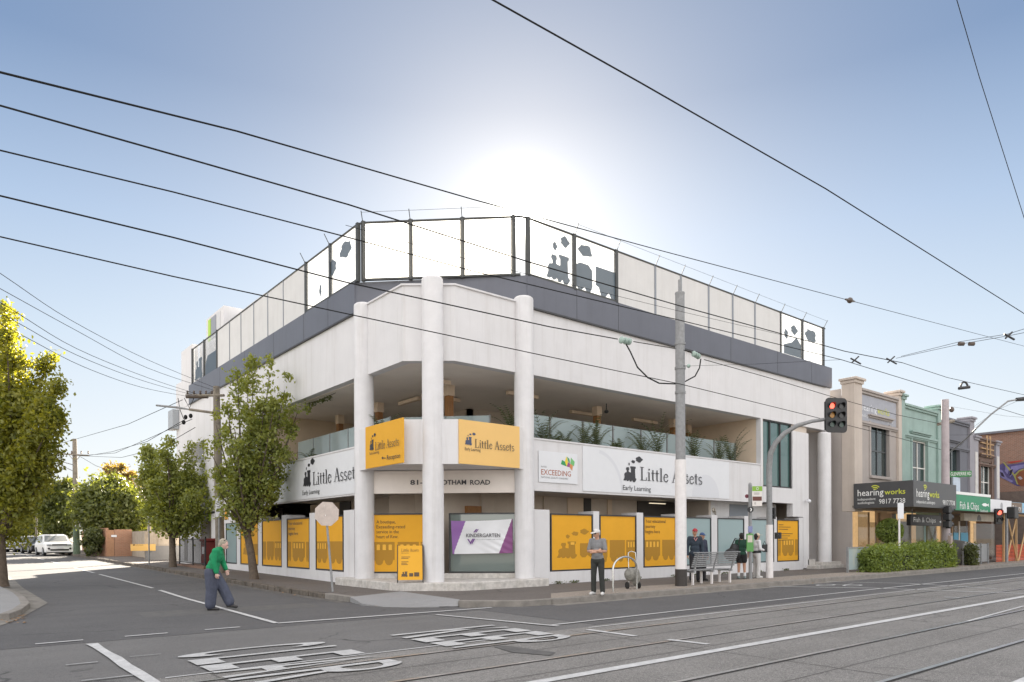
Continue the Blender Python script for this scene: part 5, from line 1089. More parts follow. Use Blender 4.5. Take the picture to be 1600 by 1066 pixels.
o=MB(); c=pb(1328,469.5,-7.3); dd=(pb(1345,473.8,-7.25)-c).normalized(); o.tube([c-dd*.33,c-dd*.12],[.02,.045],8); o.ell(c,(.085,.085,.085)); o.tube([c+dd*.12,c+dd*.34],[.045,.02],8); tag(o.build('strain_insulator',brownins,smooth=True),'brown strain insulator on the topmost span wire right of the tram pole','insulator')
wpl([(0,165),(290,247),(545,320),(828,410),(1062,478),(1320,549),(1410,567)],[-9.3]*7,'contact_wire','second long wire from the top at the left edge, crossing the roof screens',.015)
wpl([(1320,549),(1410,567),(1480,590),(1600,617)],[-9.3]*4,'contact_wire','wire end running past the trolley frog to the right edge',.012)
wpl([(0,235),(270,300),(540,370),(740,424),(1060,500),(1314,562),(1600,650)],[-9.6]*7,'contact_wire','third long wire from the top at the left edge',.012)
wpl([(540,352),(740,408),(1060,486),(1250,530)],[-9.7]*4,'catenary_wire','faint thin wire just above the third long wire by the glass screens',.005)
wpl([(0,306),(270,371),(540,441),(860,511),(965,530)],[-4.6]*5,'feeder_wire','fourth long wire at the left edge ending at the glass insulators of the tram pole',.022)
wpl([(0,370),(270,432),(540,490),(860,558),(1062,600),(1230,641),(1410,686),(1478,705)],[-4.45]*5+[-3.8,-3.2,-3.0],'feeder_wire','lowest long wire at the left edge passing the tram pole clamp',.018)
wpl([(770,0),(1000,129),(1290,295),(1600,490)],[-12.8]*4,'contact_wire','bold wire slanting down across the upper right sky',.012)
P=[yd(1440,-330,7.5),yd(1488,-30,9),yd(1495,0,9.3),yd(1530,120,10.2),(yd(1565,230,11)),yd(1600,340,12),yd(1615,385,12.4),yd(1700,640,16)]; wire('span_wire','steep thin wire in the top right corner',P,.009,group=GW)
P=[pb(1100,562,-4.0),pb(1200,590,-3.9),pb(1300,620,-3.7),pb(1400,648,-3.4),pb(1468,662,-3.1)]; wire('feeder_wire','wire leaving the right side of the tram pole towards the pink pole',P,.018,group=GW)
# jumper loops and glass insulators at the tram pole
t=thing('glass_insulator','pale green glass insulator pair with hanging jumper left of the tram pole','insulator',(6.5,-4.1,6.7))
L0=t.location; m=MB()
for k in range(3): q=pb(971+k*6,531.5+k*1.2,-4.4)-L0; m.ell(q,(.04,.095,.095))
m.build('insulator_disc',insul,t,smooth=True); m=MB(); m.tube([pb(990,534,-4.3)-L0,pb(1056,545,-3.7)-L0],.012,5); m.tube([pb(u,v,-4.3)-L0 for u,v in ((975,532),(985,550),(996,574),(1012,590),(1030,599),(1055,600))],.02,6); m.build('jumper_cable',wirem,t,smooth=True)
t=thing('glass_insulator','pale green glass insulator with hanging jumper right of the tram pole','insulator',(7.8,-3.9,6.4)); L0=t.location; m=MB()
for k in range(3): q=pb(1084+k*3.5,553+k*2,-3.9)-L0; m.ell(q,(.04,.09,.09))
q=pb(1076,572,-3.9)-L0; m.ell(q,(.06,.06,.06)); m.build('insulator_disc',insul,t,smooth=True); m=MB(); m.tube([pb(1068,547,-3.7)-L0,pb(1084,553,-3.9)-L0],.012,5); m.tube([pb(1068,572,-3.7)-L0,pb(1076,572,-3.9)-L0],.012,5); m.tube([pb(u,v,-3.9)-L0 for u,v in ((1095,561),(1093,575),(1086,588),(1071,596))],.02,6); m.build('jumper_cable',wirem,t,smooth=True)
# cross spans at right
for pts,lb in (([(1076,572,20),(1180,569,22),(1315,562,17)],'thin span wire from the tram pole clamp to the contact wire'),([(1400,560,16),(1500,538,14),(1580,524,12),(1620,516,12)],'thin double span wire rising to the right edge above the shops'),([(1408,557,16),(1500,534,14),(1575,522,12),(1620,508,12)],'upper strand of the span wire rising to the right edge'),([(1490,636,36),(1570,650,30),(1620,654,28)],'thin wire running right from the pink pole top'),([(1480,680,36),(1570,679,30),(1620,680,28)],'thin wire behind the street lamp arm'),([(1520,668,34),(1560,640,30),(1600,622,24)],'faint wire parallel to the street lamp arm')):
    Q_=[yd(*p) for p in pts]; wire('span_wire',lb,Q_+([ext(Q_[-1],Q_[-2],2.5)] if pts[-1][0]>=1600 else []),.008,group=GW)
t=thing('wire_fitting','pair of small grey insulators on the rising double span wire','wire fitting',yd(1510,537,14)); m=MB(); L0=t.location
for u in (1502,1518): q=yd(u,537.5,14)-L0; m.tube([q-RGT*.05,q+RGT*.05],.04,8)
m.build('insulator_body',brownins,t)
for (u,v,Y,lb) in ((1393,565,16,'crossed contact wire clamp above the beige shop'),(1337,565,15,'small crossed clamp just right of the roof screens'),(1577,527,12,'crossed wire clamp near the right edge')):
    t=thing('wire_clamp',lb,'wire fitting',yd(u,v,Y)); m=MB(); s=Y/1102; m.tube([(-RGT*8*s-UZ*-5*s),RGT*8*s-UZ*4*s],.018,5); m.tube([RGT*5*s+UZ*8*s,-RGT*6*s-UZ*2*s],.016,5); m.build('clamp_body',dkframe,t)
t=thing('wire_clamp','hoop shaped wire fitting hanging over the shops','wire fitting',yd(1512,605,22)); s=22/1102; m=MB(); m.tube([RGT*(-6+6*math.cos(a)-0)*s*.9+UZ*(8*math.sin(a))*s for a in [math.pi-k*math.pi/8 for k in range(9)]],.03,6); m.tube([-RGT*14*s-UZ*2*s,RGT*3*s+UZ*0*s],.05,6); m.build('clamp_body',dkframe,t)
# power lines on the left
GL_='power lines of the side street'
Pt=yd(338,612,29.8)
for i,(pts,lb) in enumerate(((((0,427,14),(110,500,18),(230,562,23.5),(336,606,29.6)),'uppermost power line sweeping to the power pole'),(((0,451,14),(120,517,18.5),(230,575,23.5),(334,610,29.6)),'second power line sweeping to the power pole'),(((6,476,14),(120,545,18.5),(230,590,24),(308,616,29.8)),'third power line sweeping to the power pole'),(((27,504,15),(120,555,18.5),(220,594,24),(300,617,29.9)),'fourth power line sweeping to the power pole'),(((27,520,15),(130,573,19),(220,605,24),(290,619,30)),'lowest power line sweeping to the power pole'))):
    P=[yd(*p) for p in pts]; P=[ext(P[0],P[1],1.2)]+P
    # smooth the span
    Q=[]
    for k in range(len(P)-1):
        p0=P[max(k-1,0)];p1=P[k];p2=P[k+1];p3=P[min(k+2,len(P)-1)]
        for j in range(5):
            x=j/5; Q.append(.5*((2*p1)+(p2-p0)*x+(2*p0-5*p1+4*p2-p3)*x*x+(-p0+3*p1-3*p2+p3)*x**3))
    Q.append(P[-1]); wire('power_line',lb,Q,.012,group=GL_)
for pts,lb in ((((285,625,30),(200,663,40),(116,687,55),(62,702,70),(40,706,90)),'sagging line from the thick pole to the slim pole top'),(((290,655,30),(230,690,38),(175,706,47),(138,712,55)),'upper line from the lamp arm to the crossarm'),(((300,655,30),(240,682,38),(180,708,47),(127,712,55)),'middle line from the lamp arm to the crossarm'),(((305,668,30),(250,700,38),(190,715,47),(112,712,55)),'lower line from the thick pole to the crossarm'),(((126,714,55),(150,728,50),(190,742,45)),'short service line falling to the brown tree'),(((91,712,55),(70,735,60),(45,745,80)),'short line leaving the crossarm to the left')):
    P=[yd(*p) for p in pts]; wire('power_line',lb,P,.022,group=GL_)
# ================================================================ PLANTS
def leafmesh(pts,size,rng,elong=1.5,up=.0):
    n=len(pts); d1=rng.normal(size=(n,3)); d1[:,2]-=.35; d1/=np.linalg.norm(d1,axis=1)[:,None]; r=rng.normal(size=(n,3)); d2=np.cross(d1,r); d2/=np.linalg.norm(d2,axis=1)[:,None]
    s=size*rng.uniform(.6,1.3,size=(n,1)); a=pts-d1*s*elong*.5; b=pts+d2*s*.42; c=pts+d1*s*elong*.5; e=pts-d2*s*.42; nn=np.cross(d1,d2)*s*.14
    v=np.stack([a,b+nn,c,e+nn],1).reshape(-1,3); return v
def foliage(name,pts,size,m,parent,rng,elong=1.5):
    v=leafmesh(pts,size,rng,elong); n=len(pts); me=bpy.data.meshes.new(name); me.vertices.add(4*n); me.vertices.foreach_set('co',v.ravel()); me.loops.add(4*n); me.loops.foreach_set('vertex_index',np.arange(4*n)); me.polygons.add(n); me.polygons.foreach_set('loop_start',np.arange(n)*4); me.polygons.foreach_set('loop_total',np.full(n,4)); me.update(calc_edges=True); me.materials.append(m)
    o=bpy.data.objects.new(name,me); SC.collection.objects.link(o); o.parent=parent; return o
def limb_points(limbs,n,rng,r0=.42,t0=.25):
    out=[]; L=np.array([(Vector(b)-Vector(a)).length for a,b in limbs]); cnt=(L/L.sum()*n).astype(int)
    for (a,b),k in zip(limbs,cnt):
        a=np.array(a);b=np.array(b); nc=max(4,int(k/55)); tc=t0+(1-t0)*rng.random(nc)**.8; prof=r0*(1.05-tc)**.55+.10
        c=a+(b-a)*tc[:,None]+rng.normal(size=(nc,3))*prof[:,None]*.62
        idx=rng.integers(0,nc,k); rr=(prof[idx]*.40+.05)[:,None]; out.append(c[idx]+rng.normal(size=(k,3))*rr)
    return np.concatenate(out)
def tree(label,base,fork,tips,n,size,m,trunk=.14,r0=.42,t0=.25,name='street_tree',group=None,seed=1,Y=None,jit=1.0,bm=None,cat='tree',lean=(0,0)):
    rng=np.random.default_rng(seed); t=thing(name,label,cat,base,0,group); F_=Vector(fork)-Vector(base); mb=MB()
    mb.tube([(0,0,-.1),(0,0,.05),F_*.5+Vector((lean[0],lean[1],0)),F_],[trunk*1.35,trunk*1.1,trunk*.9,trunk*.85],10)
    limbs=[]
    for i,tp in enumerate(tips):
        T_=Vector(tp)-Vector(base); mid=F_.lerp(T_,.45)+Vector((rng.normal()*.12,rng.normal()*.12,-.1)); mb.tube([F_-UZ*.12,F_.lerp(mid,.5),mid,T_.lerp(mid,.15)],[trunk*.55,trunk*.38,trunk*.26,.012],6); limbs.append((tuple(F_.lerp(mid,.25)),tuple(T_)))
    mb.build('trunk',bm or bark,t,smooth=True)
    p=limb_points(limbs,n,rng,r0,t0); foliage('crown',p,size,m,t,rng); return t
def tips_px(l,Y,spread,seed):
    r=random.Random(seed); out=[]
    for u,v in l:
        p=yd(u,v,Y+r.uniform(-spread,spread)); out.append(p)
    return out
GT='street trees along the side street kerb'
b_=g(397,905,.15)
ct=[(370,563),(385,585),(397,566),(424,560),(449,590),(470,628),(462,655),(440,640),(415,600),(352,610),(334,650),(326,700),(345,735),(365,655),(395,640),(425,680),(455,690),(440,735),(425,775),(360,775),(340,765),(395,720),(380,770),(408,790),(372,700),(350,680),(430,625),(410,665),(385,800),(400,815)]
tree('bushy pear tree with ragged spires right of the thick power pole',b_,yd(386,832,26.4),tips_px(ct,26.4,1.2,1),15000,.10,leafA,.15,.22,.08,seed=11,group=GT,lean=(.05,.05))
b_=g(270,886,.15)
ct=[(224,700),(240,705),(256,690),(262,695),(296,695),(312,700),(330,740),(325,790),(220,730),(215,745),(228,790),(250,800),(280,820),(300,815),(245,740),(270,730),(290,745),(310,740),(260,770),(285,780),(305,770),(240,760),(325,765),(270,690),(318,810),(235,715)]
tree('rounded pear tree in front of the grey wall, left of the thick power pole',b_,yd(269,838,35.4),tips_px(ct,35.4,1.3,2),17000,.115,leafA,.17,.38,.12,seed=12,group=GT)
b_=g(3,912,.15)
ct=[(8,478),(15,505),(20,540),(72,560),(40,590),(95,597),(88,640),(70,665),(50,600),(82,700),(60,735),(30,740),(35,790),(10,800),(20,690),(0,640),(45,680),(-25,560),(-40,640),(-50,720),(-30,780),(65,630),(-10,600),(25,620),(50,710),(-20,690),(30,840)]
tree('tall pear tree with sunlit yellow top at the left edge',b_,yd(0,835,23.1),tips_px(ct,23.2,1.4,3),36000,.10,leafmat('gold_leaf',(.11,.14,.028),(.30,.29,.05),.5),.17,.36,.15,seed=13,group=GT)
# hedge-like conifer and the trees that close the side street
def mass(label,name,cx,depth,u0,u1,v0,v1,n,size,m,seed,trunk_u=None,cat='tree',group=None,vb=866,taper=.0,leafn=60):
    """tree whose crown fills a rounded volume given by its outline at distance depth"""
    rng=np.random.default_rng(seed); bp=yd(trunk_u or (u0+u1)/2,vb,depth); bp.z=gz(bp.y)+.05
    t=thing(name,label,cat,bp,0,group); W_=(u1-u0)/1102*depth/2; zt=yd(cx,v0,depth).z; zb=yd(cx,v1,depth).z; Hh=(zt-zb)/2; c0=yd((u0+u1)/2,(v0+v1)/2,depth)-bp
    nc=leafn; d=rng.normal(size=(nc,3)); d/=np.linalg.norm(d,axis=1)[:,None]; rad=rng.random((nc,1))**.4
    rv=np.array(RGT);fv=np.array(FWD); cl=np.array(c0)+rv*(d[:,:1]*rad*W_*.86)+fv*(d[:,1:2]*rad*W_*.8)+np.array([0,0,1])*(d[:,2:]*rad*Hh*.86)
    idx=rng.integers(0,nc,n); r_=(.15+.2*rng.random((nc,1)))*min(W_,Hh); p=cl[idx]+rng.normal(size=(n,3))*r_[idx]*.6
    foliage('crown',p,size,m,t,rng); mb=MB(); mb.tube([(0,0,-.2),(0,0,max(.5,c0.z*.5)),c0],[.28,.22,.1],8)
    for k in range(5): q=Vector(cl[k*3%nc]); mb.tube([Vector((0,0,max(.5,c0.z*.5))),q*.6+c0*.2,q],[.12,.08,.03],6)
    mb.build('trunk',bark,t,smooth=True); return t
mass('broad dense conifer hedge tree behind the slim power pole','hedge_tree',175,54,122,232,742,850,26000,.22,leafB,21,trunk_u=140,leafn=110)
mass('dark bushy tree left of the slim power pole behind the white car','background_tree',95,60,62,128,744,850,15000,.24,leafB,22,trunk_u=98,leafn=80)
mass('sparse brown tree rising behind the broad conifer','background_tree',186,70,160,214,722,790,5000,.24,leafE,23,leafn=40)
mass('golden sunlit tree right of the broad conifer','background_tree',225,62,196,262,775,850,8000,.22,leafmat('sunny_leaf',(.12,.14,.03),(.26,.25,.06),.45),24,leafn=50)
mass('shaded tree over the parked cars','background_tree',45,78,18,80,748,838,11000,.30,leafB,25,leafn=60,vb=862)
mass('far tree at the end of the side street','background_tree',15,100,-20,45,752,845,9000,.36,M['sunny_leaf'],26,leafn=60,vb=860)
mass('yellow green tree far behind the parked cars','background_tree',70,110,40,110,755,848,9000,.38,M['sunny_leaf'],27,leafn=60,vb=858)
mass('dark undergrowth at the foot of the slim power pole','bush',150,50,128,165,822,868,7000,.14,leafF,28,leafn=30,cat='bush')
mass('pale tree filling the far left skyline','background_tree',-10,120,-60,20,760,850,6000,.4,leafB,29,leafn=40,vb=858)
# clipped hedge at the kerb before the shops, and ball topiary
rng=np.random.default_rng(31)
def hedge(label,x0,x1,y0,y1,z0,z1,n,size,m,name='hedge'):
    t=thing(name,label,'hedge',((x0+x1)/2,(y0+y1)/2,z0)); n2=n
    P=rng.random((n,3)); f=rng.integers(0,5,n); e=1-rng.random(n)**2*.25
    for ax_,val in ((0,0),(0,1),(1,0),(1,1),(2,1)):
        k=f==(ax_*2+val if ax_<2 else 4); P[k,ax_]=np.where(val,e[k],1-e[k])
    nz=np.sin(P[:,0]*23)*.05+np.sin(P[:,0]*9+P[:,1]*4)*.09-.22*np.abs(P[:,0]*2-1)**6
    q=np.stack([(P[:,0]-.5)*(x1-x0)*1.02,(P[:,1]-.5)*(y1-y0)*(1.0+nz*1.2),P[:,2]*(z1-z0)*(1+nz)],1)+rng.normal(size=(n,3))*.085
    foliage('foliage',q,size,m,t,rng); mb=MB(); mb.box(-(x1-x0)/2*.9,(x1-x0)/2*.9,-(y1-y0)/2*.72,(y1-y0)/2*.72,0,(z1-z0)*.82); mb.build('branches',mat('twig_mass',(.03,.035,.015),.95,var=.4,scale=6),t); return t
hedge('leafy green hedge at the kerb, left of the pink tram pole',19.9,25.0,-3.85,-2.95,.12,1.18,14000,.075,leafC); hedge('taller boxy hedge section next to the pink tram pole',25.1,28.4,-3.85,-2.95,.12,1.25,9500,.075,leafC)
hedge('small weedy shrub against the grey barrier past the pink pole',30.9,31.6,-3.75,-3.4,.12,1.15,1500,.08,leafF,name='shrub')
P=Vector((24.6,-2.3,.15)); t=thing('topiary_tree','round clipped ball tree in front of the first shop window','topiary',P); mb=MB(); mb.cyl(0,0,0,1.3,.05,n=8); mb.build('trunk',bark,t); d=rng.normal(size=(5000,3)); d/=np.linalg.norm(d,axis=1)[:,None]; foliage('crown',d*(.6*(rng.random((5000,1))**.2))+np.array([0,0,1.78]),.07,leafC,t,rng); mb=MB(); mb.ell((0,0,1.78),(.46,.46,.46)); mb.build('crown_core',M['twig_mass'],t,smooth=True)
# palms and leafy plants in the balcony planters
def palm(label,P,h,nf,seed,droop=.6,wid=.10,grp='plants along the balcony planters',bushy=False):
    r=random.Random(seed); t=thing('balcony_plant',label,'plant',P,0,grp); st=MB(); 
    for k in range(2): st.tube([(0,0,0),(r.uniform(-.05,.05),r.uniform(-.05,.05),h*.35)],.018,5)
    st.build('stem',bark,t); mb=MB()
    for k in range(nf):
        a=r.uniform(0,6.28); l=h*r.uniform(.6,1.0); el=r.uniform(.9,1.45); p=Vector((r.uniform(-.06,.06),r.uniform(-.06,.06),h*r.uniform(.05,.3))); dr=Vector((math.cos(a),math.sin(a),0)); pts=[]
        for s_ in range(7):
            x=s_/6; ang=el-droop*x*x*2; pts.append(p.copy()); p=p+(dr*math.cos(ang)+UZ*math.sin(ang))*l/6
        if bushy or True:
            for s_ in range(1,7):
                c=pts[s_]; tv=(pts[s_]-pts[s_-1]).normalized(); sd=tv.cross(UZ).normalized() if abs(tv.z)<.99 else Vector((1,0,0)); L_=wid*2.6*(1.1-.12*s_)
                for sg_ in (-1,1):
                    for q in (0,.5):
                        c2=c-tv*(l/6*q); e_=c2+(sd*sg_*.8+tv*.75-UZ*.25).normalized()*L_; mb.poly([c2,c2+tv*.035,e_]); 
        mb.tube(pts,[.008]*6+[.003],3,cap=False)
    mb.build('fronds',leafD,t); return t
PL_=[(848,688,.95,1.35,11,'tall palm at the left end of the main road balcony, touching the round column'),(866,690,.5,.35,9,'lowest dark plant cluster near the left end of the main road balcony'),(884,692,.5,.55,9,'small spiky plant left of the arching palm'),(912,697,.5,.75,10,'feathery palm left of the big arching one'),(930,699,.5,1.15,14,'big arching palm on the main road balcony'),(955,702,.5,.4,8,'low reddish stemmed plant between the arching palm and the spiky one'),(970,704,.5,.6,9,'dark spiky plant above the logo sign smoke'),(1005,708,.5,.9,12,'leaning palm with loose fronds left of the tall upright palm'),(1028,710,.5,1.5,14,'tall upright palm nearest the left of the tram pole'),(1086,715,.5,1.35,14,'upright palm just right of the tram pole'),(1124,719,.5,.9,10,'slim palm left of the last balcony palm'),(1142,721,.5,1.35,14,'last bushy palm at the right end of the balcony')]
for i,(u,v,dy,h,nf,lb) in enumerate(PL_): q=pb(u,v,dy); palm(lb,Vector((q.x,dy,4.55)),h+.25,nf,40+i,.5)
for i,(u,b__,h,lb) in enumerate(((596,None,.95,'leafy palm behind the deep yellow corner sign'),(612,None,.6,'smaller plant beside the palm behind the deep yellow sign'),(800,None,1.0,'brownish palm behind the pale yellow corner sign, by the right column'),(775,None,.35,'small plant behind the pale yellow corner sign'))):
    q=yd(u,665,22.9 if u<700 else 22.6); palm(lb,Vector((q.x,q.y,4.7)),h+.2,10,60+i,.5)
for i,(u,h,lb) in enumerate(((486,.55,'dark round plant on the side street balcony'),(500,.3,'tiny plant beside the dark round plant on the side street balcony'),(454,.45,'small plant at the far end of the side street balcony'))):
    q=pa(u,715,.5); palm(lb,Vector((.5,q.y,4.4)),h+.15,10,70+i,.6)
# vine on the ceiling edge
rng=np.random.default_rng(5); t=thing('hanging_vine','dark dry vine trailing from the balcony ceiling by the street tree','plant',(.35,7.5,6.8)); p=np.stack([rng.normal(size=260)*.05,(rng.random(260)-.5)*1.9,-.04-rng.random(260)**2*.14],1); foliage('foliage',p,.05,leafF,t,rng); mb=MB(); mb.tube([(0,-1.3,0),(0,0,-.05),(0,1.3,0)],.012,5); mb.build('stem',bark,t)
# weeds at the foot of the wall
mb=None; p=[]
for x0_ in (5.2,5.9,7.4,9.0,11.2,12.5,14.5,17.0,19.2): p.append(np.stack([x0_+rng.normal(size=60)*.14,-.06-rng.random(60)*.06,.15+rng.random(60)*.08],1))
o=foliage('weeds',np.concatenate(p),.04,leafF,None,rng); tag(o,'small weeds growing where the footpath meets the white wall','weeds',kind='stuff')
# ================================================================ WALLS AND FENCES UP THE SIDE STREET
def fbox(name,label,u0,u1,v0,v1,Y,th,m,cat='fence',zb=None):
    a=yd(u0,v1,Y);b=yd(u1,v1,Y); t=thing(name,label,cat,Vector((a.x,a.y,0))); zt=yd((u0+u1)/2,v0,Y).z; z0=zb if zb is not None else gz(a.y)-.1
    q=MB(); q.bar((0,0),(b.x-a.x,b.y-a.y),z0,zt,-th,0); q.build('wall_panel' if 'wall' in name else 'fence_panel',m,t); return t,a,b,zt
greyw=mat('grey_render',(.22,.215,.21),.8,var=.1)
palf=mat('pale_fence_board',(.44,.37,.29),.8,var=.25,scale=3,streak=.4); rdf=mat('brush_panel',(.33,.17,.09),.9,var=.4,scale=12)
tb=MB()
t=thing('boundary_wall','low grey rendered wall with pale paling fence behind it','wall',(0,31,0)); m=MB(); m.box(-.6,2.1,0,.25,.0,1.30); m.build('wall_panel',greyw,t); m=MB(); m.box(-.62,2.3,.3,.35,.0,2.2); m.build('fence_panel',palf,t); m=MB(); 
t2=thing('yellow_wall_sign','plain yellow sign with small dark logo fixed to the low grey wall','sign',(0,0,0))
YW=31.0; q0=onp(204,861,(0,YW,0),(0,1,0)); q1=onp(243,865,(0,YW,0),(0,1,0)); zt=onp(204,850.5,(0,YW,0),(0,1,0)).z
m=MB(); m.box(q0.x,q1.x,YW-.03,YW-.005,q0.z,zt); m.build('board',yelp,t2); m=MB(); m.flat([ENGINE],(q0.x+.12,YW-.035,q0.z+.32),UXR,UZ,.12,.1); m.text('Little Assets',(q0.x+.27,YW-.035,q0.z+.33),UXR,UZ,.42,.06); m.build('lettering',inkb,t2)
t=thing('brick_fence','tan brick and timber fence with narrow gate left of the grey wall','fence',(0,0,0)); tbk=brickmat('tan_brick',(.40,.20,.12),(.34,.17,.10),(.35,.25,.18))
x=[onp(u,866,(0,40,0),(0,1,0)).x for u in (152,165,179,199)]
m=MB(); m.bar((x[0],42),(x[1],40),.2,2.55,-.2,0); m.bar((x[2],40),(x[3]+.3,40),.2,2.45,-.2,0); m.build('wall_panel',tbk,t); m=MB(); m.bar((x[1],40),(x[2]-.02,40),.3,2.4,-.1,-.02); m.build('gate',mat('gate_timber',(.42,.23,.13),.8,var=.2,scale=8),t)
m=MB(); m.box(x[1]+.35,x[1]+.7,39.97,39.99,1.9,2.05); m.build('house_number_plate',boardw,t)
m=MB(); m.box(x[3]+.3,x[3]+.7,31.4,40,.2,2.3); m.build('fence_panel',palf,t)
t=thing('brick_fence','low orange brick fence under the dark tree by the cars','fence',(0,0,0)); m=MB(); m.box(.2,.45,47,62,.3,2.6); m.build('wall_panel',tbk,t)
t=thing('fence','pale paling fence closing the far side of the street','fence',(0,0,0)); m=MB(); m.box(-16,-9.5,75,75.2,.5,2.2); m.build('fence_panel',palf,t)
t=thing('lattice_screen','leaning pale timber lattice above the fence by the rounded tree','screen',yd(226,835,44)); L0=t.location; m=MB()
for k in range(6): m.tube([yd(207+k*4,748+k*2,44)-L0,yd(226+k*2.5,785+k*3,44)-L0],.03,4)
m.tube([yd(207,748,44)-L0,yd(228,760,44)-L0],.03,4); m.tube([yd(226,785,44)-L0,yd(238,800,44)-L0],.03,4); m.tube([yd(233,790,44)-L0,yd(233,840,44)-L0],.12,6); m.build('slat',palf,t)
t=thing('street_signpost','thin pole standing behind the parked cars','post',g(57,862,.15)); m=MB(); m.cyl(0,0,0,4.0,.09,n=8); m.build('post',wood,t)
# ================================================================ CARS
def car(label,P,rz,body,suv=True,group='cars parked along the side street',w=1.85,l=4.5,h=1.65):
    t=thing('parked_car',label,'car',P,rz,group)        # nose points to local -y
    hh=h; n=9
    prof=[(-l/2,.45),(-l/2+.05,.75),(-l/2+.25,.98 if suv else .80),(-l/2+1.15,1.06 if suv else .93),(-l/2+1.85,h-.05),(-l/2+2.4,h),(l/2-1.0,h-.03),(l/2-.25,1.05),(l/2,.9),(l/2,.42)]
    def ring(y,zt,zb): 
        c=1.0 if zt<1.15 else 1.0-(zt-1.05)/(h-1.05)*.16
        hw=w/2; out=[(-hw*.96,y,zb),(-hw,y,min(.7,zt-.1)),(-hw*.985,y,min(1.0,zt-.05)),(-hw*c*.93,y,zt-.03),(-hw*c*.8,y,zt),(hw*c*.8,y,zt),(hw*c*.93,y,zt-.03),(hw*.985,y,min(1.0,zt-.05)),(hw,y,min(.7,zt-.1)),(hw*.96,y,zb)]
        if y<-l/2+.2 or y>l/2-.1: out=[(x*.93,y_,z) for x,y_,z in out]
        return out
    m=MB(); R0=[ring(y,z,.28) for y,z in prof]; k=len(R0[0]); m.v=[p for r in R0 for p in r]
    for i in range(len(R0)-1):
        for j in range(k-1): m.f.append([i*k+j,i*k+j+1,(i+1)*k+j+1,(i+1)*k+j])
        m.f.append([i*k+k-1,i*k,(i+1)*k,(i+1)*k+k-1])
    m.f.append(list(range(k))); m.f.append([(len(R0)-1)*k+j for j in range(k)][::-1]); m.k=[0]*len(m.f); m.build('body',body,t,smooth=True)
    z1=1.09 if suv else .97; y1=-l/2+1.2; y2=-l/2+1.83; hw=w/2
    m=MB(); m.add([(-hw*.84,y1-.02,z1),(hw*.84,y1-.02,z1),(hw*.74,y2-.04,h-.12),(-hw*.74,y2-.04,h-.12)],[(0,1,2,3)]); m.v=[(x,y-.02,z+.015) for x,y,z in m.v]; m.build('windscreen',wing,t)
    m=MB()
    for s in (-1,1): m.add([(s*hw*1.005,y1+.15,1.08),(s*hw*1.0,l/2-.7,1.1),(s*hw*.905,l/2-1.05,h-.12),(s*hw*.905,y2+.05,h-.12)],[(0,1,2,3)])
    m.build('side_window',wing,t)
    dk=M['black_paint']; zf=.75
    m=MB(); m.box(-.5,.5,-l/2-.03,-l/2+.03,.80 if suv else .68,.90 if suv else .76); m.build('grille',dk,t); m=MB(); m.box(-.62,.62,-l/2-.035,-l/2+.03,.40,.52); m.build('lower_intake',dk,t); m=MB(); m.box(-.19,.19,-l/2-.05,-l/2-.036,.58,.69); m.build('number_plate',boardw,t)
    for s in (-1,1):
        m=MB(); m.ell((s*.68,-l/2+.05,.86 if suv else .74),(.2,.1,.07)); m.build('headlight',mat('headlight_glass',(.45,.47,.5),.1),t,smooth=True)
        m=MB(); m.disc((s*.72,-l/2-.0,.56),(0,-1,0),.08,12,.06); m.build('fog_lamp',dk,t)
        m=MB(); m.ell((s*(hw+.12),y1+.35,1.08),(.12,.06,.08)); m.build('mirror',body,t,smooth=True)
        for yy in (-l/2+.85,l/2-.85):
            m=MB(); m.tube([(s*(hw-.2),yy,.34),(s*(hw+.01),yy,.34)],.34,18); wq=m.build('wheel',rubber,t); m=MB(); m.tube([(s*(hw+.0),yy,.34),(s*(hw+.02),yy,.34)],.22,14); m.build('rim',galv,wq)
    m=MB(); m.box(-hw*.9,hw*.9,-l/2+.3,l/2-.3,.2,.32); m.build('underbody',dk,t); return t
cw=mat('car_white',(.75,.75,.74),.25,spec=.6); cs=mat('car_silver',(.42,.44,.47),.25,metal=.5); cb=mat('car_black',(.03,.03,.035),.2)
def cp(u,v,b): p=onp(u,v,(0,b,0),(0,1,0)); return Vector((p.x,b,gz(b)))
car('white four wheel drive nearest in the row of parked cars',cp(84,868,50.5),R_(4),cw,True,w=1.95,h=1.7)
car('dark car tucked behind the white four wheel drive',cp(58,864,58.5),R_(6),cb,False,h=1.5); car('white hatchback third in the parked row',cp(50,863,66),R_(6),cw,False,h=1.5)
car('silver sedan facing the corner left of the parked row',cp(34,862,65),R_(8),cs,False,h=1.48); car('white car half hidden by the left street tree',cp(12,860,66),R_(8),cw,False,h=1.5)
# ================================================================ PEOPLE
def blobmesh(name,parts,m,parent,vox=.012,smooth=4):
    """parts: capsules (p0,p1,r0,r1) and ellipsoids (c,(rx,ry,rz),rotation) fused into one continuous surface"""
    b=MB()
    for q in parts:
        if len(q)==4:
            p0,p1,r0,r1=Vector(q[0]),Vector(q[1]),q[2],q[3]; n=10; pts=[];rs=[]; d=(p1-p0).normalized()
            for k in range(4): a=R_(90-k*30); pts.append(p0-d*r0*math.sin(a)); rs.append(max(.002,r0*math.cos(a)))
            for k in range(4): a=R_(k*30); pts.append(p1+d*r1*math.sin(a)); rs.append(max(.002,r1*math.cos(a)))
            b.tube(pts,rs,n)
        else: b.ell(q[0],q[1],14,10,q[2])
    o=b.build(name,m,parent); r=o.modifiers.new('fuse','REMESH'); r.mode='VOXEL'; r.voxel_size=vox; r.use_smooth_shade=True
    s=o.modifiers.new('soften','SMOOTH'); s.factor=.5; s.iterations=smooth; return o
V=Vector
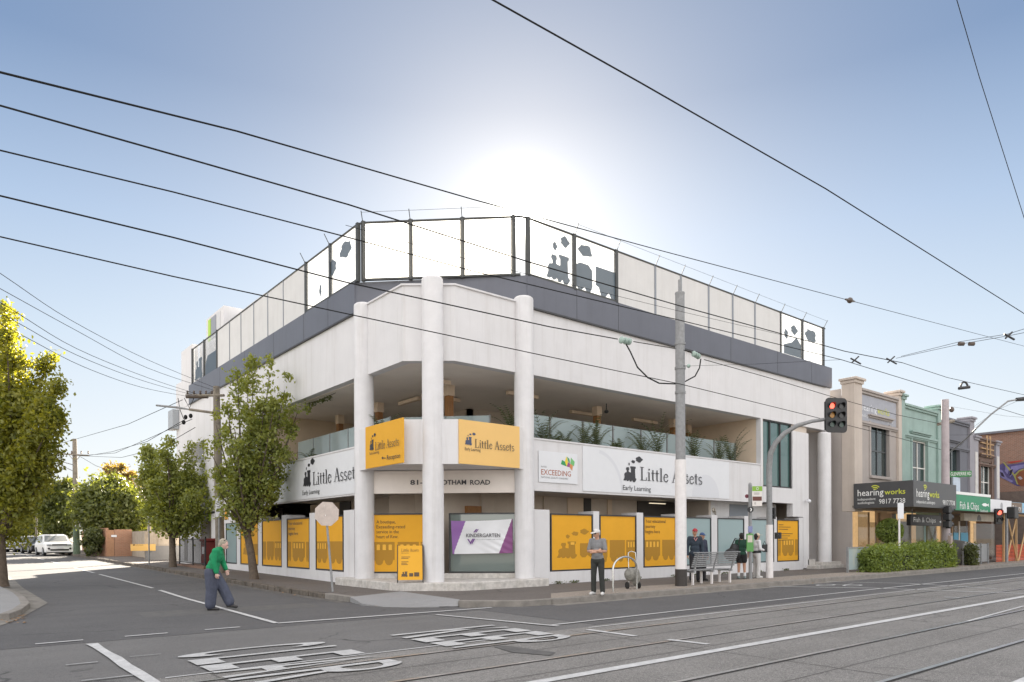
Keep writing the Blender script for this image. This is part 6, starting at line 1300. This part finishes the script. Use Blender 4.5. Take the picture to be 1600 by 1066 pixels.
def hand(w,dirn,side,palm_n,curl=.5):
    """palm, four unequal bent fingers and a thumb leaving the side of the palm; w wrist, dirn along the palm"""
    d=V(dirn).normalized(); n=V(palm_n).normalized(); s=d.cross(n).normalized()*side; w=V(w); P=[(w,w+d*.05,.024,.03),(w+d*.045-s*.02,w+d*.085-s*.024,.02,.017),(w+d*.045+s*.02,w+d*.085+s*.024,.02,.017)]
    for k,(o_,l) in enumerate(((-.03,.062),(-.01,.074),(.011,.068),(.031,.052))):
        a=w+d*.085+s*o_; b1=a+(d*math.cos(curl)+n*math.sin(curl))*l*.5; b2=b1+(d*math.cos(curl*2)+n*math.sin(curl*2))*l*.5; P+=[(a,b1,.0105,.0098),(b1,b2,.0098,.0085)]
    a=w+d*.03-s*.028; b1=a+(d*.6-s*.75+n*.3).normalized()*.036; b2=b1+(d*.9-s*.2+n*.35).normalized()*.03; P+=[(a,b1,.013,.0115),(b1,b2,.0115,.009)]; return P
def headparts(c,f,up,s=1.0):
    """skull, jaw, nose, ears; f facing direction"""
    f=V(f).normalized(); up=V(up).normalized(); l=up.cross(f).normalized(); rot=Matrix((f,l,up)).transposed(); c=V(c)
    return [(c,(.098*s,.076*s,.112*s),rot),(c+f*.025*s-up*.055*s,(.062*s,.055*s,.06*s),rot),(c+f*.093*s-up*.005*s,c+f*.113*s-up*.035*s,.010*s,.014*s),(c+f*.088*s-up*.068*s,c+f*.09*s-up*.070*s,.022*s,.02*s),(c+f*.088*s+l*.012*s-up*.054*s,c+f*.088*s-l*.012*s-up*.054*s,.012*s,.012*s)]+[(c+l*(.076*s*q)-up*.01*s,(.022*s,.010*s,.03*s),rot) for q in (-1,1)]
def face(c,f,up,parent,shades=False):
    f=V(f).normalized(); up=V(up).normalized(); l=up.cross(f).normalized(); c=V(c)
    if shades:
        m=MB(); 
        for q in (-1,1): m.ell(c+f*.088+l*.033*q+up*.008,(.014,.03,.02) ,10,6,Matrix((f,l,up)).transposed())
        m.tube([c+f*.1+l*.03+up*.012,c+f*.1-l*.03+up*.012],.004,5); 
        for q in (-1,1): m.tube([c+f*.085+l*.055*q+up*.012,c+f*.0+l*.08*q+up*.01],.004,5)
        m.build('sunglasses',black,parent)
    else:
        m=MB()
        for q in (-1,1): m.ell(c+f*.086+l*.032*q+up*.008,(.010,.010,.008),8,6)
        m.build('eyes',ink,parent)
    m=MB(); m.tube([c+f*.1+l*.022-up*.055,c+f*.105-up*.054,c+f*.1-l*.022-up*.055],.004,5); m.build('mouth',mat('lip',(.30,.10,.08),.5),parent)
def legs(J): 
    P=[]
    for s in 'LR': P+=[(J['hip'+s],J['knee'+s],.085,.055),(J['knee'+s],J['ank'+s],.056,.036)]
    return P
def shoes(J,m,parent,sc=1.0,sole=None):
    for s in 'LR':
        a=V(J['ank'+s]); t_=V(J['toe'+s]); d=(t_-a); d.z=0; d.normalize(); n=-UZ
        base=V((a.x,a.y,0))
        z0=min(a.z-.075,t_.z-.03)
        h_=a-UZ*.045-d*.03; blobmesh('shoe',[(h_,t_,.043*sc,.034*sc),(a-UZ*.02,h_,.045*sc,.045*sc),(t_-d*.06+UZ*.012,t_-d*.02,.04*sc,.036*sc)],m,parent,.01,2)
def capmesh(c,f,up,m,parent,brim=.1,name='cap'):
    f=V(f).normalized(); up=V(up).normalized(); l=up.cross(f).normalized(); c=V(c); b=MB(); rot=Matrix((f,l,up)).transposed(); nu=20
    vs=[];
    for j in range(7):
        t_=R_(90*j/6)
        for i in range(nu): a=2*math.pi*i/nu; vs.append(c+rot@V((.106*math.cos(a)*math.cos(t_),.086*math.sin(a)*math.cos(t_),.03+.095*math.sin(t_))))
    b.add(vs,[(j*nu+i,j*nu+(i+1)%nu,(j+1)*nu+(i+1)%nu,(j+1)*nu+i) for j in range(6) for i in range(nu)])
    P=[c+rot@V((.09+brim*math.cos(a)*1.0,.078*math.sin(a),.035-.02*math.cos(a))) for a in [R_(-90+15*k) for k in range(13)]]; Q=[p+up*.008 for p in P]; n=len(P); b.add(P+Q,[list(range(n))[::-1],list(range(n,2*n))]+[(i,(i+1)%n,n+(i+1)%n,n+i) for i in range(n)]); return b.build(name,m,parent,smooth=True)
def torso(J,k=0.0,w=1.0,belly=0.0):
    pel,ch,nk=V(J['pel']),V(J['chest']),V(J['neck']); up=(nk-pel).normalized(); f=V(J['fwd']); f=(f-up*f.dot(up)).normalized(); l=up.cross(f); rot=Matrix((f,l,up)).transposed(); wa=pel.lerp(ch,.45)
    P=[(pel,(.115+k+belly*.5,.155*w+k,.13),rot),(wa+f*belly*.6,(.105+k+belly,.14*w+k,.16),rot),(ch,(.115+k+belly*.2,.165*w+k,.17),rot),(ch+up*.09,(.095+k,.17*w+k,.10),rot)]
    for s in 'LR': P.append((ch+up*.1,J['sh'+s],.08+k,.055+k))
    return P
def arm(J,s,k=0,upto='wr',e=1.0):
    P=[(J['sh'+s],J['el'+s],.052+k,.041+k)]
    if upto=='wr': P.append((J['el'+s],J['wr'+s],.041+k,.028+k))
    elif upto=='half': P=[(J['sh'+s],V(J['sh'+s]).lerp(V(J['el'+s]),.8),.052+k,.05+k)]
    return P
# ---- man with folded arms: local x is the way he faces
P=g(934,929.5,.15); t=thing('person','man in grey t-shirt, white cap and sunglasses standing with folded arms at the kerb','person',P,-HEAD-R_(90)-R_(22))
J=dict(pel=(0,0,.93),chest=(.0,0,1.27),neck=(.02,0,1.46),fwd=(1,0,0),hipL=(0,.09,.9),hipR=(0,-.09,.9),kneeL=(.02,.11,.49),kneeR=(.03,-.10,.49),ankL=(0,.13,.09),ankR=(0,-.11,.09),toeL=(.17,.16,.035),toeR=(.17,-.15,.035),shL=(0,.165,1.41),shR=(0,-.165,1.41),elL=(.06,.225,1.14),elR=(.06,-.225,1.14),wrL=(.2,-.03,1.11),wrR=(.19,.05,1.15))
hf=V((.85,-.5,-.12)); hc=(.05,-.01,1.60); body=torso(J,-.004,.9,.03)+legs(J)+arm(J,'L')+arm(J,'R')+[((.02,0,1.44),(.04,0,1.53),.055,.052)]+headparts(hc,hf,(.1,0,1))+hand(J['wrL'],(.15,-1,.1),1,(-1,0,0),.5)+hand(J['wrR'],(-.1,1,-.1),-1,(-1,0,0),.6)
blobmesh('body',body,skin,t,.009); face(hc,hf,(.1,0,1),t,True); capmesh(hc,hf,(.1,0,1),mat('cap_white',(.62,.6,.58),.8,var=.15),t)
m=MB(); m.disc(V(hc)+hf.normalized()*.1+UZ*.07,hf,.016,10,.01); m.build('cap_badge',ink,t)
blobmesh('hair',[(V(hc)-hf.normalized()*.02+UZ*.0,(.092,.080,.085),Matrix.Rotation(math.atan2(hf.y,hf.x),3,'Z'))],mat('grey_hair',(.4,.38,.35),.9),t,.012)
gt=mat('grey_tshirt',(.23,.23,.235),.9,var=.2,scale=9,bump=.5,bscale=12)
blobmesh('t_shirt',torso(J,.014,.92,.045)[1:]+[((0,0,.98),(.145,.165,.11),Matrix.Identity(3))]+arm(J,'L',.012,'half')+arm(J,'R',.012,'half'),gt,t,.011)
tr=mat('black_trousers',(.035,.037,.033),.85,var=.3,scale=8,bump=.6,bscale=9)
blobmesh('trousers',[((0,0,.9),(.13,.175,.12),Matrix.Identity(3))]+[q for s in 'LR' for q in ((J['hip'+s],J['knee'+s],.098,.075),(J['knee'+s],V(J['ank'+s])+UZ*.01,.075,.068))],tr,t,.011); shoes(J,mat('white_shoe',(.65,.64,.62),.6,var=.2,scale=9),t,1.15)
# ---- woman in green crossing, bent forward, mid-stride; local x forward
P=g(344,954,0)+V((.1,0,0))-RGT*.27; t=thing('person','grey haired woman in green jumper and baggy grey jeans striding across the side street','person',P,-HEAD+R_(6))
J=dict(pel=(-.02,0,.90),chest=(.08,0,1.23),neck=(.16,0,1.41),fwd=(1,0,-.35),hipL=(-.02,.09,.87),hipR=(-.02,-.09,.87),kneeL=(.20,.09,.50),kneeR=(.0,-.09,.48),ankL=(.34,.09,.14),ankR=(-.03,-.09,.09),toeL=(.50,.09,.07),toeR=(.14,-.09,.035),shL=(.11,.16,1.36),shR=(.11,-.16,1.36),elL=(.16,.2,1.12),elR=(.08,-.21,1.09),wrL=(.24,.16,.92),wrR=(.14,-.20,.86))
hf=V((.9,0,-.36)); hu=V((.36,0,1)); hc=(.25,0,1.52); body=torso(J,-.005,.93)+legs(J)+arm(J,'L')+arm(J,'R')+[((.14,0,1.38),(.22,0,1.47),.05,.048)]+headparts(hc,hf,hu,.97)+hand(J['wrL'],(.5,-.1,-.9),1,(0,-1,0),.5)+hand(J['wrR'],(.1,.1,-1),-1,(0,1,0),.6)
blobmesh('body',body,mat('pale_skin',(.62,.40,.33),.5),t,.009); face(hc,hf,hu,t)
rt=Matrix((hf.normalized(),hu.cross(hf).normalized(),hf.normalized().cross(hu.cross(hf).normalized()))).transposed()
blobmesh('hair',[(V(hc)-hf.normalized()*.03+hu.normalized()*.03,(.098,.09,.10),rt),(V(hc)-hf.normalized()*.06-hu.normalized()*.03,(.06,.08,.09),rt)],mat('ash_hair',(.42,.37,.29),.9,var=.4,scale=25,bump=.6,bscale=50),t,.011)
grj=mat('green_jumper',(.01,.25,.10),.9,var=.2,scale=9,bump=.5,bscale=14)
blobmesh('jumper',torso(J,.03,1.0)+[((.13,0,1.39),(.19,0,1.435),.08,.068)]+[(J['sh'+s],J['el'+s],.08,.068) for s in 'LR']+[(J['el'+s],V(J['wr'+s])+UZ*.03,.068,.055) for s in 'LR']+[((-.0,0,.98),(.15,.19,.09),Matrix.Rotation(R_(15),3,'Y'))],grj,t,.012)
jn=mat('baggy_jeans',(.075,.085,.125),.85,var=.3,scale=7,bump=.7,bscale=8,streak=.2)
blobmesh('trousers',[((-.03,0,.88),(.15,.18,.14),Matrix.Identity(3)),(J['hipL'],J['kneeL'],.14,.125),(J['kneeL'],(.34,.09,.19),.125,.115),(J['hipR'],J['kneeR'],.14,.125),(J['kneeR'],(-.03,-.09,.14),.125,.12)],jn,t,.013); shoes(J,mat('black_shoe',(.03,.028,.028),.5),t,1.05)
m=MB(); m.tube([V(hc)+V((.03,.07,.085)),V(hc)+V((.05,0,.10)),V(hc)+V((.03,-.07,.085))],.013,6); m.build('sunglasses',black,t)
# ---- standing figures at the tram stop
def stand(label,P,rz,h,parts,hat=None,hatm=None,hairm=None,arms='down',w=1.0,shoe=None,sk=None,lookdown=0,headturn=0):
    t=thing('person',label,'person',P,rz); k=h/1.75; S=lambda x,y,z:V((x*k,y*k*w,z*k))
    J=dict(pel=S(0,0,.93),chest=S(0,0,1.27),neck=S(.01,0,1.46),fwd=(1,0,0),hipL=S(0,.09,.9),hipR=S(0,-.09,.9),kneeL=S(.02,.10,.49),kneeR=S(.02,-.10,.49),ankL=S(-.01,.11,.085),ankR=S(-.01,-.11,.085),toeL=S(.15,.13,.035),toeR=S(.15,-.13,.035),shL=S(0,.165,1.41),shR=S(0,-.165,1.41))
    if arms=='down': J.update(elL=S(-.02,.24,1.13),elR=S(-.02,-.24,1.13),wrL=S(.05,.24,.88),wrR=S(.05,-.24,.88))
    else: J.update(elL=S(.0,.24,1.12),elR=S(.0,-.24,1.12),wrL=S(.24,.1,1.08),wrR=S(.24,-.1,1.08))
    hf=V((math.cos(headturn),math.sin(headturn),-lookdown)); hc=S(.03,0,1.61); body=torso(J)+legs(J)+arm(J,'L')+arm(J,'R')+[(S(.01,0,1.44),S(.02,0,1.54),.052,.05)]+headparts(hc,hf,(0,0,1),.97)+hand(J['wrL'],(.2,0,-1) if arms=='down' else (1,-.2,0),1,(0,-1,0),.5)+hand(J['wrR'],(.2,0,-1) if arms=='down' else (1,.2,0),-1,(0,1,0),.5)
    blobmesh('body',body,sk or skin,t,.010); face(hc,hf,(0,0,1),t)
    if hairm: blobmesh('hair',[(hc-hf*.03+UZ*.02,(.095,.085,.10),Matrix.Identity(3)),(hc-hf*.06-UZ*.04,(.055,.075,.08),Matrix.Identity(3))],hairm,t,.012)
    if hat: capmesh(hc,hf,(0,0,1),hatm,t,brim=hat)
    for nm,mm,kind in parts:
        if kind=='top_long': q=torso(J,.018,.95)+[(J['sh'+s],J['el'+s],.068,.056) for s in 'LR']+[(J['el'+s],J['wr'+s],.056,.043) for s in 'LR']
        if kind=='top_short': q=torso(J,.018,1.02)+arm(J,'L',.018,'half')+arm(J,'R',.018,'half')
        if kind=='jacket': q=torso(J,.025,.98)+[(J['sh'+s],J['el'+s],.078,.068) for s in 'LR']+[(J['el'+s],J['wr'+s],.068,.05) for s in 'LR']+[(S(0,0,.92),(.15,.19,.14),Matrix.Identity(3))]
        if kind=='trousers': q=[(S(0,0,.9),(.125,.165,.12),Matrix.Identity(3))]+[x for s in 'LR' for x in ((J['hip'+s],J['knee'+s],.1,.08),(J['knee'+s],J['ank'+s]+UZ*.02,.08,.075))]
        if kind=='shorts': q=[(S(0,0,.9),(.13,.17,.13),Matrix.Identity(3))]+[(J['hip'+s],V(J['hip'+s]).lerp(V(J['knee'+s]),.55),.105,.105) for s in 'LR']
        blobmesh(nm,q,mm,t,.013)
    shoes(J,shoe or M['black_shoe'],t,1.05); return t,J,S
navy=mat('navy_jacket',(.03,.045,.065),.85,var=.3,scale=6,bump=.5,bscale=10); dkc=mat('dark_cloth',(.03,.03,.035),.9,var=.3,scale=12); wcl=mat('white_cloth',(.68,.67,.68),.85,var=.12,scale=8,bump=.5,bscale=10); grd=mat('dark_green_cloth',(.02,.07,.045),.9,var=.2)
x=onp(1086,909,(0,-2.6,0),(0,1,0)).x; tm,J,S=stand('man in red cap and navy jacket standing behind the bench',V((x,-2.6,.15)),-HEAD-R_(95),1.82,[('trousers',dkc,'trousers'),('jacket',navy,'jacket')],.1,mat('red_cap',(.35,.03,.04),.8),M['grey_hair'],'down')
m=MB(); m.tube([S(.14,-.05,1.42),S(.155,0,1.33),S(.14,.05,1.42)],.02,6); m.build('scarf',mat('pink_scarf',(.5,.25,.25),.9),tm)
x=onp(1096.5,907,(0,-2.25,0),(0,1,0)).x; stand('person in blue cap and dark patterned jacket beside the man in the red cap',V((x,-2.25,.15)),-HEAD-R_(60),1.68,[('trousers',dkc,'trousers'),('jacket',mat('patterned_jacket',(.03,.035,.06),.9,var=.0,speck=.0,scale=20),'jacket')],.09,mat('blue_cap',(.05,.09,.2),.8),M['grey_hair'],'down')
# woman with the big black shoulder bag, her back to the camera
P=g(1168.5,904.5,.15)+V((.0,.25,0)); tw,J,S=stand('person in black shorts seen from behind with a large black shoulder bag','' and None or P,R_(40),1.68,[('shorts',mat('black_shorts',(.02,.02,.022),.9),'shorts'),('top',grd,'top_short')],None,None,mat('black_hair',(.02,.018,.016),.7),'down',shoe=mat('sneaker',(.3,.36,.36),.6,var=.5,scale=20))
m=MB()
for s_ in 'LR': a_=J['ank'+s_]; m.cyl(a_.x,a_.y,.1,.22,.047,.045,10)
m.build('socks',boardw,tw)
t=thing('shoulder_bag','bulging black bag slung on the shoulder of the person in shorts','bag',P+V((-.22,.12,.65)),R_(40)); m=MB(); m.ell((0,.1,.22),(.17,.30,.24)); m.ell((0,.02,.42),(.10,.16,.2)); m.build('bag_body',black,t,smooth=True); m=MB(); m.tube([(0,.2,.4),(0,0,.8),(0,-.15,.82),(0,-.12,.5)],.022,6); m.build('strap',black,t)
P=g(1190,903.5,.15)+V((0,.2,0)); tv,J,S=stand('woman in white tracksuit and visor holding a dark bag by the signal pole',P,-HEAD+R_(15),1.66,[('trousers',mat('white_trousers',(.6,.59,.58),.85,var=.15,scale=7,bump=.5,bscale=9),'trousers'),('jacket',wcl,'top_long')],.14,mat('visor_straw',(.6,.5,.36),.7),M['black_hair'],'hold',shoe=M['white_shoe'],lookdown=-.15)
m=MB(); m.lathe(0,0,[(.17,.92),(.175,.97),(.16,1.0)],16); m.build('waist_shirt',black,tv)
t=thing('handbag','small dark handbag held in front of the woman in white','bag',P+(RGT*.30)+V((0,0,.95)),-HEAD); m=MB(); m.box(-.09,.1,-.05,.05,0,.28); m.build('bag_body',black,t,bevel=.03); m=MB(); m.tube([(-.06,0,.28),(0,0,.40),(.06,0,.28)],.012,6); m.build('handle',black,t)
# rucksack-like shapes under the bench
P=V((8.1,-2.75,.15)); t=thing('tote_bag','red and white checked bag on the ground behind the bench legs','bag',P); m=MB(); m.ell((0,0,.14),(.22,.14,.15)); m.build('bag_body',mat('check_bag',(.55,.4,.4),.8,var=.8,scale=18),t,smooth=True); m=MB(); m.tube([(-.1,0,.24),(0,0,.36),(.1,0,.24)],.012,5); m.build('handle',dkc,t)
